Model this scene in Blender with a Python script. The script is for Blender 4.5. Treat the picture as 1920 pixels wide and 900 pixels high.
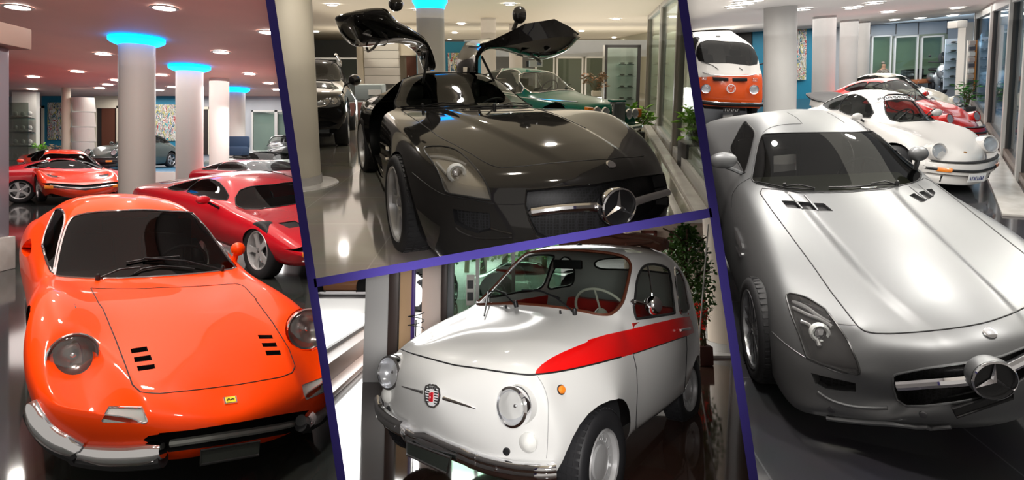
import bpy, bmesh, math, random
import numpy as np
from mathutils import Vector, Matrix
from mathutils.bvhtree import BVHTree
random.seed(7)
for o in list(bpy.data.objects): bpy.data.objects.remove(o)
SC = bpy.context.scene
COL = SC.collection
# ---------------------------------------------------------------- camera
F, CX, CY, CAMH = 1100.0, 960.0, 285.0, 1.644
cam = bpy.data.objects.new('camera', bpy.data.cameras.new('camera')); COL.objects.link(cam)
cam.data.sensor_width = 36; cam.data.lens = 36*F/1920; cam.data.shift_y = -(450-CY)/1920
cam.location = (0, 0, CAMH); cam.rotation_euler = (math.pi/2, 0, 0); cam.data.clip_start = .05
SC.camera = cam
CP = Vector((0, 0, CAMH))
# ---------------------------------------------------------------- world light, exposure
W = bpy.data.worlds.new('world'); SC.world = W; W.use_nodes = True
W.node_tree.nodes['Background'].inputs[0].default_value = (1, .93, .85, 1)
W.node_tree.nodes['Background'].inputs[1].default_value = .46
SC.view_settings.view_transform = 'Standard'; SC.view_settings.look = 'None'
SC.view_settings.exposure = 0; SC.view_settings.gamma = 1; SC.view_settings.use_curve_mapping = False
# ---------------------------------------------------------------- geometry helpers
def ray(u, v): return Vector(((u-CX)/F, 1, -(v-CY)/F))
def pix(p): return (CX+F*p[0]/p[1], CY-F*(p[2]-CAMH)/p[1])
class Room:                                     # a tilted stage: local x right, y away, z up
    def __init__(s, hz, u, slope, h):
        uy = 1.; ux = slope*1.; uf = -(ux*(u-CX)/F-uy*(hz-CY)/F)
        up = Vector((ux, uf, uy)).normalized()
        y = Vector((0, 1, 0)); y = (y-up*y.dot(up)).normalized(); x = y.cross(up)
        s.h = h; s.up = up
        m = Matrix((x, y, up)).transposed().to_4x4(); m.translation = CP-up*h
        s.M = m; s.I = m.inverted()
    def floor(s, u, v, z=0):                    # pixel -> local point at height z
        d = s.I.to_3x3() @ ray(u, v); t = (z-s.h)/d.z
        return Vector((d.x*t, d.y*t, z))
    def atd(s, u, v, y):                        # pixel -> local point at local distance y
        d = s.I.to_3x3() @ ray(u, v); t = y/d.y
        return Vector((d.x*t, d.y*t, s.h+d.z*t))
def mat(name, col, rough=.5, metal=0., coat=0., emit=0., trans=0., alpha=1., ior=1.45, spec=.5, noise=None, bump=None):
    m = bpy.data.materials.new(name); m.use_nodes = True; n = m.node_tree; b = n.nodes['Principled BSDF']
    b.inputs['Base Color'].default_value = (*col, 1); b.inputs['Roughness'].default_value = rough
    b.inputs['Metallic'].default_value = metal; b.inputs['Coat Weight'].default_value = coat
    b.inputs['Coat Roughness'].default_value = .03
    b.inputs['IOR'].default_value = ior; b.inputs['Transmission Weight'].default_value = trans
    b.inputs['Specular IOR Level'].default_value = spec
    b.inputs['Alpha'].default_value = alpha
    if emit: b.inputs['Emission Color'].default_value = (*col, 1); b.inputs['Emission Strength'].default_value = emit
    if noise or bump:
        tc = n.nodes.new('ShaderNodeTexCoord'); nz = n.nodes.new('ShaderNodeTexNoise')
        sc = (noise or bump)[0]; nz.inputs['Scale'].default_value = sc; nz.inputs['Detail'].default_value = 4
        n.links.new(tc.outputs['Object'], nz.inputs['Vector'])
        if noise:
            mx = n.nodes.new('ShaderNodeMix'); mx.data_type = 'RGBA'
            mx.inputs[6].default_value = (*col, 1); mx.inputs[7].default_value = (*noise[1], 1)
            rp = n.nodes.new('ShaderNodeMapRange'); rp.inputs[1].default_value = .35; rp.inputs[2].default_value = .65
            n.links.new(nz.outputs['Fac'], rp.inputs[0]); n.links.new(rp.outputs[0], mx.inputs[0])
            n.links.new(mx.outputs[2], b.inputs['Base Color'])
        if bump:
            bp = n.nodes.new('ShaderNodeBump'); bp.inputs['Strength'].default_value = bump[1]
            n.links.new(nz.outputs['Fac'], bp.inputs['Height']); n.links.new(bp.outputs[0], b.inputs['Normal'])
    return m
def glass(name, col, refl=.08, tint=.6, k=.32):        # thin pane: transparent tint + fresnel gloss
    m = bpy.data.materials.new(name); m.use_nodes = True; n = m.node_tree; n.nodes.remove(n.nodes['Principled BSDF'])
    out = n.nodes['Material Output']; t = n.nodes.new('ShaderNodeBsdfTransparent'); g = n.nodes.new('ShaderNodeBsdfGlossy')
    t.inputs[0].default_value = (col[0]*tint, col[1]*tint, col[2]*tint, 1); g.inputs['Roughness'].default_value = .02
    g.inputs[0].default_value = (1, 1, 1, 1)
    mx = n.nodes.new('ShaderNodeMixShader'); fr = n.nodes.new('ShaderNodeLayerWeight'); fr.inputs[0].default_value = .35
    ma = n.nodes.new('ShaderNodeMath'); ma.operation = 'MULTIPLY_ADD'; ma.inputs[1].default_value = k; ma.inputs[2].default_value = refl
    n.links.new(fr.outputs['Fresnel'], ma.inputs[0]); n.links.new(ma.outputs[0], mx.inputs[0])
    n.links.new(t.outputs[0], mx.inputs[1]); n.links.new(g.outputs[0], mx.inputs[2]); n.links.new(mx.outputs[0], out.inputs[0])
    return m
PANEL = {}                                       # object name -> panel number (for the partition cut)
CUR = [0]
class Geo:                                       # plain mesh container
    def __init__(s): s.v = []; s.f = []; s.n = None
    def add(s, v, f):
        k = len(s.v); s.v += [Vector(p) for p in v]; s.f += [tuple(a+k for a in q) for q in f]; return s
    def merge(s, g): return s.add(g.v, g.f)
    def xf(s, M):
        s.v = [M @ p for p in s.v]
        if s.n: R3 = M.to_3x3(); s.n = [(R3 @ q).normalized() for q in s.n]
        return s
    def copy(s):
        g = Geo(); g.v = [p.copy() for p in s.v]; g.f = list(s.f); g.n = None if s.n is None else list(s.n); return g
def box(x0, x1, y0, y1, z0, z1, bev=0, g=None):
    v = [(x, y, z) for z in (z0, z1) for y in (y0, y1) for x in (x0, x1)]
    f = [(0, 2, 3, 1), (4, 5, 7, 6), (0, 1, 5, 4), (2, 6, 7, 3), (0, 4, 6, 2), (1, 3, 7, 5)]
    q = Geo(); q.add(v, f)
    if bev: q = bevel(q, bev)
    if g is not None: g.merge(q); return g
    return q
def bevel(q, w, seg=2):
    bm = tobm(q); bmesh.ops.bevel(bm, geom=bm.edges[:]+bm.verts[:], offset=w, segments=seg, affect='EDGES', profile=.6); return frombm(bm)
def tobm(g):
    bm = bmesh.new(); vs = [bm.verts.new(p) for p in g.v]
    for q in g.f:
        if len(set(q)) > 2:
            try: bm.faces.new([vs[i] for i in q])
            except ValueError: pass
    bm.verts.index_update(); return bm
def frombm(bm, free=True):
    g = Geo(); bm.verts.index_update(); g.v = [v.co.copy() for v in bm.verts]; g.f = [tuple(v.index for v in f.verts) for f in bm.faces]
    if free: bm.free()
    return g
def subdiv(g, lv, crease=None):
    me = bpy.data.meshes.new('t'); me.from_pydata([tuple(p) for p in g.v], [], g.f); me.update()
    if crease:
        at = me.attributes.new('crease_edge', 'FLOAT', 'EDGE')
        for e in me.edges:
            k = (min(e.vertices), max(e.vertices))
            if k in crease: at.data[e.index].value = crease[k]
    o = bpy.data.objects.new('t', me); COL.objects.link(o)
    md = o.modifiers.new('s', 'SUBSURF'); md.levels = lv; md.render_levels = lv; md.boundary_smooth = 'PRESERVE_CORNERS'
    dg = bpy.context.evaluated_depsgraph_get(); ev = o.evaluated_get(dg).to_mesh()
    r = Geo(); r.v = [v.co.copy() for v in ev.vertices]; r.f = [tuple(p.vertices) for p in ev.polygons]
    o.to_mesh_clear(); bpy.data.objects.remove(o); bpy.data.meshes.remove(me); return r
def tube(pts, r, n=8, closed=False, cap=True, g=None, radii=None):
    pts = [Vector(p) for p in pts]; N = len(pts); q = Geo(); rings = []
    up = None
    for i, p in enumerate(pts):
        a = pts[(i-1) % N] if (closed or i) else p; b = pts[(i+1) % N] if (closed or i < N-1) else p
        t = (b-a).normalized() if (b-a).length > 1e-9 else Vector((0, 0, 1))
        if up is None: up = t.orthogonal().normalized()
        else:
            up = up-t*up.dot(t); up = up.normalized() if up.length > 1e-6 else t.orthogonal().normalized()
        s = t.cross(up); rr = radii[i] if radii else r
        rings.append([p+(up*math.cos(2*math.pi*k/n)+s*math.sin(2*math.pi*k/n))*rr for k in range(n)])
    q.v = [v for ring in rings for v in ring]
    for i in range(N if closed else N-1):
        j = (i+1) % N; off = 0
        if closed and i == N-1:
            d = [(rings[0][k]-rings[i][0]).length for k in range(n)]; off = d.index(min(d))
        for k in range(n): q.f.append((i*n+k, i*n+(k+1) % n, j*n+(k+1+off) % n, j*n+(k+off) % n))
    if cap and not closed: q.f.append(tuple(range(n))[::-1]); q.f.append(tuple((N-1)*n+k for k in range(n)))
    if g is not None: g.merge(q); return g
    return q
def lathe(prof, n=32, M=None, g=None, arc=1.):   # profile (r, h) around local z
    q = Geo(); full = arc >= 1; m = n if full else n+1
    for k in range(m):
        a = 2*math.pi*arc*k/n
        q.v += [Vector((r*math.cos(a), r*math.sin(a), h)) for r, h in prof]
    L = len(prof)
    for k in range(n):
        k2 = (k+1) % m
        for i in range(L-1):
            f = (k*L+i, k2*L+i, k2*L+i+1, k*L+i+1); q.f.append(f)
    bm = tobm(q); bmesh.ops.remove_doubles(bm, verts=bm.verts, dist=1e-5); q = frombm(bm)
    if M is not None: q.xf(M)
    if g is not None: g.merge(q); return g
    return q
def axis(loc, z, x=None):                        # frame with local z along z
    z = Vector(z).normalized(); x = Vector(x) if x is not None else (Vector((0, 0, 1)) if abs(z.z) < .9 else Vector((1, 0, 0)))
    x = (x-z*x.dot(z)).normalized(); y = z.cross(x)
    m = Matrix((x, y, z)).transposed().to_4x4(); m.translation = Vector(loc); return m
def prism(poly, h, M=None):                      # 2D outline extruded along z 0..h
    q = Geo(); n = len(poly); q.v = [Vector((a, b, 0)) for a, b in poly]+[Vector((a, b, h)) for a, b in poly]
    q.f = [tuple(range(n))[::-1], tuple(range(n, 2*n))]+[(i, (i+1) % n, (i+1) % n+n, i+n) for i in range(n)]
    if M is not None: q.xf(M)
    return q
def rrect(w, h, r, n=5):
    p = []
    for cx, cy, a0 in ((w/2-r, h/2-r, 0), (-w/2+r, h/2-r, 90), (-w/2+r, -h/2+r, 180), (w/2-r, -h/2+r, 270)):
        for k in range(n+1):
            a = math.radians(a0+90*k/n); p.append((cx+r*math.cos(a), cy+r*math.sin(a)))
    return p
def smooth_path(p, k=6, closed=False):
    P = [Vector(x) for x in p]; n = len(P); out = []
    if n < 3: return P
    for i in range(n if closed else n-1):
        p0 = P[(i-1) % n] if (closed or i > 0) else P[0]; p1 = P[i]; p2 = P[(i+1) % n]; p3 = P[(i+2) % n] if (closed or i < n-2) else P[-1]
        for j in range(k):
            t = j/k; out.append(.5*((2*p1)+(p2-p0)*t+(2*p0-5*p1+4*p2-p3)*t*t+(3*p1-p0-3*p2+p3)*t**3))
    if not closed: out.append(P[-1])
    return out
def empty(name, M, label, cat, group=None):
    o = bpy.data.objects.new(name, None); COL.objects.link(o); o.empty_display_size = .2
    o.matrix_world = M; o['label'] = label; o['category'] = cat
    if group: o['group'] = group
    WM[o.name] = M.copy(); PANEL[o.name] = CUR[0]
    return o
WM = {}                                          # world matrix of every object
def obj(name, g, m, parent=None, local=False, flat=False, label=None, cat=None, group=None, kind=None, M=None, ang=35):
    """link a Geo as one mesh object. g is in world coords unless local (then in parent coords)"""
    if M is None and parent is not None: M = WM[parent.name]
    if M is None: M = Matrix.Identity(4)
    v = g.v if local else [M.inverted() @ p for p in g.v]
    me = bpy.data.meshes.new(name); me.from_pydata([tuple(p) for p in v], [], g.f)
    if me.validate(): pass
    me.materials.append(m)
    if not flat:
        me.polygons.foreach_set('use_smooth', [True]*len(me.polygons))
        if g.n and len(g.n) == len(me.vertices):
            R3 = Matrix.Identity(3) if local else M.to_3x3().inverted()
            me.normals_split_custom_set_from_vertices([tuple((R3 @ q).normalized()) for q in g.n])
        elif ang: me.set_sharp_from_angle(angle=math.radians(ang))
    o = bpy.data.objects.new(name, me); COL.objects.link(o)
    if parent is not None: o.parent = parent; o.matrix_parent_inverse = Matrix.Identity(4)
    else: o.matrix_world = M
    WM[o.name] = M.copy(); PANEL[o.name] = CUR[0]
    if label: o['label'] = label
    if cat: o['category'] = cat
    if group: o['group'] = group
    if kind: o['kind'] = kind
    return o
# ---------------------------------------------------------------- surface cutting
def pt_in(poly, x, y):
    c = False; n = len(poly); j = n-1
    for i in range(n):
        xi, yi = poly[i]; xj, yj = poly[j]
        if (yi > y) != (yj > y) and x < (xj-xi)*(y-yi)/(yj-yi+1e-12)+xi: c = not c
        j = i
    return c
class Skin:
    """a smooth surface in world coordinates that regions can be cut out of"""
    def __init__(s, g):
        s.bm = tobm(g); bm = s.bm; bmesh.ops.recalc_face_normals(bm, faces=bm.faces[:]); bm.normal_update()
        s.L = bm.verts.layers.float_vector.new('nn')
        for v in bm.verts: v[s.L] = v.normal
        s.bvh = BVHTree.FromBMesh(bm)
    def hit(s, u, v):
        d = ray(u, v).normalized(); h = s.bvh.ray_cast(CP, d)
        return (h[0], h[1]) if h[0] else (None, None)
    def near(s, u, v):                           # hit, or nearest surface point to the ray if it misses
        p, n = s.hit(u, v)
        if p: return p, n
        d = ray(u, v).normalized(); t = 3.
        for _ in range(12):
            q, n, i, dd = s.bvh.find_nearest(CP+d*t); t = (q-CP).dot(d)
        return q, n
    def cut(s, poly, proj, plane, test):
        """split faces along the closed polygon; return faces inside it. proj(co)->2D, plane(a,b)->(co,no), test(face)"""
        bm = s.bm; xs = [p[0] for p in poly]; ys = [p[1] for p in poly]; bb = (min(xs), max(xs), min(ys), max(ys))
        def fb(f):
            q = [proj(v.co) for v in f.verts]; a = [p[0] for p in q]; b = [p[1] for p in q]; return min(a), max(a), min(b), max(b)
        cand = {}
        for f in bm.faces:
            if not test(f): continue
            b = fb(f)
            if b[1] > bb[0] and b[0] < bb[1] and b[3] > bb[2] and b[2] < bb[3]: cand[f] = b
        n = len(poly)
        for i in range(n):
            a, b = poly[i], poly[(i+1) % n]; e = (min(a[0], b[0]), max(a[0], b[0]), min(a[1], b[1]), max(a[1], b[1]))
            fs = [f for f, q in cand.items() if f.is_valid and q[1] >= e[0] and q[0] <= e[1] and q[3] >= e[2] and q[2] <= e[3]]
            if not fs: continue
            co, no = plane(a, b)
            es = list({x for f in fs for x in f.edges}); vs = list({x for f in fs for x in f.verts})
            r = bmesh.ops.bisect_plane(bm, geom=fs+es+vs, dist=1e-5, plane_co=co, plane_no=no)
            for x in r['geom']:
                if isinstance(x, bmesh.types.BMFace): cand[x] = fb(x)
            for x in r['geom_cut']:
                for f in (x.link_faces if not isinstance(x, bmesh.types.BMFace) else ()): 
                    if f not in cand and test(f): cand[f] = fb(f)
        ins = []
        for f in cand:
            if f.is_valid:
                c = proj(f.calc_center_median())
                if pt_in(poly, c[0], c[1]): ins.append(f)
        return ins
    def region_px(s, poly, maxd=None):           # polygon in photograph pixels, seen from the camera
        def test(f): c = f.calc_center_median(); return f.normal.dot(c-CP) < 0 and (maxd is None or c.y < maxd)
        return s.cut(poly, pix, lambda a, b: (CP, ray(*a).cross(ray(*b))), test)
    def region_dir(s, poly3, d, side=None):      # 3D polygon projected along direction d
        d = Vector(d).normalized(); ex = d.orthogonal().normalized(); ey = d.cross(ex)
        pr = lambda c: (c.dot(ex), c.dot(ey)); poly = [pr(Vector(p)) for p in poly3]
        def plane(a, b):
            A = ex*a[0]+ey*a[1]; B = ex*b[0]+ey*b[1]; return A, (B-A).cross(d)
        return s.cut(poly, pr, plane, side or (lambda f: f.normal.dot(d) < 0))
    def take(s, faces, remove=True):
        vs = {}; g = Geo(); g.n = []
        for f in faces:
            q = []
            for v in f.verts:
                if v not in vs: vs[v] = len(g.v); g.v.append(v.co.copy()); g.n.append(Vector(v[s.L]).normalized())
                q.append(vs[v])
            g.f.append(tuple(q))
        if remove: bmesh.ops.delete(s.bm, geom=list(faces), context='FACES')
        return g
    def all(s): return s.take([f for f in s.bm.faces], remove=False)
def boundary(g):
    cnt = {}
    for q in g.f:
        for i in range(len(q)):
            a, b = q[i], q[(i+1) % len(q)]; k = (min(a, b), max(a, b)); cnt.setdefault(k, []).append((a, b))
    return [v[0] for v in cnt.values() if len(v) == 1]
def offset(g, d, wall=True, back=True):
    """patch pushed along its normals by d, plus the wall joining it to the old edge"""
    fl = g.copy(); fl.v = [p+n*d for p, n in zip(g.v, g.n)]
    w = Geo(); bd = boundary(g)
    for a, b in bd: w.add([g.v[a], g.v[b], fl.v[b], fl.v[a]], [(0, 1, 2, 3)])
    return fl, w
def thick(g, d):                                 # patch given thickness d (outward)
    t, w = offset(g, d); q = Geo(); q.v = list(t.v); q.f = list(t.f); q.merge(w); 
    bm = tobm(q); bmesh.ops.remove_doubles(bm, verts=bm.verts, dist=1e-5); return frombm(bm)
def rim_loop(g):                                 # ordered boundary points
    bd = boundary(g); nx = {}
    for a, b in bd: nx.setdefault(a, []).append(b); nx.setdefault(b, []).append(a)
    if not nx: return []
    best = []
    seen = set()
    for s0 in nx:
        if s0 in seen: continue
        loop = [s0]; seen.add(s0); cur = s0
        while True:
            c = [k for k in nx[cur] if k not in seen]
            if not c: break
            cur = c[0]; seen.add(cur); loop.append(cur)
        if len(loop) > len(best): best = loop
    return [g.v[i] for i in best]
# ---------------------------------------------------------------- thin-plate warp that settles a car on the pose measured in the photograph
class Warp:
    def __init__(s, M, S, keys, lam=5e-4, anchors=()):
        s.M = M; s.S = S; P = []; D = []
        for p, uv in keys:
            q = M @ Vector((p[0]*S[0], p[1]*S[1], p[2]*S[2])); d = ray(*uv)*q.y+CP; P.append(p); D.append(d-q)
        for p in anchors: P.append(p); D.append(Vector((0, 0, 0)))
        P = np.array(P, float); D = np.array([tuple(x) for x in D]); n = len(P); s.P = P
        K = np.linalg.norm(P[:, None]-P[None], axis=2); A = np.zeros((n+4, n+4)); A[:n, :n] = K-lam*n*np.eye(n)
        A[:n, n] = 1; A[:n, n+1:] = P; A[n, :n] = 1; A[n+1:, :n] = P.T
        A[n+1:, n+1:] += 1e-4*np.eye(3)
        s.C = np.linalg.solve(A, np.vstack([D, np.zeros((4, 3))])); s.n = n
        s.hold = None
    def many(s, pts):
        Q = np.array([tuple(p) for p in pts], float)
        K = np.linalg.norm(Q[:, None]-s.P[None], axis=2)
        E = np.hstack([K, np.ones((len(Q), 1)), Q]) @ s.C
        out = []
        for q, e in zip(Q, E):
            p = s.M @ Vector((q[0]*s.S[0], q[1]*s.S[1], q[2]*s.S[2])); out.append(p+Vector(e))
        return out
    def __call__(s, p): return s.many([p])[0]
    def geo(s, g): g = g.copy(); g.v = s.many(g.v); g.n = None; return g
    def frame(s, p, z=(0, 0, 1), x=None):        # orthonormal frame of the warped car at a point
        p = Vector(p); e = 1e-3; z = Vector(z).normalized()
        a = s(p); Z = (s(p+z*e)-a).normalized(); xx = Vector(x) if x is not None else z.orthogonal()
        X = (s(p+xx.normalized()*e)-a).normalized(); return axis(a, Z, X)
# ---------------------------------------------------------------- car shell from section rows
def shell(rows, nose, tail, lv=3, nb=.5, crease=None, tb=.5):
    """rows: (x_centre, sweep, x_side, [(y,z)]*11) front to back; nose/tail: six (x,z) centre-line points, sill to deck"""
    g = Geo(); idx = {}
    def V(p):
        k = (round(p[0], 5), round(p[1], 5), round(p[2], 5))
        if k not in idx: idx[k] = len(g.v); g.v.append(Vector(p))
        return idx[k]
    R = []
    for x, sw, xs, pts in rows:
        ym = max(pts[5][0], .01); r = []
        for j, (y, z) in enumerate(pts):
            if j <= 5: px = xs
            else: px = x-(x-xs)*min(1, (y/ym)**2) if sw is None else x-sw*(y/ym)**2
            r.append(Vector((px, y, z)))
        R.append(r)
    def quad(a, b, c, d, flip):
        for s in (1, -1):
            q = [V((p.x, p.y*s, p.z)) for p in (a, b, c, d)]
            if len(set(q)) < 3: continue
            q2 = []
            for t in q:
                if t not in q2: q2.append(t)
            if s*(-1 if flip else 1) < 0: q2.reverse()
            g.f.append(tuple(q2))
    for i in range(len(R)-1):
        for j in range(10): quad(R[i][j], R[i][j+1], R[i+1][j+1], R[i+1][j], False)
    for side, (row, cen, bul) in enumerate(((R[0], nose, nb), (R[-1], tail, tb))):
        top = row[5:]; sd = row[:6]; C = [Vector((x, 0, z)) for x, z in cen]
        C[5] = top[5].copy()
        A = sd[0]; B = C[0]; bot = []
        for m in range(6):
            t = (top[m].y/top[0].y) if top[0].y else 0
            y = A.y*t; z = B.z+(A.z-B.z)*t**2; x = B.x+(A.x-B.x)*t**(2 if bul else 1)
            bot.append(Vector((x, y, z)))
        bot[0] = A.copy(); bot[5] = B.copy()
        G = [[None]*6 for _ in range(6)]
        for k in range(6):
            for m in range(6):
                a, b = k/5, m/5
                # blending by real arc fractions
                L = sd[k]*(1-b)+C[k]*b; Tt = bot[m]*(1-a)+top[m]*a
                Bi = (sd[0]*(1-b)+C[0]*b)*(1-a)+(top[0]*(1-b)+top[5]*b)*a
                G[k][m] = L+Tt-Bi
        for k in range(6): G[k][0] = sd[k]; G[k][5] = C[k]
        for m in range(6): G[0][m] = bot[m]; G[5][m] = top[m]
        for k in range(5):
            for m in range(5): quad(G[k][m], G[k+1][m], G[k+1][m+1], G[k][m+1], side == 0)
    return subdiv(g, lv)
def MX(r): return Matrix(r+[[0, 0, 0, 1]])
PD = MX([[0.66133, 0.7501, 0.0, -1.98125], [-0.7501, 0.66133, 0.0, 3.49364], [0.0, 0.0, 1.0, 8e-05]]); SD = [1.187, 0.824, 1.023]
KD = [((0.45,-0.58,0.66),(135,667)),((0.45,0.58,0.66),(573,618)),((-0.72,-0.66,0.8),(107,515)),((-0.72,0.66,0.8),(435,497)),((-0.5,0,0.8),(275,521)),((-1.2,-0.48,1.07),(128,404)),((-1.2,0.48,1.07),(369,398)),((0.8,0,0.56),(432,751)),((0.75,-0.55,0.46),(235,778)),((0.75,0.55,0.46),(587,729)),((0.6,-0.83,0.42),(55,765)),((0.87,-0.4,0.38),(312,836)),((0.87,0.4,0.38),(559,787)),((0.95,0,0.24),(432,850)),((-2.34,-0.88,0.6),(33,490)),((-2.4,-0.82,0.83),(47,420)),((-2.1,-0.68,0.87),(82,403)),((0,-0.855,0.45),(48,625)),((-1.3,0,1.13),(246,368))]
PS4 = MX([[-0.17398, 0.98296, -0.05924, 2.43121], [-0.97246, -0.18098, -0.14685, 3.77234], [-0.15507, 0.03206, 0.98738, 0.19304]]); SS4 = [1.121, 0.841, 1.06]
KS4 = [((0.93,0,0.5),(1861,710)),((0.84,0,0.69),(1856,625)),((0,-0.93,0.334),(1424,617)),((0.25,-0.8,0.8),(1476,553)),((0.74,-0.62,0.58),(1609,700)),((0.55,-0.83,0.57),(1511,668)),((-1.42,-0.53,1.2),(1431,250)),((-1.42,0.53,1.2),(1655,248)),((-0.95,-0.72,0.95),(1413,344)),((-0.95,0.72,0.95),(1726,330)),((-0.68,0,0.95),(1577,360)),((-1.9,0,1.26),(1490,211)),((0.84,-0.6,0.62),(1671,700)),((0.84,-0.55,0.3),(1693,765)),((0.68,-0.76,0.14),(1520,775)),((0.9,-0.3,0.13),(1690,800)),((-0.6,0.88,0.88),(1800,366)),((-2.3,-0.93,0.92),(1335,268)),((0.1,-0.85,0.0),(1446,728)),((0.62,-0.5,0.745),(1608,611))]
PS2 = MX([[0.38152, 0.92436, 0.0, 0.09016], [-0.91288, 0.37678, -0.15712, 4.37985], [-0.14523, 0.05994, 0.98758, 1.03165]]); SS2 = [1.169, 0.896, 0.955]
KS2 = [((0.93,0,0.5),(1160,388)),((0.84,0,0.69),(1145,309)),((0,-0.93,0.334),(752,380)),((0.05,-0.93,0.0),(768,475)),((-2.68,-0.93,0.0),(690,318)),((0.25,-0.8,0.8),(796,277)),((0.74,-0.62,0.58),(918,373)),((0.55,-0.83,0.57),(835,360)),((-1.42,-0.53,1.2),(760,143)),((-1.42,0.53,1.2),(943,145)),((-0.95,-0.72,0.95),(744,201)),((-0.95,0.72,0.95),(998,199)),((0.8,0.7,0.62),(1266,323)),((0.84,-0.6,0.62),(987,355)),((0.84,0.6,0.35),(1240,400)),((-2.5,-0.93,0.92),(683,198)),((-1.8,0,1.26),(850,132)),((0.6,0.82,0.66),(1226,262)),((0.1,0.9,0.84),(1160,205)),((0.84,0.62,0.48),(1262,360)),((0.7,0.8,0.4),(1271,388))]
PF = MX([[-0.58349, 0.81212, 0.0, -0.05722], [-0.80417, -0.57778, 0.13953, 3.32914], [0.11332, 0.08142, 0.99022, -0.2243]]); SF = [1.038, 0.977, 0.986]
KF = [((0.44,-0.44,0.6),(723,693)),((0.44,0.44,0.6),(967,760)),((0.51,0,0.56),(814,741)),((0.32,-0.53,0.735),(752,654)),((0.32,0.53,0.735),(1003,702)),((0.46,0,0.755),(850,681)),((-0.42,-0.54,0.9),(893,568)),((-0.42,0.54,0.9),(1163,590)),((-0.33,0,0.94),(1012,571)),((-0.66,0.46,1.23),(1175,482)),((-0.66,-0.46,1.23),(972,474)),((-1.1,0,1.32),(1140,456)),((-1.84,0.66,0.26),(1296,732)),((-0.4,0.62,0.24),(1193,806)),((-0.42,0.61,0.85),(1173,617)),((-1.1,0.63,0.78),(1280,618)),((0.22,0.63,0.68),(1052,731)),((0,0.64,0.26),(1137,879)),((0.4,-0.58,0.36),(697,753)),((0.4,0.58,0.36),(1039,880)),((0.52,0,0.3),(826,828)),((-0.02,0.65,0.56),(1158,749)),((-1.4,0.62,0.2),(1284,745)),((-2.1,0.62,0.72),(1313,645)),((-1.3,0.47,1.21),(1266,486)),((-1.75,0.45,1.05),(1291,528)),((0.36,0.57,0.26),(1018,893))]
PB_308 = (MX([[0.72796, 0.68562, 0.0, -14.34207], [-0.68562, 0.72796, 0.0, 19.32203], [0.0, 0.0, 1.0, 0.0]]), [1.3391, 1.3014, 1.3923], [((-0.7,-0.62,0.8),(72,314)),((-0.7,0.62,0.8),(182,313)),((-1.28,-0.49,1.07),(84,285)),((-1.28,0.49,1.07),(160,285)),((0.93,0,0.28),(152,371)),((0.75,-0.62,0.42),(97,351)),((0.75,0.62,0.42),(214,349)),((0,-0.845,0.5),(66,331)),((0,0.845,0.5),(217,331)),((0,-0.78,0),(76,384)),((0.15,-0.5,0.72),(98,327)),((0.15,0.5,0.72),(197,326))])
PB_LR = (MX([[0.24976, -0.96831, 0.0, -19.41618], [0.96831, 0.24976, 0.0, 25.83587], [0.0, 0.0, 1.0, 0.0]]), [1.1406, 1.1433, 1.1617], [((-2.4,-0.84,0.32),(42,355)),((-2.4,-0.84,0.0),(42,381)),((-1.7,0,1.12),(66,279)),((-2.5,-0.68,0.89),(18,294)),((-2.4,-0.85,0.68),(45,324)),((0,-0.84,0.32),(150,352))])
PB_D911 = (MX([[-0.13017, 0.99149, 0.0, -16.27218], [-0.99149, -0.13017, 0.0, 23.95987], [0.0, 0.0, 1.0, 0.93]]), [1.0326, 1.0298, 1.0554], [((0.52,0.6,0.66),(215,285)),((0.52,-0.6,0.66),(167,284)),((-2.27,0.8,0.31),(322,299)),((-2.27,0.8,0),(322,317)),((-1.4,0,1.32),(268,247)),((-3.2,0.4,0.6),(334,290)),((0.9,0,0.45),(180,300)),((0.8,0.6,0.45),(208,300))])
PB_TR = (MX([[0.78969, 0.61351, 0.0, -2.74431], [-0.61351, 0.78969, 0.0, 8.37781], [0.0, 0.0, 1.0, 0.0]]), [1.2596, 1.1419, 1.1832], [((0,-0.84,0.32),(478,474)),((0,-0.84,0),(480,508)),((0,-0.845,0.69),(471,417)),((-0.7,-0.62,0.8),(452,388)),((-1.28,-0.49,1.07),(430,332)),((-1.7,0,1.12),(452,319)),((-2.1,-0.68,0.86),(336,354)),((-3.4,-0.78,0.83),(250,346)),((-3.4,-0.78,0.62),(248,363)),((0.7,-0.74,0.22),(573,508)),((-1.28,0.49,1.07),(541,326))])
PB_R2 = (MX([[0.90018, 0.43552, 0.0, -6.22844], [-0.43552, 0.90018, 0.0, 17.18881], [0.0, 0.0, 1.0, 0.0]]), [1.2441, 1.244, 1.2477], [((-1.28,-0.49,1.07),(467,303)),((-1.7,0,1.12),(443,298)),((-3.4,-0.78,0.83),(328,321)),((-0.7,-0.62,0.8),(477,321)),((-1.28,0.49,1.07),(534,301))])
PB_SG = (MX([[0.86318, 0.50489, 0.0, -8.53448], [-0.50489, 0.86318, 0.0, 23.40411], [0.0, 0.0, 1.0, 0.0]]), [1.3791, 1.3797, 1.3918], [((-1.28,-0.49,1.07),(482,285)),((-1.7,0,1.12),(470,280)),((-3.4,-0.78,0.83),(379,299)),((-0.7,-0.62,0.8),(492,300)),((-1.28,0.49,1.07),(546,284))])
PB_VAN = (MX([[-0.17251, 0.98322, -0.05924, 6.63935], [-0.97273, -0.17952, -0.14685, 18.49961], [-0.15502, 0.03229, 0.98738, 2.63553]]), [1.2607, 1.2417, 1.2935], [((0.93,-0.56,0.84),(1323.4,166)),((0.93,0.56,0.84),(1413,167.4)),((0.98,0,0.86),(1370.5,166)),((0,0,1.95),(1352,68)),((0.66,0.7,1.24),(1422,126)),((0.66,-0.7,1.24),(1306,121)),((0.42,0.6,1.78),(1411,86)),((0.85,0.84,0.5),(1435,197)),((0,0.72,0),(1412,216)),((0.7,0.82,0.84),(1429,167))])
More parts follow.
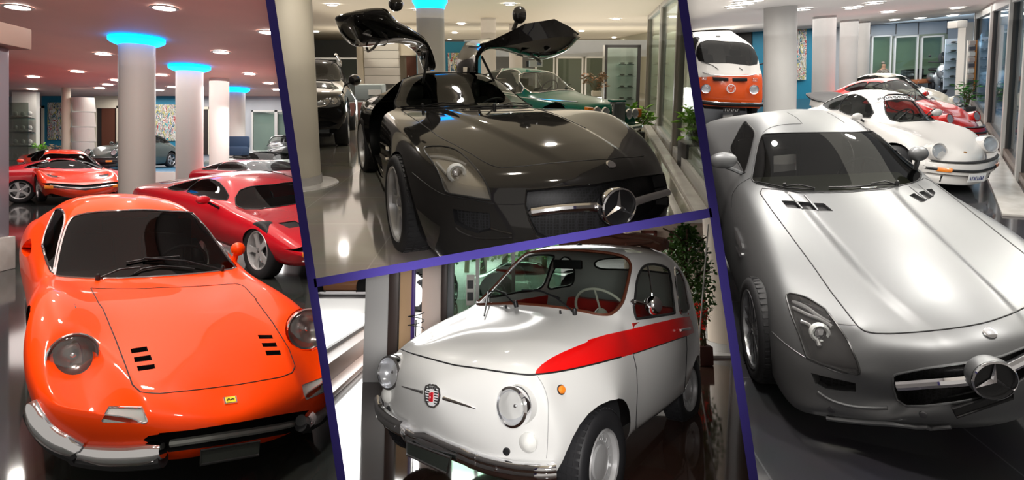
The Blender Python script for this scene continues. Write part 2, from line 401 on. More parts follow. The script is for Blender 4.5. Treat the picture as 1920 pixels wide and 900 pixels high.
PB_W911 = (MX([[0.08091, 0.99496, -0.05924, 6.28567], [-0.98657, 0.07148, -0.14685, 8.83255], [-0.14188, 0.07033, 0.98738, 1.17655]]), [0.8598, 0.786, 0.989], [((0.52,-0.6,0.66),(1757,282)),((0.52,0.6,0.66),(1850.5,267)),((0.76,0,0.59),(1811,286)),((-0.62,-0.58,0.92),(1640,225)),((-0.62,0.58,0.92),(1743,220)),((-1.05,-0.47,1.22),(1632,180)),((-1.05,0.47,1.22),(1714,177.5)),((-1.5,0,1.32),(1632,166)),((0.6,-0.76,0.45),(1732,306)),((0.6,0.76,0.45),(1864,296)),((0.92,0,0.36),(1824,328)),((-2.3,-0.64,0.95),(1545,197)),((0.84,-0.3,0.24),(1783,340))])
PB_R911 = (MX([[0.35945, 0.93128, -0.05924, 9.30261], [-0.92591, 0.34803, -0.14685, 12.86702], [-0.11614, 0.10764, 0.98738, 1.9576]]), [0.8525, 0.833, 0.9192], [((0.52,0.6,0.66),(1825.6,216)),((0.52,-0.6,0.66),(1775,221)),((-1.05,-0.47,1.22),(1668,156)),((-1.05,0.47,1.22),(1701,148)),((-1.5,0,1.32),(1645,147)),((-0.62,0.58,0.92),(1737,183)),((0.6,0.76,0.42),(1838,240)),((-2.9,-0.5,0.8),(1562,173))])
PB_C911 = (MX([[0.13257, 0.9894, -0.05924, 11.81239], [-0.98152, 0.12272, -0.14685, 17.02902], [-0.13802, 0.07762, 0.98738, 2.72719]]), [0.9128, 0.9077, 0.9117], [((-1.05,-0.47,1.22),(1660,143)),((-1.05,0.47,1.22),(1696,140)),((-1.5,0,1.32),(1650,136)),((0.52,0.6,0.66),(1788,186)),((-2.9,-0.5,0.8),(1588,155)),((-0.62,0.58,0.92),(1722,160))])
PB_BEN = (MX([[0.63297, 0.77418, 0.0, 1.09524], [-0.76456, 0.62511, -0.15712, 8.9706], [-0.12164, 0.09945, 0.98758, 1.76188]]), [0.7346, 0.7291, 0.7429], [((0.88,-0.6,0.74),(1117,210)),((0.89,-0.42,0.74),(1132.5,210)),((0.93,-0.2,0.98),(1149,191)),((0.93,0.2,0.98),(1170,190)),((0.93,-0.2,0.7),(1149,222)),((-0.92,-0.68,1.01),(992,178)),((-0.92,0.68,1.01),(1076,169)),((-1.46,-0.6,1.38),(973,137)),((-1.46,0.6,1.38),(1046,137)),((0.8,-0.78,0.74),(1102,208))])
PB_SUV = (MX([[0.22236, 0.97496, 0.0, -3.15483], [-0.96286, 0.2196, -0.15712, 8.75594], [-0.15318, 0.03494, 0.98758, 1.72773]]), [0.7696, 0.7764, 0.8008], [((0.62,0.8,0.84),(639,185)),((0.82,0.42,0.8),(597,196)),((-0.68,0.7,1.15),(633,151)),((-1.3,0.62,1.6),(630,113)),((0,0.93,0.37),(654,236)),((0,0.9,0),(650,270)),((-2.85,0.93,0.37),(667,229)),((-2.85,0.93,0.0),(666,242))])
# ---------------------------------------------------------------- materials
def paint(name, col, metal=0., rough=.35, coat=1., flake=None):
    return mat(name, col, rough, metal, coat)
BLK = mat('black_plastic', (.012, .012, .013), .45)
RUB = mat('tyre_rubber', (.018, .018, .02), .6, bump=(60, .3))
CHR = mat('chrome', (.88, .88, .9), .06, 1)
ALU = mat('alloy', (.55, .56, .58), .28, 1)
DALU = mat('dark_alloy', (.22, .22, .23), .3, 1)
LENS = glass('lens_glass', (1, 1, 1), .10, .9)
REFL = mat('reflector', (.82, .84, .88), .22, .45, bump=(25, .5))
TRIM = mat('dark_trim', (.02, .02, .02), .3)
INT = mat('interior_trim', (.03, .025, .022), .7)
WGL = glass('windscreen_glass', (.80, .86, .82), .03, .72, .25)
DGL = glass('dark_glass', (.5, .50, .48), .012, .40, .16)
AMB = mat('amber_lens', (.9, .25, .02), .15, coat=1)
REDL = mat('red_lens', (.6, .01, .01), .15, coat=1)
WHT = mat('white_plastic', (.8, .8, .8), .4)
PLT = mat('plate_black', (.03, .035, .03), .4)
BRIM = mat('bright_rim', (.70, .70, .70), .3, .55)
STEEL = mat('brushed_steel', (.45, .47, .48), .35, .9)
def Z(x0, y0, s, pts): return [(x0+x*s, y0+y*s) for x, y in pts]
def spline(p, k=5, closed=True): return [(q.x, q.y) for q in smooth_path([(a, b, 0) for a, b in p], k, closed)]
def mesh_grid_mat(name, scale=60, a=(.01, .01, .01), b=(.045, .045, .05)):
    m = mat(name, a, .4); n = m.node_tree; bs = n.nodes['Principled BSDF']; tc = n.nodes.new('ShaderNodeTexCoord')
    vo = n.nodes.new('ShaderNodeTexVoronoi'); vo.feature = 'DISTANCE_TO_EDGE'; vo.inputs['Scale'].default_value = scale; vo.inputs['Randomness'].default_value = .15
    r = n.nodes.new('ShaderNodeMapRange'); r.inputs[1].default_value = .08; r.inputs[2].default_value = .16; r.inputs[3].default_value = 1; r.inputs[4].default_value = 0
    mx = n.nodes.new('ShaderNodeMix'); mx.data_type = 'RGBA'; mx.inputs[6].default_value = (*a, 1); mx.inputs[7].default_value = (*b, 1)
    n.links.new(tc.outputs['Object'], vo.inputs['Vector']); n.links.new(vo.outputs['Distance'], r.inputs[0]); n.links.new(r.outputs[0], mx.inputs[0]); n.links.new(mx.outputs[2], bs.inputs['Base Color'])
    return m
GRL = mesh_grid_mat('grille_mesh', b=(.02, .02, .022)); GRL.node_tree.nodes['Principled BSDF'].inputs['Specular IOR Level'].default_value = .2
class Car:
    def __init__(c, name, label, w, rows, nose, tail, body_mat, cat='car', group=None, lv=3, pre=None, nb=.5, front_x=0, tb=.5):
        c.w = w; c.m = body_mat
        M = w.M.copy(); up = M.to_3x3() @ Vector((0, 0, 1))
        c.root = empty(name, M, label, cat, group)
        g = shell(rows, nose, tail, lv, nb, tb=tb)
        if pre:
            for p in g.v: pre(p)
        c.raw = g
        c.s = Skin(w.geo(g))
        c.R3 = M.to_3x3(); c.fwd = c.R3 @ Vector((1, 0, 0)); c.lat = c.R3 @ Vector((0, 1, 0)); c.up = up
    def part(c, name, g, m, parent=None, **k): return obj(name, g, m, parent or c.root, M=c.w.M, **k)
    def P(c, *p): return c.w(p)
    def cutp(c, poly, n=4, **k): return c.s.take(c.s.region_px(spline(poly, n) if n else poly, **k))
    def side(c, pts, s, remove=True, n=4, ymin=.05, nm=-.2):       # polygon of design (x,z) on side s
        q = spline(pts, n) if n else pts
        P3 = c.w.many([(x, s*.9, z) for x, z in q]); lat = c.lat*s; cen = c.w((0, 0, .5))
        def test(f): return (f.calc_center_median()-c.w.M.translation).dot(lat) > ymin and f.normal.dot(lat) > nm
        return c.s.take(c.s.region_dir(P3, -lat, test))
    def top(c, pts, n=4, d=(0, 0, 1), test=None):
        q = spline(pts, n) if n else pts
        P3 = c.w.many([(x, y, 1.) for x, y in q]); dd = c.R3 @ Vector(d)
        return c.s.take(c.s.region_dir(P3, -dd, test))
    def back(c, pts, n=4, d=(-1, 0, .6)):        # polygon of (y,z) seen from the rear
        q = spline(pts, n) if n else pts; P3 = c.w.many([(-1.6, y, z) for y, z in q]); dd = (c.R3 @ Vector(d)).normalized()
        o = c.w((-1.3, 0, 0)); return c.s.take(c.s.region_dir(P3, -dd, lambda f: f.normal.dot(dd) > .62 and (f.calc_center_median()-o).dot(c.fwd) < 0))
    def arches(c, xf, xr, r, z, sides=(1, -1), rr=None):
        for s in sides:
            for k, x in enumerate((xf, xr)):
                R = (rr or r) if k else r
                c.side([(x+R*math.cos(a)/c.w.S[0]*1., z+R*math.sin(a)/c.w.S[2]) for a in [2*math.pi*i/28 for i in range(28)]], s, n=0, ymin=.4*c.w.S[1], nm=.18)
    def line(c, pts, m=None, r=.0028, name='panel_gap', closed=False, k=6, parent=None, off=0):
        g = Geo(); P = []
        for q in smooth_path([(a, b, 0) for a, b in pts], k, closed):
            p, n = c.s.hit(q.x, q.y)
            if p is not None: P.append(p+n*off)
        if len(P) > 2: c.part(name, tube(P, r, 5, closed), m or BLK, parent)
    def strip(c, pts, r, m, name, off=0., k=6, n=8, closed=False, parent=None, radii=None):
        P = []
        for q in smooth_path([(a, b, 0) for a, b in pts], k, closed):
            p, nn = c.s.near(q.x, q.y); P.append(p+nn*off)
        return c.part(name, tube(P, r, n, closed), m, parent)
    def rim(c, g, r, m, name, parent=None, off=0.):
        L = rim_loop(g)
        if len(L) > 4: return c.part(name, tube(L[::2] if len(L) > 60 else L, r, 6, True), m, parent)
    def recess(c, g, d, mf, mw, name, fname=None, parent=None):
        fl, w = offset(g, -d); p = c.part(name, fl, mf, parent)
        c.part(fname or 'surround', w, mw, p if parent is None else parent, ang=None); return p
    def body(c, name='body'): return c.part(name, c.s.all(), c.m)
    def dots(c): pass
    def wheel(c, loc, r, wd, side, rim='five', tm=None, rm=None, rr=None, name='wheel', hub=None, steer=0, cap=None, n=5, tread=True):
        """tyre (the part) with rim, hub as sub-parts"""
        x, y, z = loc; S = c.w.S
        o = c.w((x, y, z)); lat = (c.R3 @ Vector((math.sin(steer)*-side, side, 0)).normalized()); 
        M = axis(o, lat, c.up); rr = rr or r*.66; h = wd/2
        prof = [(rr, -h*.8), (rr+.01, -h), (r*.93, -h), (r*.985, -h*.82), (r, -h*.5), (r, h*.5), (r*.985, h*.82), (r*.93, h*.98), (rr+.02, h), (rr, h*.85)]
        t = c.part(name, lathe(prof, 40, M), tm or RUB, ang=50)
        tr = Geo()
        for k in range(48 if tread else 0):                      # tread blocks
            a = 2*math.pi*k/48
            for yy in (-.62, -.2, .2, .62):
                b = box(-.011, .011, -h*.16, h*.16, r-.006, r+.0015); b.xf(M @ Matrix.Rotation(a, 4, 'Z') @ Matrix.Rotation(math.pi/2, 4, 'Y') @ Matrix.Translation((0, 0, 0)) @ Matrix.Translation((0, yy*h, 0)) @ Matrix.Rotation(math.pi/2, 4, 'Z') @ Matrix.Identity(4)) if False else b.xf(M @ Matrix.Rotation(a, 4, 'Z') @ Matrix(((0, 0, 1, 0), (1, 0, 0, 0), (0, 1, 0, yy*h), (0, 0, 0, 1))))
                tr.merge(b)
        if tread: c.part('tread', tr, tm or RUB, t, flat=True)
        rm = rm or ALU; g = Geo()
        lathe([(rr*1.03, h*.9), (rr*1.0, h*.98), (rr*.95, h*.9), (rr*.92, h*.5), (rr*.90, -h*.5)], 40, M, g)
        if rim == 'five':
            for k in range(n):
                a = 2*math.pi*k/n
                p = prism([(-.16*rr, rr*.12), (.16*rr, rr*.12), (.12*rr, rr*.55), (.22*rr, rr*.95), (-.22*rr, rr*.95), (-.12*rr, rr*.55)], .022); g.merge(p.xf(M @ Matrix.Translation((0, 0, h*.55)) @ Matrix.Rotation(a, 4, 'Z')))
        elif rim == 'twin':
            for k in range(n):
                a = 2*math.pi*k/n
                for sg in (1, -1):
                    p = prism([(sg*.006, rr*.15), (sg*.03, rr*.15), (sg*.058, rr*.95), (sg*.028, rr*.95)], .03); g.merge(p.xf(M @ Matrix.Translation((0, 0, h*.55)) @ Matrix.Rotation(a, 4, 'Z')))
        elif rim == 'disc':
            lathe([(rr*.93, h*.55), (rr*.8, h*.35), (rr*.62, h*.5), (rr*.3, h*.55), (0, h*.55)], 40, M, g)
            for k in range(16):
                a = 2*math.pi*k/16; p = prism(rrect(.014, .03, .006, 3), .004); g.merge(p.xf(M @ Matrix.Rotation(a, 4, 'Z') @ Matrix.Translation((0, rr*.74, h*.5))))
        R = c.part('rim', g, rm, t, ang=30)
        hr = hub or rr*.2
        c.part('hub_cap', lathe([(hr, h*.5), (hr*.98, h*.68), (hr*.6, h*.78), (0, h*.8)], 24, M), cap or CHR, t)
        c.part('wheel_back', lathe([(rr*.95, -h*.45), (0, -h*.45)], 32, M), BLK, t)
        br = lathe([(rr*.72, -h*.1), (rr*.72, 0), (rr*.2, 0)], 32, M)
        c.part('brake_disc', br, DALU, t)
        return t
    def wells(c, xf, xr, r, z, y0, y1):          # dark inner wheel housings and floor pan
        for x in (xf, xr):
            for s in (1, -1):
                q = Geo(); N = 16; S = c.w.S
                for k in range(N+1):
                    a = math.pi*(1.15*k/N-.075)
                    for y in (y0, y1): q.v.append(Vector((x+(r+.02)*math.cos(a)/S[0], s*y, z+(r+.02)*math.sin(a)/S[2])))
                q.f = [(2*k, 2*k+1, 2*k+3, 2*k+2) for k in range(N)]+[tuple(range(0, 2*N+2, 2))]
                c.part('wheel_housing', c.w.geo(q), BLK, ang=None)
        b = c.w.geo(box(xr-r*.6, xf+r*.75, -y0, y0, .17, .24)); c.part('floor_pan', b, BLK, flat=True)
    def seat(c, x, y, z, m, h=.55, wd=.46, head=True, name='seat', lean=.35):
        g = bevel(box(-.25, .25, -wd/2, wd/2, 0, .14), .04)
        bk = bevel(box(-.07, .07, -wd/2, wd/2, 0, h), .05); bk.xf(Matrix.Translation((-.24, 0, .08)) @ Matrix.Rotation(-lean, 4, 'Y')); g.merge(bk)
        g.xf(Matrix.Translation((x, y, z))); s = c.part(name, c.w.geo(g), m)
        if head:
            k = bevel(box(-.05, .05, -.14, .14, 0, .17), .04); k.xf(Matrix.Translation((x-.24-math.sin(lean)*(h+.1), y, z+.08+math.cos(lean)*h))); c.part('headrest', c.w.geo(k), m, s)
        return s
    def steering(c, loc, r=.18, m=None, tr=.012, tilt=.45):
        o = c.w(loc); n = (c.R3 @ Vector((-math.cos(tilt), 0, math.sin(tilt)))).normalized(); M = axis(o, n, c.lat)
        g = tube([M @ Vector((r*math.cos(a), r*math.sin(a), 0)) for a in [2*math.pi*k/32 for k in range(32)]], tr, 8, True)
        for a in (math.pi, 0, math.pi*1.5): tube([M @ Vector((0, 0, -.02)), M @ Vector((r*math.cos(a), r*math.sin(a), 0))], tr*.8, 6, g=g)
        lathe([(0, .0), (.04, -.005), (.045, -.03), (.02, -.25)], 16, M, g)
        return c.part('steering_wheel', g, m or BLK)
    def round_lamp(c, uv, r, depth=.0, face=None, ring=.012, inner=None, name='headlight', rim_m=None, dome=.25, back=.06, push=0., pos=None, bulb=True):
        p, n = c.s.near(*uv)
        if pos is not None: p = pos
        f = face if face is not None else c.fwd
        p = p-(p-CP).normalized()*push; M = axis(p, f)
        b = c.part(name, lathe([(r*.99, .002), (r*.9, -back*.3), (r*.6, -back*.75), (r*.2, -back), (0, -back)], 32, M), inner or REFL)
        c.part('headlight_rim', lathe([(r*.97, .004), (r*1.02, .016), (r*1.02+ring, .008), (r*1.02+ring, -.03), (r*.97, -.03)], 40, M), rim_m or CHR, b)
        k = [(r*math.cos(a), r*dome*math.sin(a)) for a in [math.pi/2*i/6 for i in range(7)]]
        c.part('headlight_lens', lathe(k, 32, M), LENS, b)
        if bulb: c.part('bulb', lathe([(0, -back*.2), (r*.12, -back*.35), (r*.1, -back)], 12, M), CHR, b)
        return b
    def patch(c, poly, d, m, name, n=4, parent=None, **k):   # raised plate over a pixel region
        g = c.s.take(c.s.region_px(spline(poly, n) if n else poly), remove=False)
        if g.f: return c.part(name, thick(g, d), m, parent, **k)
def wiper(c, base, tip, name='wiper', blade=None, off=.012, side=0):
    """arm from base pixel to tip pixel over the glass, blade line in pixels"""
    P = [c.s.near(*q) for q in (base, tip)]
    a = P[0][0]+P[0][1]*.01; b = P[1][0]+P[1][1]*off*2
    g = tube([a, (a+b)/2+P[0][1]*off*2, b], .006, 6); lathe([(.014, -.01), (.014, .02), (.008, .03), (0, .03)], 12, axis(a, P[0][1]), g)
    o = c.part(name, g, BLK)
    if blade:
        Q = []
        for q in blade:
            p, n = c.s.near(*q); Q.append(p+n*off)
        c.part('wiper_blade', tube(Q, .006, 6), BLK, o)
    return o
def plate(c, quad, m=None, dist=None, frame=None, name='license_plate', t=.012, fm=None, parent=None, push=.0, depthpts=None):
    """rectangular plate whose corners lie on the given pixels; the depth comes from the bumper plane"""
    o, n = depthpts
    P = []
    for u, v in quad:
        d = ray(u, v); k = (o-CP).dot(n)/d.dot(n); P.append(CP+d*k)
    g = Geo(); g.v = P+[p-n*t for p in P]; g.f = [(0, 1, 2, 3), (7, 6, 5, 4), (0, 4, 5, 1), (1, 5, 6, 2), (2, 6, 7, 3), (3, 7, 4, 0)]
    o2 = c.part(name, g, m or PLT, flat=True)
    c.part('plate_frame', tube([p+n*.001 for p in P], .006, 6, True), fm or CHR, o2)
    return o2, P, n
RD = [ # x, sweep, x_side, [(y,z) sill..centre]
(.88,.30,.60,[(.66,.20),(.74,.26),(.77,.33),(.78,.40),(.76,.45),(.70,.49),(.58,.51),(.44,.52),(.30,.53),(.15,.535),(0,.54)]),
(.78,.26,.48,[(.70,.18),(.78,.24),(.81,.34),(.815,.44),(.79,.51),(.71,.56),(.58,.57),(.44,.575),(.30,.585),(.15,.59),(0,.595)]),
(.62,.20,.36,[(.72,.17),(.80,.22),(.835,.34),(.84,.46),(.81,.57),(.71,.645),(.56,.64),(.44,.625),(.30,.63),(.15,.635),(0,.64)]),
(.42,.10,.24,[(.74,.17),(.81,.22),(.845,.34),(.85,.48),(.82,.62),(.71,.715),(.56,.70),(.44,.67),(.30,.67),(.15,.675),(0,.68)]),
(.15,.05,.08,[(.74,.17),(.81,.22),(.85,.34),(.855,.50),(.83,.66),(.71,.775),(.56,.755),(.44,.715),(.30,.715),(.15,.72),(0,.725)]),
(-.12,.05,-.14,[(.74,.17),(.81,.22),(.85,.34),(.855,.50),(.83,.67),(.71,.80),(.58,.78),(.45,.745),(.30,.745),(.15,.75),(0,.755)]),
(-.42,.30,-.50,[(.74,.17),(.80,.22),(.83,.34),(.84,.50),(.82,.67),(.74,.785),(.63,.775),(.48,.765),(.32,.765),(.16,.77),(0,.775)]),
(-.50,.38,-.72,[(.74,.17),(.79,.22),(.82,.34),(.83,.50),(.81,.67),(.755,.78),(.69,.79),(.60,.80),(.42,.80),(.20,.80),(0,.80)]),
(-.86,.28,-.96,[(.74,.17),(.79,.22),(.82,.34),(.83,.50),(.81,.67),(.765,.77),(.69,.81),(.61,.90),(.42,.93),(.20,.945),(0,.95)]),
(-1.14,.24,-1.22,[(.74,.17),(.79,.22),(.82,.34),(.835,.50),(.82,.66),(.775,.76),(.68,.82),(.56,.98),(.42,1.06),(.22,1.085),(0,1.09)]),
(-1.40,.15,-1.45,[(.74,.17),(.79,.22),(.82,.34),(.84,.50),(.83,.66),(.79,.76),(.68,.82),(.55,1.00),(.44,1.085),(.23,1.12),(0,1.13)]),
(-1.75,.0,-1.75,[(.74,.17),(.79,.22),(.83,.34),(.85,.50),(.85,.66),(.81,.77),(.68,.84),(.55,1.0),(.44,1.08),(.23,1.12),(0,1.13)]),
(-2.05,.0,-2.05,[(.74,.17),(.80,.22),(.84,.34),(.865,.50),(.87,.66),(.82,.80),(.68,.87),(.56,.97),(.46,1.04),(.23,1.06),(0,1.06)]),
(-2.40,.0,-2.40,[(.74,.17),(.81,.22),(.85,.34),(.875,.50),(.88,.68),(.82,.83),(.68,.88),(.57,.92),(.48,.95),(.23,.90),(0,.90)]),
(-2.8,.0,-2.8,[(.74,.20),(.81,.26),(.84,.36),(.86,.50),(.85,.68),(.79,.82),(.68,.86),(.57,.87),(.48,.88),(.23,.87),(0,.87)]),
(-3.3,.0,-3.25,[(.66,.30),(.74,.34),(.77,.42),(.78,.54),(.76,.68),(.70,.77),(.62,.79),(.5,.80),(.4,.80),(.2,.80),(0,.80)])]
ND = [(.80,.20),(.88,.26),(.92,.33),(.94,.42),(.93,.49),(.88,.54)]
TD = [(-3.25,.30),(-3.32,.38),(-3.36,.48),(-3.36,.6),(-3.34,.72),(-3.3,.80)]
RS = [
(.86,.28,.60,[(.79,.10),(.85,.17),(.87,.32),(.88,.44),(.865,.55),(.79,.625),(.66,.66),(.50,.68),(.33,.69),(.16,.70),(0,.70)]),
(.66,.20,.44,[(.84,.11),(.90,.18),(.925,.33),(.935,.47),(.92,.61),(.83,.705),(.68,.725),(.50,.735),(.33,.75),(.16,.757),(0,.76)]),
(.40,.12,.26,[(.85,.13),(.91,.20),(.95,.34),(.96,.50),(.935,.68),(.84,.785),(.68,.785),(.50,.79),(.33,.81),(.16,.82),(0,.825)]),
(.10,.05,.04,[(.85,.13),(.91,.20),(.955,.34),(.965,.50),(.945,.71),(.855,.84),(.70,.845),(.50,.845),(.33,.865),(.16,.875),(0,.88)]),
(-.20,.05,-.20,[(.85,.13),(.91,.20),(.95,.34),(.965,.50),(.945,.73),(.865,.865),(.72,.88),(.52,.885),(.33,.90),(.16,.905),(0,.91)]),
(-.50,.10,-.50,[(.85,.14),(.90,.20),(.92,.34),(.93,.50),(.92,.73),(.865,.88),(.74,.905),(.54,.91),(.35,.92),(.17,.928),(0,.93)]),
(-.68,.42,-.92,[(.85,.14),(.90,.20),(.91,.34),(.925,.50),(.92,.72),(.87,.885),(.79,.92),(.70,.935),(.48,.945),(.23,.95),(0,.955)]),
(-1.05,.34,-1.22,[(.85,.14),(.90,.20),(.91,.34),(.925,.50),(.92,.72),(.88,.885),(.80,.93),(.665,1.03),(.47,1.075),(.23,1.09),(0,1.095)]),
(-1.42,.26,-1.52,[(.85,.14),(.90,.20),(.91,.34),(.925,.50),(.92,.72),(.88,.885),(.80,.94),(.59,1.14),(.45,1.195),(.22,1.225),(0,1.23)]),
(-1.80,.05,-1.80,[(.85,.14),(.90,.20),(.92,.34),(.93,.50),(.925,.72),(.88,.885),(.80,.945),(.61,1.15),(.47,1.22),(.23,1.255),(0,1.262)]),
(-2.2,.0,-2.2,[(.85,.14),(.90,.20),(.93,.34),(.95,.50),(.945,.72),(.90,.90),(.80,.96),(.61,1.12),(.49,1.19),(.24,1.225),(0,1.235)]),
(-2.65,.0,-2.65,[(.85,.14),(.91,.20),(.95,.34),(.97,.50),(.965,.74),(.91,.92),(.80,.98),(.64,1.05),(.52,1.09),(.25,1.12),(0,1.13)]),
(-3.1,.0,-3.1,[(.85,.16),(.91,.22),(.94,.34),(.96,.50),(.95,.74),(.89,.90),(.78,.95),(.64,.97),(.5,.99),(.25,1.0),(0,1.01)]),
(-3.6,.05,-3.55,[(.78,.22),(.84,.28),(.86,.4),(.87,.52),(.86,.68),(.81,.82),(.70,.87),(.58,.89),(.45,.90),(.25,.90),(0,.90)])]
NS = [(.86,.10),(.93,.18),(.95,.32),(.95,.46),(.92,.60),(.86,.70)]
TS = [(-3.58,.22),(-3.68,.34),(-3.70,.46),(-3.69,.6),(-3.66,.76),(-3.6,.90)]
_b = [(.58,.20),(.615,.24),(.63,.38),(.635,.54),(.63,.72)]
RF = [
(.44,.16,.33,[(.54,.25),(.57,.30),(.58,.42),(.585,.54),(.58,.65),(.545,.705),(.47,.73),(.38,.745),(.26,.75),(.13,.755),(0,.755)]),
(.35,.12,.26,[(.57,.23),(.60,.28),(.615,.42),(.62,.55),(.61,.67),(.57,.745),(.49,.775),(.39,.79),(.27,.80),(.13,.805),(0,.805)]),
(.16,.05,.12,[(.58,.22),(.62,.27),(.645,.42),(.65,.55),(.63,.69),(.585,.78),(.50,.815),(.40,.835),(.27,.85),(.13,.855),(0,.855)]),
(-.05,.0,-.05,[(.58,.20),(.62,.25),(.655,.40),(.66,.54),(.64,.70),(.595,.805),(.52,.845),(.41,.865),(.28,.88),(.13,.885),(0,.885)]),
(-.22,.04,-.26,[(.58,.20),(.62,.24),(.64,.38),(.645,.54),(.635,.72),(.60,.825),(.54,.865),(.44,.89),(.30,.905),(.14,.91),(0,.91)]),
(-.33,.14,-.44,_b+[(.60,.84),(.575,.88),(.54,.91),(.36,.93),(.18,.938),(0,.94)]),
(-.48,.13,-.58,_b+[(.60,.85),(.58,.89),(.505,1.07),(.36,1.10),(.18,1.11),(0,1.115)]),
(-.60,.11,-.72,_b+[(.60,.85),(.58,.90),(.475,1.20),(.38,1.245),(.2,1.265),(0,1.27)]),
(-.85,.0,-.86,_b+[(.60,.85),(.58,.90),(.475,1.22),(.39,1.285),(.20,1.305),(0,1.31)]),
(-1.25,.0,-1.25,_b+[(.60,.85),(.58,.90),(.47,1.21),(.385,1.28),(.20,1.31),(0,1.32)]),
(-1.58,.0,-1.6,[(.58,.21),(.62,.25),(.645,.39),(.65,.54),(.635,.72),(.60,.84),(.575,.90),(.45,1.15),(.37,1.22),(.19,1.26),(0,1.27)]),
(-1.9,.0,-1.9,[(.58,.22),(.63,.28),(.665,.40),(.67,.54),(.64,.72),(.59,.82),(.55,.87),(.42,1.02),(.34,1.08),(.18,1.12),(0,1.13)]),
(-2.15,.0,-2.15,[(.60,.26),(.64,.32),(.65,.42),(.64,.54),(.62,.68),(.57,.77),(.50,.82),(.40,.87),(.32,.90),(.17,.92),(0,.93)]),
(-2.42,.0,-2.36,[(.50,.32),(.54,.36),(.55,.44),(.55,.52),(.53,.60),(.49,.66),(.44,.69),(.36,.71),(.28,.72),(.14,.73),(0,.73)])]
NF = [(.40,.23),(.47,.29),(.51,.42),(.52,.55),(.50,.67),(.44,.755)]
TF = [(-2.34,.30),(-2.42,.38),(-2.46,.46),(-2.46,.55),(-2.45,.64),(-2.42,.73)]
# ================================================================ shells of the other cars
def mk(rows):
    out = []
    for r in rows:
        x, sw, xs, z0, ws, wm, zm, wc, zc = r[:9]; t = r[9:]
        p = [(ws*.93, z0), (ws, z0+.05), (wm*.985, z0+.05+(zm-z0)*.5), (wm, zm), (wm*.5+wc*.5+.02, zm+(zc-zm)*.6), (wc, zc)]
        if len(t) == 1: zh = t[0]; p += [(wc*f, zc+(zh-zc)*g) for f, g in ((.84, .3), (.64, .6), (.42, .85), (.2, .97), (0, 1))]
        else:
            yb, zb, yr, zr, zt = t; p += [(yb, zb), ((yb+yr)/2+.02, (zb+zr)/2), (yr, zr), (yr*.52, zt-(zt-zr)*.15), (0, zt)]
        out.append((x, sw, xs, p))
    return out
M911 = dict(rows=mk([
(.80,.30,.52,.24,.68,.72,.42,.62,.54,.57), (.66,.22,.40,.20,.74,.785,.45,.68,.63,.62), (.48,.12,.28,.20,.76,.81,.48,.66,.76,.68), (.15,.03,.10,.20,.76,.825,.50,.66,.84,.76),
(-.15,.03,-.15,.20,.76,.82,.52,.66,.87,.83), (-.34,.35,-.52,.20,.76,.80,.52,.66,.88,.64,.90,.56,.90,.91), (-.66,.28,-.80,.20,.76,.80,.52,.70,.87,.645,.91,.53,1.06,1.10), (-.98,.22,-1.10,.20,.76,.80,.52,.70,.87,.645,.91,.49,1.20,1.27),
(-1.4,.0,-1.4,.20,.76,.80,.52,.70,.87,.65,.91,.49,1.23,1.32), (-1.85,.0,-1.85,.20,.77,.81,.52,.72,.87,.65,.92,.48,1.18,1.27), (-2.3,.0,-2.3,.20,.78,.84,.52,.74,.86,.64,.93,.50,1.06,1.13), (-2.75,.0,-2.7,.24,.76,.83,.52,.70,.82,.93), (-3.15,.15,-3.0,.32,.68,.74,.52,.62,.70,.74)]),
 nose=[(.84,.22),(.90,.30),(.92,.38),(.90,.45),(.86,.52),(.80,.57)], tail=[(-3.1,.3),(-3.2,.4),(-3.24,.5),(-3.24,.58),(-3.22,.66),(-3.15,.74)], wb=-2.27, r=.31, tr=.70, arch=.35)
MWEDGE = dict(rows=mk([
(.90,.18,.72,.30,.70,.76,.40,.70,.48,.50), (.72,.14,.56,.22,.76,.81,.44,.74,.55,.56), (.4,.05,.34,.18,.78,.84,.47,.76,.64,.63), (.0,.02,.0,.18,.78,.845,.49,.76,.72,.70),
(-.35,.25,-.45,.18,.78,.84,.50,.76,.77,.75), (-.50,.3,-.70,.18,.78,.84,.52,.76,.80,.70,.81,.62,.80,.81), (-.95,.22,-1.05,.18,.78,.84,.52,.77,.81,.69,.83,.54,.98,1.01), (-1.28,.15,-1.35,.18,.78,.845,.54,.78,.82,.68,.85,.49,1.07,1.10),
(-1.7,.0,-1.7,.18,.79,.855,.56,.80,.83,.68,.86,.49,1.08,1.12), (-2.1,.0,-2.1,.18,.80,.87,.56,.80,.85,.68,.88,.50,1.02,1.05), (-2.5,.0,-2.5,.18,.80,.875,.58,.80,.85,.68,.89,.56,.92,.93), (-3.0,.0,-3.0,.22,.80,.87,.58,.80,.83,.87), (-3.4,.05,-3.38,.30,.76,.83,.58,.77,.78,.84)]),
 nose=[(.86,.24),(.92,.29),(.95,.35),(.95,.40),(.94,.45),(.90,.50)], tail=[(-3.35,.3),(-3.42,.4),(-3.44,.5),(-3.44,.6),(-3.43,.72),(-3.4,.84)], wb=-2.4, r=.32, tr=.73, arch=.35)
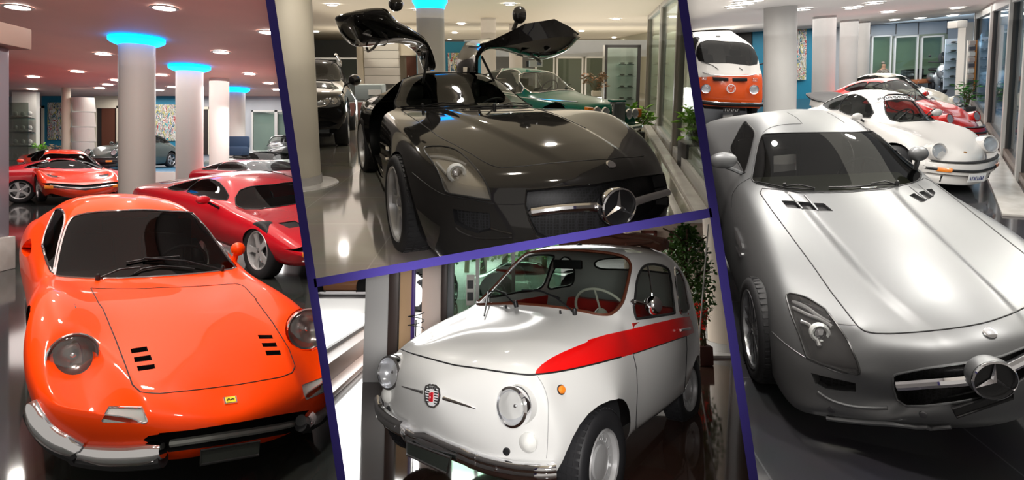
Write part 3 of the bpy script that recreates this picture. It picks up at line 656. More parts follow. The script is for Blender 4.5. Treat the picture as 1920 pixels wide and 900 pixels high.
MSEDAN = dict(rows=mk([
(.86,.10,.78,.32,.80,.85,.50,.74,.78,.92), (.76,.08,.70,.26,.84,.90,.52,.78,.82,.95), (.4,.03,.36,.24,.86,.93,.55,.80,.86,.98), (.0,.0,.0,.24,.86,.94,.56,.81,.88,1.0),
(-.5,.0,-.5,.24,.86,.94,.58,.81,.90,1.02), (-.80,.18,-.92,.24,.86,.94,.58,.81,.92,.76,.98,.68,1.01,1.04), (-1.1,.14,-1.2,.24,.86,.94,.58,.81,.93,.75,1.0,.64,1.20,1.23), (-1.4,.10,-1.46,.24,.86,.94,.58,.81,.93,.75,1.0,.60,1.38,1.42),
(-2.0,.0,-2.0,.24,.86,.94,.58,.81,.93,.75,1.0,.60,1.42,1.48), (-2.7,.0,-2.7,.24,.86,.94,.58,.81,.93,.75,1.0,.59,1.38,1.45), (-3.15,.0,-3.15,.24,.86,.94,.58,.80,.93,.74,1.0,.60,1.18,1.22), (-3.5,.0,-3.5,.24,.86,.93,.58,.79,.90,.98), (-4.2,.05,-4.15,.32,.80,.88,.56,.75,.80,.88)]),
 nose=[(.82,.30),(.88,.38),(.90,.50),(.90,.62),(.89,.78),(.86,.92)], tail=[(-4.2,.32),(-4.28,.42),(-4.3,.55),(-4.3,.65),(-4.27,.78),(-4.2,.88)], wb=-3.06, r=.34, tr=.78, arch=.39)
MVAN = dict(rows=mk([
(.92,.14,.80,.40,.72,.78,.70,.74,1.10,1.16), (.88,.14,.76,.36,.76,.82,.72,.77,1.14,.72,1.20,.66,1.22,1.24), (.80,.16,.66,.34,.78,.84,.74,.79,1.15,.74,1.22,.66,1.52,1.56), (.66,.22,.48,.34,.79,.85,.74,.80,1.15,.75,1.24,.62,1.76,1.80),
(.36,.2,.2,.34,.80,.855,.74,.80,1.15,.76,1.26,.64,1.84,1.92), (-.3,.0,-.3,.34,.80,.86,.74,.80,1.15,.77,1.28,.66,1.86,1.95), (-1.2,.0,-1.2,.34,.80,.86,.74,.80,1.15,.77,1.28,.66,1.86,1.95), (-2.2,.0,-2.2,.34,.80,.86,.74,.80,1.15,.77,1.28,.66,1.86,1.95),
(-3.1,.0,-3.1,.36,.80,.85,.74,.79,1.14,.75,1.26,.62,1.80,1.88), (-3.4,.1,-3.32,.42,.74,.80,.74,.74,1.10,.70,1.22,.56,1.66,1.72)]),
 nose=[(.86,.40),(.94,.50),(.97,.64),(.98,.80),(.96,1.0),(.92,1.16)], tail=[(-3.4,.42),(-3.5,.6),(-3.52,.8),(-3.52,1.0),(-3.5,1.3),(-3.4,1.72)], wb=-2.4, r=.33, tr=.70, arch=.38)
MSUV = dict(rows=mk([
(.80,.20,.62,.34,.80,.86,.58,.78,.88,.98), (.66,.14,.54,.28,.84,.91,.60,.82,.94,1.02), (.3,.05,.25,.28,.86,.95,.62,.84,1.0,1.08), (-.2,.0,-.2,.28,.86,.95,.64,.84,1.03,1.12),
(-.50,.25,-.68,.28,.86,.95,.66,.84,1.06,.80,1.12,.70,1.15,1.18), (-.88,.2,-1.0,.28,.86,.95,.66,.84,1.07,.79,1.14,.66,1.38,1.42), (-1.2,.15,-1.3,.28,.86,.95,.66,.84,1.07,.78,1.14,.62,1.60,1.66),
(-2.0,.0,-2.0,.28,.86,.95,.66,.84,1.08,.78,1.15,.62,1.64,1.73), (-2.9,.0,-2.9,.28,.86,.95,.66,.84,1.08,.78,1.16,.61,1.60,1.70), (-3.5,.0,-3.5,.30,.84,.93,.66,.82,1.06,.76,1.15,.58,1.42,1.50), (-3.8,.1,-3.7,.36,.80,.88,.66,.78,1.0,1.08)]),
 nose=[(.76,.32),(.84,.42),(.88,.56),(.88,.72),(.86,.86),(.80,.98)], tail=[(-3.8,.34),(-3.86,.48),(-3.88,.6),(-3.88,.75),(-3.86,.9),(-3.8,1.08)], wb=-2.85, r=.37, tr=.80, arch=.42)
class Affine(Warp):
    def __init__(s, M, S): s.M = M; s.S = S
    def many(s, pts): return [s.M @ Vector((q[0]*s.S[0], q[1]*s.S[1], q[2]*s.S[2])) for q in pts]
def front_cut(c, pts, d=(1, 0, .45), n=3, xmin=-9):
    q = spline(pts, n) if n else pts; P3 = c.w.many([(0, y, z) for y, z in q]); dd = (c.R3 @ Vector(d)).normalized(); e = c.w((xmin, 0, 0))
    return c.s.take(c.s.region_dir(P3, -dd, lambda f: f.normal.dot(dd) > .15 and (f.calc_center_median()-e).dot(c.fwd) > 0))
def sview(zref, x, y, z, d): pass
def shadow_poly(d, pts):                         # polygon given as 3D design points -> (y,z) at x=0 along d
    return [(y-x*d[1]/d[0], z-x*d[2]/d[0]) for x, y, z in pts]
def bgcar(model, name, label, w, col, ws=None, sides=(), rear=None, m=None, rims='five', rim_m=None, lv=2, group=None, gl=None, seats=True, pre=None, wheels=True, cat='car', band=None, trim=None):
    m = m or paint(name+'_paint', col, rough=.2); c = Car(name, label, w, model['rows'], model['nose'], model['tail'], m, cat=cat, group=group, lv=lv, pre=pre)
    gl = gl or WGL; d = (1, 0, .45)
    g = front_cut(c, shadow_poly(d, ws), d); c.ws = g
    sg = []
    for q in sides:
        for s in (1, -1): sg.append(c.side(q, s, n=3))
    rg = c.back(rear, d=(-1, 0, .5)) if rear else None
    c.arches(0, model['wb'], model['arch'], model['r'])
    p = c.part('windshield', g, gl); c.rim(g, .010, trim or BLK, 'windshield_seal', p)
    for x in sg:
        if x.f: p = c.part('side_window', x, gl); c.rim(x, .009, trim or BLK, 'window_seal', p)
    if rg and rg.f: c.part('rear_window', rg, gl)
    if wheels:
        for s in (1, -1):
            for x in (0, model['wb']): c.wheel((x, s*model['tr']/1., model['r']), model['r']*w.S[2], .2, s, rims, rm=rim_m or ALU, tread=False)
    c.wells(0, model['wb'], model['arch'], model['r'], model['tr']-.2, model['tr']+.05)
    return c
def dlamp(c, p, r, f=None, **k):                 # round lamp at design point
    o = c.w(p); f = (c.fwd if f is None else f)
    return c.round_lamp((0, 0), r, face=f, pos=o, **k) if True else None
def dbox(c, name, x0, x1, y0, y1, z0, z1, m, bev=.015, parent=None, **k):
    return c.part(name, c.w.geo(bevel(box(x0, x1, y0, y1, z0, z1), bev) if bev else box(x0, x1, y0, y1, z0, z1)), m, parent, **k)
def dtube(c, name, pts, r, m, parent=None, n=8, k=4, **kw):
    return c.part(name, tube(c.w.many(smooth_path(pts, k)), r, n), m, parent, **kw)
def dmirror(c, p, m, sx=.05, sy=.09, sz=.06, s=1):
    o = c.w(p); g = subdiv(box(-1, 1, -1, 1, -1, 1), 2); g.v = [o+c.fwd*(q.x*sx*1.3)+c.lat*(q.y*sy*1.3)+c.up*(q.z*sz*1.3) for q in g.v]
    a = c.part('door_mirror', g, m); q, n, i, dd = c.s.bvh.find_nearest(o); c.part('mirror_foot', tube([o, q], .018, 6), BLK, a); return a
def front_grid(c, pts, name, depth, mf, mw, d=(1, 0, 0), n=2, parent=None, xmin=0):
    g = front_cut(c, pts, d, n, xmin)
    if g.f: return c.recess(g, depth, mf, mw, name, name+'_edge', parent)
# ================================================================ the four bays: shells
R1 = Room(285, 300, 0, 1.644); R2 = Room(110, 900, 0, 1.293); R3 = Room(440, 960, 0, 1.386); R4 = Room(80, 1650, -.06, 2.131)
def tiles(name, a, b, mortar, size=1.2, rough=.08, sq=1., ms=.004, bump=0):
    m = mat(name, a, rough, spec=.6); n = m.node_tree; bs = n.nodes['Principled BSDF']; tc = n.nodes.new('ShaderNodeTexCoord'); br = n.nodes.new('ShaderNodeTexBrick')
    br.offset = 0; br.inputs['Color1'].default_value = (*a, 1); br.inputs['Color2'].default_value = (*b, 1); br.inputs['Mortar'].default_value = (*mortar, 1)
    br.inputs['Scale'].default_value = 1; br.inputs['Mortar Size'].default_value = ms; br.inputs['Brick Width'].default_value = size; br.inputs['Row Height'].default_value = size*sq
    nz = n.nodes.new('ShaderNodeTexNoise'); nz.inputs['Scale'].default_value = 2.5; nz.inputs['Detail'].default_value = 8; mx = n.nodes.new('ShaderNodeMix'); mx.data_type = 'RGBA'; mx.blend_type = 'MULTIPLY'; mx.inputs[0].default_value = .35
    n.links.new(tc.outputs['Object'], br.inputs['Vector']); n.links.new(tc.outputs['Object'], nz.inputs['Vector'])
    n.links.new(br.outputs['Color'], mx.inputs[6]); n.links.new(nz.outputs['Color'], mx.inputs[7]); n.links.new(mx.outputs[2], bs.inputs['Base Color']); return m
def grid_plane(x0, x1, y0, y1, z, nx=8, ny=12):
    g = Geo(); g.v = [Vector((x0+(x1-x0)*i/nx, y0+(y1-y0)*j/ny, z)) for j in range(ny+1) for i in range(nx+1)]
    g.f = [(j*(nx+1)+i, j*(nx+1)+i+1, (j+1)*(nx+1)+i+1, (j+1)*(nx+1)+i) for j in range(ny) for i in range(nx)]; return g
def S(room, name, g, m, **k): return obj(name, g, m, None, local=True, M=room.M, kind='structure', flat=True, **k)
def RB(room, name, u0, u1, v0, v1, y, t, m, parent=None, kind=None, label=None, cat=None, group=None, bev=0, z0=None, z1=None):
    """box facing the camera spanning the given pixels at local distance y, t metres deep behind it"""
    a = room.atd(u0, v1, y); b = room.atd(u1, v0, y); c_ = room.atd(u0, v0, y); d = room.atd(u1, v1, y)
    x0, x1 = (a.x+c_.x)/2, (b.x+d.x)/2; za = z0 if z0 is not None else (a.z+d.z)/2; zb = z1 if z1 is not None else (b.z+c_.z)/2
    g = box(x0, x1, y, y+t, za, zb); 
    if bev: g = bevel(g, bev)
    return obj(name, g, m, parent, local=True, M=room.M, kind=kind, label=label, cat=cat, group=group, flat=not bev)
def thing(room, name, loc, label, cat, group=None, rz=0):
    return empty(name, room.M @ Matrix.Translation(Vector(loc)) @ Matrix.Rotation(rz, 4, 'Z'), label, cat, group)
def TP(t, name, g, m, parent=None, **k): return obj(name, g, m, parent or t, local=True, M=WM[t.name], **k)
WALL = mat('white_wall', (.72, .70, .66), .6); PANELG = mat('grey_wall_panel', (.42, .44, .47), .4, noise=(.6, (.36, .38, .41))); TURQ = mat('turquoise_wall', (.015, .20, .33), .5)
CREAM = mat('cream_plaster', (.68, .62, .50), .6); DARK = mat('dark_opening', (.018, .013, .012), .5); BROWN = mat('brown_curtain', (.10, .03, .015), .6)
COLM = mat('column_plaster', (.70, .66, .62), .35); MARB = mat('white_marble', (.62, .60, .57), .25, noise=(4, (.5, .47, .44)))
FRM = mat('dark_window_frame', (.045, .042, .04), .4); FRL = mat('light_frame', (.55, .54, .52), .4); WOODF = mat('wood_edge', (.45, .18, .04), .4)
FRM2 = mat('grey_post', (.24, .22, .19), .4); PG = glass('shop_glass', (.9, .98, .95), .06, .92); PG2 = glass('office_glass', (.88, .95, .9), .04, .92, .12)
def lampmat(name, col, e):
    m = mat(name, col, emit=e); m.node_tree.nodes['Principled BSDF'].inputs['Base Color'].default_value = (.02, .02, .02, 1); return m
LW = lampmat('lamp_glow_warm', (1, .88, .70), 60); LN = lampmat('lamp_glow_neutral', (1, .95, .88), 60); LB = lampmat('lamp_glow_bright', (1, .95, .88), 240); BLUE = lampmat('cove_glow_blue', (.0, .30, 1), 5)
def art(name, base, cols, sc):
    m = mat(name, base, .5); n = m.node_tree; bs = n.nodes['Principled BSDF']; tc = n.nodes.new('ShaderNodeTexCoord'); mp = n.nodes.new('ShaderNodeMapping'); mp.inputs['Scale'].default_value = (sc*1.6, sc*1.6, sc*.6)
    nz = n.nodes.new('ShaderNodeTexNoise'); nz.inputs['Scale'].default_value = 1; nz.inputs['Detail'].default_value = 5; nz.inputs['Distortion'].default_value = 1.5
    r = n.nodes.new('ShaderNodeValToRGB'); r.color_ramp.interpolation = 'CONSTANT'; e = r.color_ramp.elements
    while len(e) < len(cols): e.new(.5)
    for k, cc in enumerate(cols): e[k].position = .3+.42*k/len(cols); e[k].color = (*cc, 1)
    e[0].position = 0
    n.links.new(tc.outputs['Object'], mp.inputs[0]); n.links.new(mp.outputs[0], nz.inputs['Vector']); n.links.new(nz.outputs['Fac'], r.inputs[0]); n.links.new(r.outputs[0], bs.inputs['Base Color']); return m
ART = art('abstract_art', (.5, .5, .5), [(.02, .25, .3), (.55, .6, .55), (.3, .03, .03), (.65, .65, .6), (.05, .12, .2), (.45, .4, .1), (.6, .62, .6), (.02, .02, .03), (.1, .4, .45)], 3.)
def downlight(room, loc, r, label, group, m=LN, proto={}):
    t = thing(room, 'ceiling_light', loc, label, 'ceiling light', group)
    TP(t, 'trim_ring', lathe([(r*.92, -.004), (r*1.0, -.02), (r*1.25, -.012), (r*1.28, 0)], 24), FRL); TP(t, 'lamp', lathe([(0, -.006), (r*.92, -.006)], 20), m); return t
def lights_px(room, H, pts, r, label, group, m=LN):
    for u, v in pts:
        p = room.floor(u, v, H)
        if p.y > 0: downlight(room, p, r, label, group, m)
def column(room, u, w, y, z0, z1, label, ring=False, base=True, m=None, rr=1.55, parent_panel=None):
    p = room.atd(u, 300, y); r = w/2/F*y; t = thing(room, 'column', (p.x, y, z0), label, 'column')
    TP(t, 'shaft', lathe([(r, 0), (r, z1-z0)], 40), m or COLM)
    if base: TP(t, 'plinth', lathe([(r*1.0, .10), (r*1.06, .10), (r*1.08, 0), (0, 0)], 40), MARB)
    if ring:
        h = z1-z0; TP(t, 'light_cove', lathe([(r*1.02, h-.20), (r*rr*.9, h-.14), (r*rr, h-.10), (r*rr, h-.02), (r*1.0, h-.02)], 40), BLUE)
    return t
def office_row(room, us, v0, v1, y, label, cat='glass partition', m=PG2):
    for k, (a, b) in enumerate(us):
        t = thing(room, 'office_window', room.atd((a+b)/2, v1, y), label[k], cat); M = WM[t.name]
        A = room.atd(a, v1, y); B_ = room.atd(b, v0, y); o = room.I @ M.translation; x0, x1, zz = A.x-o.x, B_.x-o.x, B_.z-A.z
        fw = (x1-x0)*.045+.02
        TP(t, 'pane', box(x0+fw, x1-fw, 0, .02, 0.0, zz-fw), m, flat=True); f = Geo()
        for bb in ((x0, x0+fw, 0, zz), (x1-fw, x1, 0, zz), (x0, x1, zz-fw, zz)): box(bb[0], bb[1], -.04, .05, bb[2], bb[3], g=f)
        TP(t, 'frame', f, FRL, flat=True)
def plant(room, loc, label, n=26, h=.7, r=.35, leaf=.10, pot=None, col=(.10, .28, .03), seed=1, potm=None, cat='plant', name='potted_plant'):
    rnd = random.Random(seed); t = thing(room, name, loc, label, cat); z0 = pot[2] if pot else 0
    if pot: TP(t, 'pot', bevel(box(-pot[0]/2, pot[0]/2, -pot[1]/2, pot[1]/2, 0, pot[2]), .02), potm or CREAM)
    lv = Geo(); sm = Geo()
    for k in range(n):
        a = rnd.uniform(0, 6.28); q = rnd.uniform(.2, 1)*r; top = Vector((math.cos(a)*q, math.sin(a)*q, z0+h*rnd.uniform(.35, 1))); s0 = Vector((rnd.uniform(-.06, .06), rnd.uniform(-.06, .06), z0-.02))
        tube(smooth_path([s0, (s0+top)/2+Vector((0, 0, h*.12)), top], 3), .006, 4, g=sm)
        for j in range(4):
            an = rnd.uniform(0, 6.28); d = Vector((math.cos(an), math.sin(an), rnd.uniform(-.3, .7))).normalized()*leaf*rnd.uniform(.7, 1.3); w = d.cross(Vector((0, 0, 1))).normalized()*leaf*.28; b0 = top-Vector((0, 0, 1))*rnd.uniform(0, h*.3)
            lv.add([b0, b0+d*.5+w+Vector((0, 0, .02)), b0+d, b0+d*.5-w+Vector((0, 0, .02)), b0+d*.5-Vector((0, 0, .01))], [(0, 1, 4), (1, 2, 4), (2, 3, 4), (3, 0, 4)])
    TP(t, 'leaves', lv, mat('leaf_green', col, .45, noise=(9, (col[0]*2.2, col[1]*1.7, col[2]*2)))); TP(t, 'stems', sm, mat('stem', (.12, .10, .04), .6)); return t
def tree(room, loc, label, h, r, n=900, leaf=.05, z0=.5, seed=3, trunk=.04):
    rnd = random.Random(seed); t = thing(room, 'ficus_tree', loc, label, 'tree'); lv = Geo(); tr = Geo()
    tube(smooth_path([(0, 0, 0), (.05, .02, h*.3), (-.03, 0, h*.6), (0, .02, h*.92)], 4), trunk, 8, g=tr)
    for k in range(18):
        a = rnd.uniform(0, 6.28); z = rnd.uniform(z0, h*.85); tube([(0, 0, z), (math.cos(a)*r*.5, math.sin(a)*r*.5, z+.2), (math.cos(a)*r*.85, math.sin(a)*r*.85, z+.25)], .010, 5, g=tr)
    for k in range(n):
        z = rnd.uniform(z0, h); f = math.sin(math.pi*min(1, max(.08, (z-z0)/(h-z0))))**.5; a = rnd.uniform(0, 6.28); q = r*f*rnd.uniform(.35, 1.05); p = Vector((math.cos(a)*q, math.sin(a)*q, z))
        d = Vector((rnd.uniform(-1, 1), rnd.uniform(-1, 1), rnd.uniform(-.9, .4))).normalized()*leaf; w = d.cross(Vector((rnd.uniform(-1, 1), rnd.uniform(-1, 1), 1))).normalized()*leaf*.35
        lv.add([p, p+d*.5+w, p+d, p+d*.5-w], [(0, 1, 2), (0, 2, 3)])
    TP(t, 'foliage', lv, mat('ficus_leaf', (.045, .13, .02), .4, noise=(6, (.14, .28, .06)))); TP(t, 'trunk', tr, mat('bark', (.10, .06, .035), .8)); return t
# ---------------------------------------------------------------- bay 1, left
def bay1():
    CUR[0] = 1; Y = 28.0; H = 4.30
    S(R1, 'floor', grid_plane(-26, 2, .6, Y+.5, 0, 6, 8), tiles('dark_floor_tiles', (.035, .038, .036), (.045, .048, .046), (.02, .02, .02), 1.2, .07))
    S(R1, 'ceiling', grid_plane(-26, 2, .3, Y+.5, H, 6, 8), mat('rose_ceiling', (.74, .44, .38), .55, noise=(.5, (.66, .40, .35))))
    S(R1, 'wall_back', box(-26, 0, Y, Y+.2, 0, H), PANELG); S(R1, 'wall_left', box(-26.2, -26, 0, Y, 0, H), WALL)
    S(R1, 'display_platform', box(-25.5, -12.1, 21, 27.9, 0, .93), WALL); S(R1, 'display_platform', box(-12.05, -6, 24.8, 27.9, 0, .93), WALL); S(R1, 'floor_carpet', box(-25.4, -12.2, 21.25, 27.8, .931, .936), mat('blue_carpet', (.02, .12, .22), .6))  # two boxes forming the raised display platform at the back
    for u0, u1, v0, v1, m, lab in ((57, 78, 203, 275, DARK, 'black doorway beside the shoe cabinet'), (181, 219, 203, 282, DARK, 'dark doorway in the cream portal behind the green car'), (378, 391, 205, 290, DARK, 'narrow dark doorway between two columns')):
        t = thing(R1, 'doorway', R1.atd((u0+u1)/2, v1, Y-.12), lab, 'doorway'); o = R1.atd((u0+u1)/2, v1, Y-.12); a = R1.atd(u0, v1, Y-.12); b = R1.atd(u1, v0, Y-.12)
        x0, x1, zz = a.x-o.x, b.x-o.x, b.z-a.z; TP(t, 'opening', box(x0, x1, .03, .1, 0, zz), m, flat=True); f = Geo()
        for q in ((x0-.12, x0, 0, zz+.12), (x1, x1+.12, 0, zz+.12), (x0-.12, x1+.12, zz, zz+.12)): box(q[0], q[1], -.03, .12, q[2], q[3], g=f)
        TP(t, 'door_frame', f, CREAM, flat=True)
        if u0 == 181: TP(t, 'curtain', box(x0+.25*(x1-x0), x1-.1, .0, .03, 0, zz), BROWN, flat=True)
    RB(R1, 'wall_turquoise', 78, 118, 173, 280, Y-.10, .08, TURQ, kind='structure'); RB(R1, 'wall_turquoise', 221, 336, 173, 300, Y-.10, .08, TURQ, kind='structure')
    RB(R1, 'wall_portal', 176, 222, 172, 203, Y-.14, .1, CREAM, kind='structure')
    for a, b, c_, d, lab in ((89, 117, 192, 262, 'tall abstract painting on the turquoise strip behind the printer'), (286, 334, 196, 264, 'wide abstract painting on the turquoise wall between two blue-lit columns')):
        RB(R1, 'painting', a, b, c_, d, Y-.16, .05, ART, label=lab, cat='painting')
    column(R1, 124, 14, 24.2, 0, H, 'slim cream pillar left of the white slatted wall', base=False, m=CREAM)
    sw = thing(R1, 'slatted_wall', R1.atd(153, 285, 24.4), 'white wall of curved horizontal slats lit from above, behind the orange-red wedge car', 'wall feature'); o = R1.atd(153, 285, 24.4)
    a = R1.atd(131, 163, 24.4); b = R1.atd(177, 163, 24.4); x0, x1 = a.x-o.x, b.x-o.x
    for k in range(6):
        z = 3.9-k*.62-o.z; g = Geo(); n = 8
        for i in range(n+1):
            x = x0+(x1-x0)*i/n; yy = .35*math.sin(math.pi*i/n)
            for zz, dy in ((z, 0), (z-.58, .10), (z-.60, .16)): g.v.append(Vector((x, -yy+dy, zz)))
        for i in range(n): g.f += [(3*i, 3*i+1, 3*i+4, 3*i+3), (3*i+1, 3*i+2, 3*i+5, 3*i+4)]
        TP(sw, 'slat', g, WALL)
    column(R1, 257, 60, 13.6, 0, H, 'thick pale column with a glowing blue ring, nearest of the left bay', True)
    column(R1, 355.5, 46, 18.0, 0, H, 'pale column with a blue ring, second from the front', True)
    column(R1, 411, 34, 21.3, 0, H, 'plain pale column without a blue ring')
    column(R1, 444, 29, 24.3, 0, H, 'farthest pale column with a small blue ring', True)
    office_row(R1, [(472, 518), (518, 560)], 207, 292, Y-.15, ['glazed office door with a grey frame right of the farthest blue-lit column', 'glazed office panel cut off by the purple post in the left bay'])
    RB(R1, 'painting', 482, 505, 222, 262, Y+.9, .05, ART, label='dim abstract painting seen through the glazed office door', cat='painting') if False else None
    sf = thing(R1, 'sofa', R1.atd(437, 292, 22.5), 'dark blue sofa behind the silver sports car', 'sofa'); TP(sf, 'seat', bevel(box(-.5, .5, -.3, .3, 0, .35), .05), mat('navy_fabric', (.01, .03, .07), .7)); TP(sf, 'backrest', bevel(box(-.5, .5, .15, .35, .3, .75), .05), mat('navy_fabric2', (.01, .03, .07), .7))
    # left edge: mirrored pier and glass cabinet
    p = R1.atd(0, 300, 8.0); pr = thing(R1, 'pier', (p.x, 8.0, 0), 'grey mirrored pier at the left edge with a white base', 'pier')
    x1 = R1.atd(18, 300, 8.3).x-p.x; TP(pr, 'shaft', bevel(box(-1.2, x1, 0, .3, .46, 3.1), .02), mat('pier_grey', (.36, .33, .38), .12, .3)); TP(pr, 'base', bevel(box(-1.2, R1.atd(30, 430, 8.3).x-p.x, -.3, .3, 0, .46), .02), MARB); TP(pr, 'head', bevel(box(-1.2, R1.atd(60, 60, 8.5).x-p.x, -.1, .5, 3.12, 3.42), .02), mat('beige_head', (.45, .33, .28), .5))
    q = R1.atd(36, 200, 25); cb = thing(R1, 'shoe_cabinet', (q.x, 25, .94), 'tall glass-fronted cabinet of shoes behind the left edge pier', 'cabinet'); wd = R1.atd(57, 200, 25).x-q.x
    TP(cb, 'carcass', box(-wd*1.2, wd, .3, .5, 0, 3.3), WALL, flat=True)
    for k in range(4): TP(cb, 'shelf', box(-wd*1.1, wd*.95, -.1, .3, .3+k*.6, .33+k*.6), PG, flat=True)
    TP(cb, 'glass_front', box(-wd*1.15, wd, -.12, -.1, .1, 2.8), glass('cabinet_glass', (.8, .85, .8), .1, .8), flat=True)
    for k in range(4):
        for j in range(3):
            s_ = thing(R1, 'shoe', (q.x-wd*.7+j*wd*.65, 25.08, .94+.331+k*.6), 'pale shoe on a shelf of the tall glass cabinet', 'shoe', 'shoes in the tall cabinet')
            TP(s_, 'upper', subdiv(box(-.22, .22, -.08, .08, 0, .16), 2).merge(subdiv(box(.0, .22, -.07, .07, .08, .34), 2)), mat('shoe_pale', (.5, .5, .47), .5)); TP(s_, 'sole', bevel(box(-.22, .24, -.08, .08, -.0, .03), .01), BLK)
    # printer and flowers behind the wedge car
    dsk = thing(R1, 'reception_desk', (R1.atd(118, 290, 25.2).x, 25.2, 0), 'low white reception desk behind the orange-red wedge car', 'desk'); TP(dsk, 'top', bevel(box(-1.4, 1.0, -.3, .5, 1.42, 1.48), .01), WALL); TP(dsk, 'front', box(-1.35, .95, -.2, -.1, .94, 1.42), WALL, flat=True)
    pp = thing(R1, 'printer', (R1.atd(140, 280, 25.2).x, 25.3, 1.48), 'grey and black office printer on the desk behind the orange-red wedge car', 'printer')
    TP(pp, 'case', bevel(box(-.37, .37, -.2, .3, 0, .54), .04), mat('printer_grey', (.55, .57, .57), .4)); TP(pp, 'front_panel', bevel(box(-.28, .14, -.23, -.19, .03, .36), .02), BLK); TP(pp, 'lid', bevel(box(-.35, .35, -.22, .3, .55, .64), .02), mat('printer_lid', (.4, .42, .42), .4))
    plant(R1, (R1.atd(76, 280, 25.2).x, 25.2, 1.48), 'bright green potted plant on the desk left of the printer', 14, .45, .3, .16, (.25, .25, .12), (.18, .5, .04), 5)
    plant(R1, (R1.atd(103, 280, 25.2).x, 25.2, 1.48), 'pale dried flowers on the desk next to the printer', 18, .4, .4, .14, (.25, .25, .1), (.4, .36, .22), 6)
    pts = [(33, 13), (308, 14.5), (193, 101), (414, 97.5), (145, 134), (303, 140.5), (468, 138.6), (63, 144), (218, 150), (202, 158.6), (187, 165), (60, 167), (323, 163), (298, 169), (504, 156), (503, 60), (520, 168)]
    lights_px(R1, H-.01, pts, .19, 'round recessed light in the rose ceiling', 'ceiling lights of the left bay')
    for x, y in ((-2.9, 3.3), (-1.2, 3.3), (-2.9, 5.4), (-1.0, 5.4), (-4.6, 4.2), (-4.8, 7.4), (-2.4, 8.0), (-1.2, 1.6), (-2.2, 1.6)): downlight(R1, (x, y, H-.01), .17, 'round recessed light in the rose ceiling', 'ceiling lights of the left bay', LB)
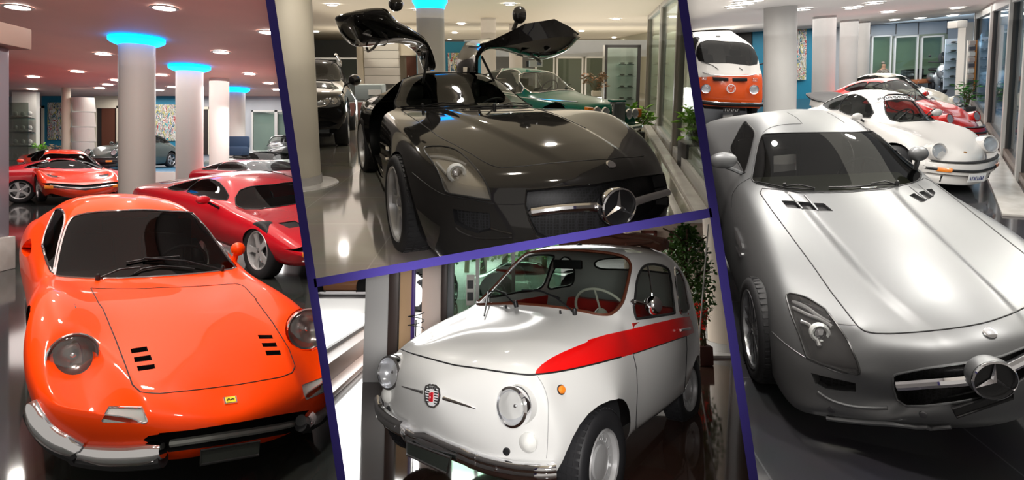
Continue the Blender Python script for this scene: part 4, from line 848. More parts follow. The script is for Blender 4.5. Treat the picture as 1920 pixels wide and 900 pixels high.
# ---------------------------------------------------------------- bay 2, upper middle
def bay2():
    CUR[0] = 2; Y = 31.; H = 1.293+.95
    S(R2, 'floor', grid_plane(-14, 12, .9, Y+.5, 0, 6, 8), tiles('taupe_floor_tiles', (.27, .25, .215), (.29, .265, .23), (.36, .34, .30), .9, .07, ms=.005))
    S(R2, 'ceiling', grid_plane(-14, 12, .5, Y+.5, H, 6, 8), mat('cream_ceiling', (.86, .78, .64), .6)); 
    S(R2, 'wall_back', box(-14, 12, Y, Y+.2, 0, H), PANELG)
    k = thing(R2, 'column', (R2.atd(556, 300, 6.0).x, 6.0, 0), 'broad cream column on a round marble base beside the black coupe', 'column')
    TP(k, 'shaft', lathe([(.235, 0), (.235, H)], 48), CREAM); TP(k, 'base', lathe([(.24, .10), (.245, .10), (.25, .015), (.40, .012), (.41, 0), (0, 0)], 48), MARB)
    bn = thing(R2, 'waste_bin', R2.floor(563, 340), 'black tapered waste bin in front of the broad cream column', 'waste bin'); TP(bn, 'bucket', lathe([(0, 0), (.09, 0), (.12, .42), (.112, .42), (.085, .01)], 28), BLK); TP(bn, 'foot', lathe([(.12, 0), (.12, .01), (0, .012)], 28), BLK)
    column(R2, 812.5, 51, 9.2, 0, H, 'white column glowing blue at the top between the raised doors', True, base=False, m=WALL, rr=1.25)
    column(R2, 917, 28, 14.2, 0, H, 'thin cream column right of the raised right door arm', base=False); column(R2, 967, 25, 16.5, 0, H, 'thin pale column behind the green saloon roof', base=False)
    RB(R2, 'wall_pier', 671, 682, 70, 235, 17.0, .2, CREAM, kind='structure')
    sw = thing(R2, 'slatted_wall', R2.atd(715, 150, 17.0), 'brightly lit white slatted wall left of the brown curtain', 'wall feature'); o = R2.atd(715, 150, 17.0); x0 = R2.atd(682, 100, 17).x-o.x; x1 = R2.atd(747, 100, 17).x-o.x
    for i in range(7): TP(sw, 'slat', bevel(box(x0, x1, .02*(i % 2), .2, H-o.z-.24*(i+1)+.012, H-o.z-.24*i), .006), WALL)
    RB(R2, 'wall_portal', 745, 800, 70, 104, 17.2, .2, CREAM, kind='structure'); RB(R2, 'doorway', 748, 800, 105, 210, 17.5, .1, mat('doorway_dim', (.25, .22, .17), .6), label='dim doorway behind the motorcycle under the left raised door', cat='doorway')
    RB(R2, 'curtain', 763, 781, 106, 210, 17.3, .08, BROWN, label='brown curtain hanging in the doorway behind the left raised door', cat='curtain')
    RB(R2, 'wall_turquoise', 836, 903, 78, 210, 19., .1, TURQ, kind='structure'); RB(R2, 'painting', 840, 868, 99, 150, 18.9, .05, ART, label='colourful abstract painting on turquoise beside the blue-lit column', cat='painting')
    RB(R2, 'wall_turquoise', 782, 790, 100, 210, 17.1, .1, TURQ, kind='structure')
    office_row(R2, [(584, 636), (636, 672)], 108, 200, 22., ['grey-framed office window behind the black off-roader roof', 'dark office window right of the off-roader roof'])
    office_row(R2, [(1003, 1040), (1042, 1094), (1095, 1137)], 106, 215, 20., ['open office doorway behind the sign on the green saloon', 'wide office window left of the potted orchid', 'office window behind the potted orchid'], 'office window')
    RB(R2, 'wall_panels', 870, 1215, 75, 106, 20.1, .1, PANELG, kind='structure'); RB(R2, 'office_interior', 1000, 1140, 104, 215, 23., .1, mat('office_olive', (.20, .20, .16), .6), kind='structure')
    # glass door with shoe shelves
    cb = thing(R2, 'shoe_cabinet', R2.atd(1165, 215, 15.), 'tall glass cabinet with lit shelves of shoes at the end of the glazed wall', 'cabinet'); o = R2.atd(1165, 215, 15.); hw = 33/F*15; zt = R2.atd(1165, 84, 15).z-o.z
    f = Geo(); box(-hw, -hw+.06, 0, .05, 0, zt, g=f); box(hw-.08, hw, 0, .05, 0, zt, g=f); box(-hw, hw, 0, .05, zt-.07, zt, g=f); TP(cb, 'frame', f, FRM, flat=True); TP(cb, 'back', box(-hw, hw, .4, .43, 0, zt), WALL, flat=True)
    TP(cb, 'glass_front', box(-hw+.06, hw-.08, .01, .03, 0, zt-.07), PG, flat=True)
    for i in range(4):
        z = R2.atd(1165, 121+22*i, 15).z-o.z; TP(cb, 'shelf', box(-.1, hw-.1, .08, .4, z-.012, z), PG, flat=True); w0 = room_pt(R2, o, 0)
        for j in range(2):
            s_ = thing(R2, 'shoe', (o.x+.02+j*.2, o.y+.2, o.z+z), 'dark shoe on a glass shelf of the lit cabinet', 'shoe', 'shoes in the lit cabinet'); TP(s_, 'upper', subdiv(box(-.07, .09, -.03, .03, .012, .06), 2), mat('shoe_dark', (.06, .05, .04), .4)); TP(s_, 'sole', box(-.08, .1, -.03, .03, 0, .012), BLK)
    # glazed wall on the right
    A = R2.floor(1212, 215); B_ = R2.floor(1345, 395); gw = [(0, .03), (.33, .38), (.62, .66), (1.0, 1.05)]
    d = B_-A
    for k2 in range(3):
        p0 = A+d*(gw[k2][1]); p1 = A+d*(gw[k2+1][0]); t = thing(R2, 'glazed_panel', p0, ['far glazed panel of the glass wall beside the shoe cabinet', 'middle glazed panel of the glass wall behind the plants', 'near glazed panel of the glass wall at the right divider'][k2], 'glazed panel', rz=math.atan2(d.y, d.x))
        L = (p1-p0).length; TP(t, 'pane', box(0, L, -.01, .01, .12, H-.08), PG, flat=True); TP(t, 'bottom_rail', box(0, L, -.05, .05, 0, .12), FRL, flat=True); TP(t, 'top_rail', box(0, L, -.05, .05, H-.08, H), FRL, flat=True)
        TP(t, 'post', box(-.10, 0, -.06, .06, 0, H), WALL if k2 == 1 else FRM2, flat=True); TP(t, 'inner_post', box(0, .03, -.03, .03, 0, H), FRM2, flat=True)
    S(R2, 'wall_outside', box(A.x+1.8, A.x+2.0, 2, Y, 0, H), mat('outside_olive', (.55, .53, .42), .6))
    for q, w_ in ((0, .10), (.22, .05)):
        kb = thing(R2, 'kerb', B_-Vector((q+.12, 0, 0)), ['broad white marble kerb under the glazed wall', 'narrow pale strip inlaid beside the kerb'][int(q > 0)], 'kerb', rz=math.atan2(-d.y, -d.x)); TP(kb, 'stone', bevel(box(-1.0, d.length, -.02, w_, 0, .04 if not q else .012), .005), MARB)
    # plants
    pl = R2.floor(1300, 318); bx = thing(R2, 'planter', pl, 'dark planter box with a beige front below the leafy plants', 'planter'); TP(bx, 'box', bevel(box(-.10, .3, 0, .35, 0, .30), .01), FRM); TP(bx, 'front_panel', box(-.06, .3, -.012, 0, .02, .27), CREAM, flat=True)
    plant(R2, (pl.x+.06, pl.y+.15, .30), 'leafy green plant rising from the beige-fronted planter', 22, .42, .20, .15, None, (.16, .38, .04), 11)
    p2 = R2.floor(1195, 262); plant(R2, (p2.x, p2.y, 0), 'leafy green plant in a dark pot beyond the black bonnet', 26, .42, .24, .16, (.2, .2, .14), (.16, .38, .04), 12, FRM)
    p3 = R2.atd(1118, 170, 13.); plant(R2, (p3.x, 13., p3.z-.12), 'potted orchid with red-brown blooms behind the green saloon bonnet', 16, .40, .35, .14, (.2, .2, .12), (.22, .16, .08), 13)
    # printer on its cupboard by the black off-roader
    q = R2.floor(692, 236); ck = thing(R2, 'cupboard', q, 'small white cupboard under the printer behind the black coupe', 'cupboard'); zt = .72
    TP(ck, 'body', bevel(box(-.22, .30, 0, .35, 0, zt-.22), .01), WALL)
    for i in range(2): TP(ck, 'door', box(-.20+.25*i, .03+.25*i, -.01, 0, .04, zt-.26), mat('cupboard_glass', (.35, .16, .14), .2), flat=True)
    pr = thing(R2, 'printer', (q.x, q.y, zt-.22), 'grey office printer on the small white cupboard', 'printer'); TP(pr, 'case', bevel(box(-.25, .28, -.02, .36, 0, .30), .03), mat('printer_body', (.32, .36, .36), .5)); TP(pr, 'tray', box(.02, .26, -.04, 0, .10, .2), WALL, flat=True)
    # motorcycle
    q = R2.floor(750, 213); mc = thing(R2, 'motorcycle', q, 'silver motorcycle standing behind the roof of the black coupe', 'motorcycle')
    for x in (-.3, .3): TP(mc, 'wheel', lathe([(.20, -.03), (.24, -.03), (.24, .03), (.20, .03), (.20, -.03)], 28, axis((x, 0, .24), (0, 1, 0))), RUB)
    TP(mc, 'tank', subdiv(box(-.16, .2, -.09, .09, .45, .66), 2), STEEL); TP(mc, 'seat', bevel(box(-.36, -.1, -.08, .08, .5, .58), .03), BLK)
    TP(mc, 'fork', tube([(.3, 0, .24), (.2, 0, .75)], .02, 8), CHR); TP(mc, 'handlebar', tube([(.18, -.22, .78), (.2, 0, .74), (.18, .22, .78)], .012, 8), BLK); TP(mc, 'headlamp', lathe([(0, 0), (.06, .02), (.075, .07), (0, .09)], 20, axis((.24, 0, .66), (1, 0, 0))), CHR); TP(mc, 'mirror', subdiv(box(.16, .2, .22, .32, .84, .9), 1), CHR)
    lights_px(R2, H-.008, [(623, 8), (593, 59), (653, 77), (654, 83), (783, 17), (865, 44), (853, 61), (843, 74), (956, 7), (1155, 35), (1090, 58), (1151, 70), (1262, 31), (700, 60)], .085, 'round recessed light in the cream ceiling', 'ceiling lights of the upper middle bay', LB)
    for x, y in ((-1.2, 2.2), (.2, 2.4), (1.4, 2.3), (-1.6, 3.6), (-.3, 3.8), (1.0, 3.7), (-1.8, 5.2), (.3, 5.4), (1.6, 5.3), (-.6, 7.), (2.4, 7.)): downlight(R2, (x, y, H-.008), .075, 'round recessed light in the cream ceiling', 'ceiling lights of the upper middle bay', LB)
def room_pt(r, o, z): return o
# ---------------------------------------------------------------- bay 3, lower middle
def bay3():
    CUR[0] = 3
    S(R3, 'floor', grid_plane(-3, 9, 1.0, 13, 0, 6, 6), tiles('brown_floor_tiles', (.055, .030, .022), (.065, .034, .025), (.03, .018, .014), 1.1, .06))
    S(R3, 'street', grid_plane(-16, 6, 6.4, 60, -.03, 6, 6), mat('asphalt', (.30, .28, .29), .8, noise=(3, (.38, .36, .37))))
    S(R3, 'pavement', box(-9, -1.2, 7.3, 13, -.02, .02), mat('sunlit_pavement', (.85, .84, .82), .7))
    Yw = 9.
    S(R3, 'wall_right', box(2.2, 12, 11.5, 11.7, 0, 3.2), mat('warm_plaster', (.62, .50, .40), .6))
    S(R3, 'ceiling_edge', box(1.6, 12, 10.9, 11.6, 1.60, 1.7), WALL)
    for u0, u1, lab in ((1203, 1234, 'small window with a brown frame above the rolled-back roof'), (1257, 1300, 'small window with a brown frame behind the indoor tree')):
        t = thing(R3, 'framed_window', R3.atd((u0+u1)/2, 474, 11.4), lab, 'window'); o = R3.atd((u0+u1)/2, 474, 11.4); a = R3.atd(u0, 434, 11.4); hw = o.x-a.x; zz = a.z-o.z+.02; f = Geo()
        for q in ((-hw, -hw+.06, 0, zz), (hw-.06, hw, 0, zz), (-hw, hw, zz-.06, zz), (-hw, hw, 0, .05)): box(q[0], q[1], -.02, .06, q[2], q[3], g=f)
        TP(t, 'frame', f, mat('brown_frame', (.12, .03, .02), .5), flat=True); TP(t, 'pane', box(-hw+.05, hw-.05, .02, .03, .04, zz-.05), mat('curtain_white', (.6, .62, .62), .4), flat=True)
    # window piers on the street side
    FRD = mat('bronze_frame', (.06, .04, .035), .4); PINK = mat('pink_plaster', (.78, .66, .60), .6); BEI = mat('beige_stone', (.55, .36, .20), .6); GREY = mat('grey_stone', (.62, .62, .62), .6)
    def pier(u0, u1, y, m, name, lab, cat='pillar', t_=.12):
        o = R3.atd((u0+u1)/2, 600, y); x0 = R3.atd(u0, 600, y).x-o.x; t = thing(R3, name, (o.x, y, 0), lab, cat); TP(t, 'shaft', bevel(box(x0, -x0, 0, t_, 0, 1.8), .01), m); return t
    pier(683, 728, 5.8, GREY, 'window_pillar', 'pale grey stone pillar of the shop window, left of the black post'); pier(727, 746, 5.6, FRD, 'window_post', 'dark bronze window post next to the pale grey pillar', 'post', .08)
    pier(746, 772, 6.2, BEI, 'window_pillar', 'beige stone pillar between two window posts'); pier(770, 777, 6.1, mat('violet_post', (.08, .04, .25), .4), 'window_post', 'thin violet edge of the beige pillar', 'post', .05)
    pier(790, 828, 6.4, PINK, 'window_pillar', 'pinkish white pillar left of the double dark post'); pier(826, 838, 6.1, FRD, 'window_post', 'dark post touching the pinkish pillar', 'post', .08); pier(838, 850, 6.0, mat('post_grey', (.16, .17, .18), .4), 'window_post', 'grey post at the edge of the green-tinted glass', 'post', .08)
    t = thing(R3, 'shop_window', (R3.atd(895, 560, 6.6).x, 6.6, 0), 'green-tinted shop window behind the ivory car', 'shop window'); GG = glass('green_glass', (.75, 1, .85), .12, .85); hw = 48/F*6.6
    TP(t, 'pane', box(-hw, hw*3.2, 0, .02, .1, 1.8), GG, flat=True); TP(t, 'mullion', box(-.02, .02, -.03, .05, 0, 1.8), FRL, flat=True); TP(t, 'mullion', box(hw*1.3, hw*1.3+.04, -.03, .05, 0, 1.8), FRL, flat=True); TP(t, 'notice', box(-.12, -.03, -.012, -.002, .62, .95), WALL, flat=True)
    for z in (.67, .80): TP(t, 'notice_print', box(-.11, -.045, -.016, -.013, z, z+.09), BLK, flat=True)
    # sill
    a = R3.floor(600, 770); b = R3.floor(715, 662); d = b-a; sl = thing(R3, 'window_sill', a-d*.3, 'brown window sill with a pale marble step along the street window', 'window sill', rz=math.atan2(d.y, d.x)); L = d.length*1.6
    TP(sl, 'step', bevel(box(0, L, 0, .14, 0, .05), .005), mat('sill_marble', (.75, .55, .48), .3)); TP(sl, 'ledge', bevel(box(0, L, .14, .34, 0, .22), .01), mat('sill_brown', (.16, .09, .06), .4)); TP(sl, 'rail', box(0, L, .30, .34, .22, .26), FRM, flat=True)
    # wire spiral
    o = R3.atd(780, 604, 5.0); wr = thing(R3, 'wire_rack', o, 'black wire spiral display stand beside the front lid', 'display stand'); TP(wr, 'spiral', tube([(.065*math.cos(a_), .065*math.sin(a_), -.06+.14*a_/12.6) for a_ in [k*.35 for k in range(37)]], .004, 5), BLK); TP(wr, 'pole', tube([(0, 0, -o.z), (0, 0, .02)], .006, 6), BLK); TP(wr, 'foot', lathe([(.08, -o.z), (.08, -o.z+.01), (0, -o.z+.012)], 20), BLK)
    tree(R3, (R3.atd(1292, 600, 6.9).x, 6.9, 0), 'leafy indoor ficus tree against the warm wall right of the ivory car', 1.50, .30, 3200, .055, .25); 
    fl = R3.atd(1312, 585, 6.6); plant(R3, (fl.x, 6.6, 0), 'pot of bright red flowers at the foot of the indoor tree', 14, .50, .09, .045, (.2, .2, .2), (.75, .03, .01), 21, mat('pot_brown', (.1, .03, .02), .6))
    c_ = R3.floor(1352, 668); cc = thing(R3, 'column', (c_.x+.30, c_.y+.3, 0), 'warm cream column with a banded base at the right divider', 'column'); TP(cc, 'shaft', lathe([(.33, .12), (.33, 2.0)], 40), mat('cream_column', (.62, .52, .42), .5)); TP(cc, 'base', lathe([(.335, .12), (.345, .12), (.35, 0), (0, 0)], 40), MARB)
    st = thing(R3, 'step', R3.floor(1250, 672), 'low pale marble step along the foot of the warm wall', 'step'); TP(st, 'tread', bevel(box(-.8, 2.5, 0, 1.6, 0, .03), .005), MARB); TP(st, 'riser', bevel(box(-.8, 2.5, .9, 1.8, .03, .07), .005), MARB)
    pl = thing(R3, 'steel_rod', (R3.atd(1312, 600, 6.5).x, 6.5, 0), 'thin pale rod leaning beside the indoor tree', 'rod'); TP(pl, 'rod', tube([(-.05, 0, 0), (.14, 0, 1.5)], .008, 6), WALL)
    # across the street
    S(R3, 'wall_street', box(-30, 12, 40, 41, 0, 4), mat('street_facade', (.75, .62, .5), .7))
    for k, (u, lab) in enumerate(((905, ''), (945, ''), (985, ''), (1020, ''), (875, ''))):
        y = 16+k*1.5; o = R3.floor(u, 540); tr = thing(R3, 'street_tree', (R3.atd(u, 500, y).x, y, 0), ['street tree seen through the left of the windscreen', 'street tree seen through the centre-left of the windscreen', 'street tree seen behind the far door window', 'street tree seen at the rear-view mirror', 'street tree behind the green shop window'][k], 'tree')
        TP(tr, 'trunk', tube([(0, 0, 0), (.05, 0, 1.3)], .09, 8), mat('street_bark', (.25, .2, .14), .8)); lv = Geo(); rnd = random.Random(k)
        for i in range(260):
            p = Vector((rnd.gauss(0, .45), rnd.gauss(0, .45), 1.5+rnd.gauss(0, .4))); dd = Vector((rnd.uniform(-1, 1), rnd.uniform(-1, 1), rnd.uniform(-1, 1))).normalized()*.14; w_ = dd.orthogonal().normalized()*.07; lv.add([p, p+dd*.5+w_, p+dd, p+dd*.5-w_], [(0, 1, 2, 3)])
        TP(tr, 'foliage', lv, mat('street_leaf', (.16, .40, .06), .6))
    lights_px(R3, 1.75, [(1318, 430)], .1, 'round light', 'x') if False else None
# ---------------------------------------------------------------- bay 4, right
def bay4():
    CUR[0] = 4; 
    Y = R4.floor(1700, 172).y; H = R4.atd(1700, 43, Y).z
    S(R4, 'floor', grid_plane(-2, 20, .9, Y+.5, 0, 6, 8), tiles('charcoal_floor_tiles', (.045, .045, .05), (.052, .052, .058), (.09, .09, .1), 1.2, .07, ms=.005))
    S(R4, 'ceiling', grid_plane(-2, 20, .4, Y+.5, H, 6, 8), mat('grey_ceiling', (.80, .78, .76), .6)); S(R4, 'wall_back', box(-2, 22, Y, Y+.2, 0, H), PANELG)
    Yf = Y-.3
    for u0, u1, v0, v1, m, n_ in ((1285, 1330, 10, 130, mat('deep_green_wall', (.01, .06, .06), .6), 'wall_green'), (1411, 1434, 17, 190, TURQ, 'wall_turquoise'), (1488, 1524, 22, 190, TURQ, 'wall_turquoise')): RB(R4, n_, u0, u1, v0, v1, Yf, .1, m, kind='structure')
    RB(R4, 'wall_portal', 1355, 1412, 12, 46, Yf-.05, .12, WALL, kind='structure'); RB(R4, 'wall_portal', 1355, 1374, 46, 170, Yf-.05, .12, WALL, kind='structure')
    RB(R4, 'doorway', 1375, 1409, 47, 170, Yf, .06, DARK, label='dark doorway behind the orange and white van roof', cat='doorway')
    RB(R4, 'door_frame', 1350, 1354, 20, 150, Yf-.1, .1, mat('red_brown_frame', (.22, .04, .02), .4), label='red-brown door frame left of the pale portal', cat='door frame'); RB(R4, 'glass_door', 1330, 1350, 20, 150, Yf-.05, .05, mat('bluish_door', (.10, .16, .22), .2), label='narrow bluish glass door beside the red-brown frame', cat='door')
    for a, b, c_, d, lab in ((1292, 1319, 14, 92, 'greenish abstract painting above the orange van'), (1489, 1512, 48, 150, 'abstract painting on turquoise between two grey columns')): RB(R4, 'painting', a, b, c_, d, Yf-.12, .05, ART, label=lab, cat='painting')
    GCOL = mat('grey_column', (.55, .54, .53), .4, noise=(.8, (.48, .47, .46)))
    column(R4, 1461, 57, 11.0, 0, H, 'thick grey column behind the silver roof', base=False, m=GCOL); column(R4, 1541, 39, 15.2, 0, H, 'grey column right of the abstract painting', base=False, m=GCOL)
    column(R4, 1586, 30, 18.5, 0, H, 'slender grey column left of the pair', base=False, m=GCOL); column(R4, 1611, 23, 20.5, 0, H, 'slimmest grey column in front of the office panels', base=False, m=GCOL)
    office_row(R4, [(1632, 1672), (1674, 1722), (1724, 1770)], 64, 150, Yf, ['office window behind the seated person', 'office window between the seated person and the scooter', 'office window behind the silver scooter'], 'office window')
    RB(R4, 'office_interior', 1632, 1775, 66, 150, Y-.02, .02, mat('office_green_dim', (.26, .30, .22), .6), kind='structure')
    for u in (1632, 1680, 1722, 1776): RB(R4, 'trim_1', u, u+1.2, 36, 64, Yf-.04, .02, FRM, kind='structure')
    RB(R4, 'trim_2', 1625, 1815, 40, 42.5, Yf-.04, .02, FRM, kind='structure')
    # shoe shelf
    o = R4.atd(1796, 168, 21.5); sh = thing(R4, 'shoe_shelf', o, 'open glass shelf unit of shoes at the far end of the glazed wall', 'shelf unit'); hw = 16/F*21.5; zt = R4.atd(1796, 72, 21.5).z-o.z
    TP(sh, 'back_panel', box(-hw, hw, .3, .33, 0, zt), PANELG, flat=True); TP(sh, 'side', box(hw, hw+.05, 0, .33, 0, zt), FRM, flat=True)
    for k in range(6):
        z = zt*(k+.4)/6; TP(sh, 'shelf', box(-hw, hw, 0, .3, z-.02, z), PG, flat=True)
        for j in range(2): s_ = thing(R4, 'shoe', (o.x-hw*.5+j*hw*.9, o.y+.12, o.z+z), 'dark shoe on the open glass shelf unit', 'shoe', 'shoes on the open shelf unit'); TP(s_, 'upper', subdiv(box(-.12, .14, -.05, .05, .015, .11), 2), mat('shoe_black', (.03, .03, .025), .4)); TP(s_, 'sole', box(-.13, .16, -.05, .05, 0, .015), BLK)
    # brochure rack post
    RB(R4, 'wall_pier', 1808, 1822, 42, 178, 17.5, .3, WALL, kind='structure'); rk = thing(R4, 'brochure_rack', R4.atd(1817, 170, 16.6), 'narrow wooden-edged brochure rack on the pier by the glazed wall', 'rack'); o = R4.atd(1817, 170, 16.6); zt = R4.atd(1817, 76, 16.6).z-o.z
    TP(rk, 'back', box(-.10, .10, 0, .04, 0, zt), WALL, flat=True); TP(rk, 'wood_edge', box(.10, .14, -.03, .05, 0, zt), WOODF, flat=True)
    for k in range(9): s_ = obj('brochure', box(o.x-.08, o.x+.08, o.y-.05, o.y-.01, o.z+zt*(k+.2)/9, o.z+zt*(k+.9)/9), mat('brochure_%d' % (k % 3), [(.5, .5, .48), (.06, .06, .07), (.35, .3, .28)][k % 3], .5), None, local=True, M=R4.M, flat=True, label='small brochure in the wooden-edged rack', cat='brochure', group='brochures in the rack')
    RB(R4, 'air_unit', 1795, 1815, 38, 52, 16.8, .4, WALL, label='white wall-mounted projector housing under the ceiling', cat='wall unit', bev=.04)
    # glazed wall
    A = R4.floor(1826, 196); B_ = R4.floor(1960, 400); d = B_-A; gw = [0, .42, .70, .86, 1.02]; ang = math.atan2(d.y, d.x)
    labs = ['farthest pane of the glazed wall next to the brochure rack', 'second pane of the glazed wall with blue street reflections', 'third pane of the glazed wall behind the indoor plants', 'nearest pane of the glazed wall at the right edge']
    for k in range(4):
        p0 = A+d*gw[k]; L = d.length*(gw[k+1]-gw[k]); t = thing(R4, 'glazed_panel', p0, labs[k], 'glazed panel', rz=ang); wz = .10
        TP(t, 'pane', box(wz, L, -.01, .01, .14, H*.93), glass('street_glass', (.75, .9, 1), .10, .85), flat=True); TP(t, 'post', box(-.10, wz, -.10, .10, 0, H), FRL, flat=True); TP(t, 'inner_post', box(wz, wz+.05, -.05, .05, .14, H*.93), FRM, flat=True)
        TP(t, 'bottom_rail', box(0, L, -.07, .07, 0, .14), mat('rail_brown', (.16, .12, .10), .4), flat=True); TP(t, 'top_rail', box(0, L, -.08, .08, H*.93, H), FRL, flat=True)
    kb = thing(R4, 'kerb', A, 'pale marble kerb along the foot of the glazed wall in the right bay', 'kerb', rz=ang); TP(kb, 'stone', bevel(box(0, d.length*1.02, -.42, -.10, 0, .03), .005), MARB)
    S(R4, 'pavement', box(A.x+.2, 30, 2, 30, -.05, -.01), mat('blue_pavement', (.20, .28, .38), .6)); S(R4, 'wall_street', box(26, 26.3, 2, 34, 0, 5), mat('dusk_facade', (.16, .28, .42), .6, noise=(.7, (.08, .15, .25)))); S(R4, 'wall_street', box(A.x+1, 26, 33.7, 34, 0, 5), mat('dusk_facade2', (.16, .28, .42), .6, noise=(.7, (.3, .4, .5))))
    p = R4.floor(1826, 240); 
    p = R4.floor(1893, 300); p.x += .5; plant(R4, (p.x, p.y, 0), 'leafy plant with pale flowers in a red-topped pot beyond the third pane', 22, .75, .28, .18, (.34, .34, .42), (.08, .28, .05), 31, mat('pot_grey_red', (.28, .22, .24), .5)); 
    p = R4.floor(1822, 212); plant(R4, (p.x-.15, p.y, 0), 'dark leafy plant in front of the far pane near the red car', 20, .7, .35, .2, (.3, .3, .2), (.05, .2, .04), 32, FRM)
    lights_px(R4, H-.01, [(1640, 5), (1795, 14.5), (1665, 22), (1505, 17), (1786, 29), (1725, 34), (1677, 37), (1775, 42), (1395, 6), (1380, 12), (1412, 0), (1600, 14)], .15, 'round recessed light in the grey ceiling', 'ceiling lights of the right bay')
    for x, y in ((1.2, 2.4), (2.6, 2.5), (1.4, 4.2), (2.9, 4.4), (4.3, 4.3), (2.4, 6.2), (4.4, 6.5), (3.6, 9.), (6.3, 9.5), (5.5, 12.)): downlight(R4, (x, y, H-.01), .12, 'round recessed light in the grey ceiling', 'ceiling lights of the right bay', LB)
    scooter(); bench(); person()
def scooter():
    o = R4.floor(1757, 174); t = thing(R4, 'scooter', (o.x, o.y, 0), 'silver motor scooter with a windscreen in front of the office windows', 'scooter', rz=-.35); s = 1.15
    def X(g): return g.xf(Matrix.Scale(s, 4))
    TP(t, 'front_wheel', X(lathe([(.17, -.05), (.23, -.05), (.25, 0), (.23, .05), (.17, .05), (.17, -.05)], 28, axis((0, -.62, .25), (1, 0, 0)))), RUB); TP(t, 'rear_wheel', X(lathe([(.17, -.05), (.23, -.05), (.25, 0), (.23, .05), (.17, .05), (.17, -.05)], 28, axis((0, .62, .25), (1, 0, 0)))), RUB)
    TP(t, 'front_fairing', X(subdiv(box(-.22, .22, -.62, -.30, .45, 1.05), 2)), STEEL); TP(t, 'leg_shield', X(subdiv(box(-.24, .24, -.36, -.22, .2, .85), 2)), STEEL); TP(t, 'mudguard', X(subdiv(box(-.09, .09, -.92, -.40, .36, .56), 2)), STEEL)
    TP(t, 'body', X(subdiv(box(-.20, .20, .1, .95, .3, .75), 2)), STEEL); TP(t, 'seat', X(subdiv(box(-.17, .17, .05, .9, .72, .88), 2)), BLK); TP(t, 'headlamp', X(subdiv(box(-.16, .16, -.66, -.56, .72, .88), 2)), CHR)
    TP(t, 'windscreen', X(subdiv(box(-.17, .17, -.42, -.39, 1.0, 1.45), 1)), glass('screen_smoke', (.5, .55, .55), .15, .4)); TP(t, 'handlebar', X(tube([(-.36, -.2, 1.1), (0, -.28, 1.05), (.36, -.2, 1.1)], .02, 8)), BLK)
    for q in (-1, 1): TP(t, 'mirror', X(subdiv(box(q*.34-.06, q*.34+.06, -.3, -.26, 1.25, 1.35), 1)), BLK)
    TP(t, 'kick_stand', X(tube([(0, -.15, .25), (.12, -.12, 0)], .02, 6)), CHR)
def bench():
    o = R4.floor(1716, 172); t = thing(R4, 'armchair', (o.x, o.y, 0), 'black armchair beside the silver scooter', 'armchair'); TP(t, 'seat', bevel(box(-.45, .45, -.3, .3, .35, .52), .04), mat('tan_cushion', (.35, .12, .05), .6)); TP(t, 'backrest', bevel(box(-.5, .5, .22, .36, .4, .95), .05), BLK)
    for s in (-1, 1):
        TP(t, 'armrest', bevel(box(s*.48-.05, s*.48+.05, -.34, .34, .60, .68), .02), BLK)
        for y in (-.3, .3): TP(t, 'leg', box(s*.48-.03, s*.48+.03, y-.03, y+.03, 0, .62), BLK, flat=True)
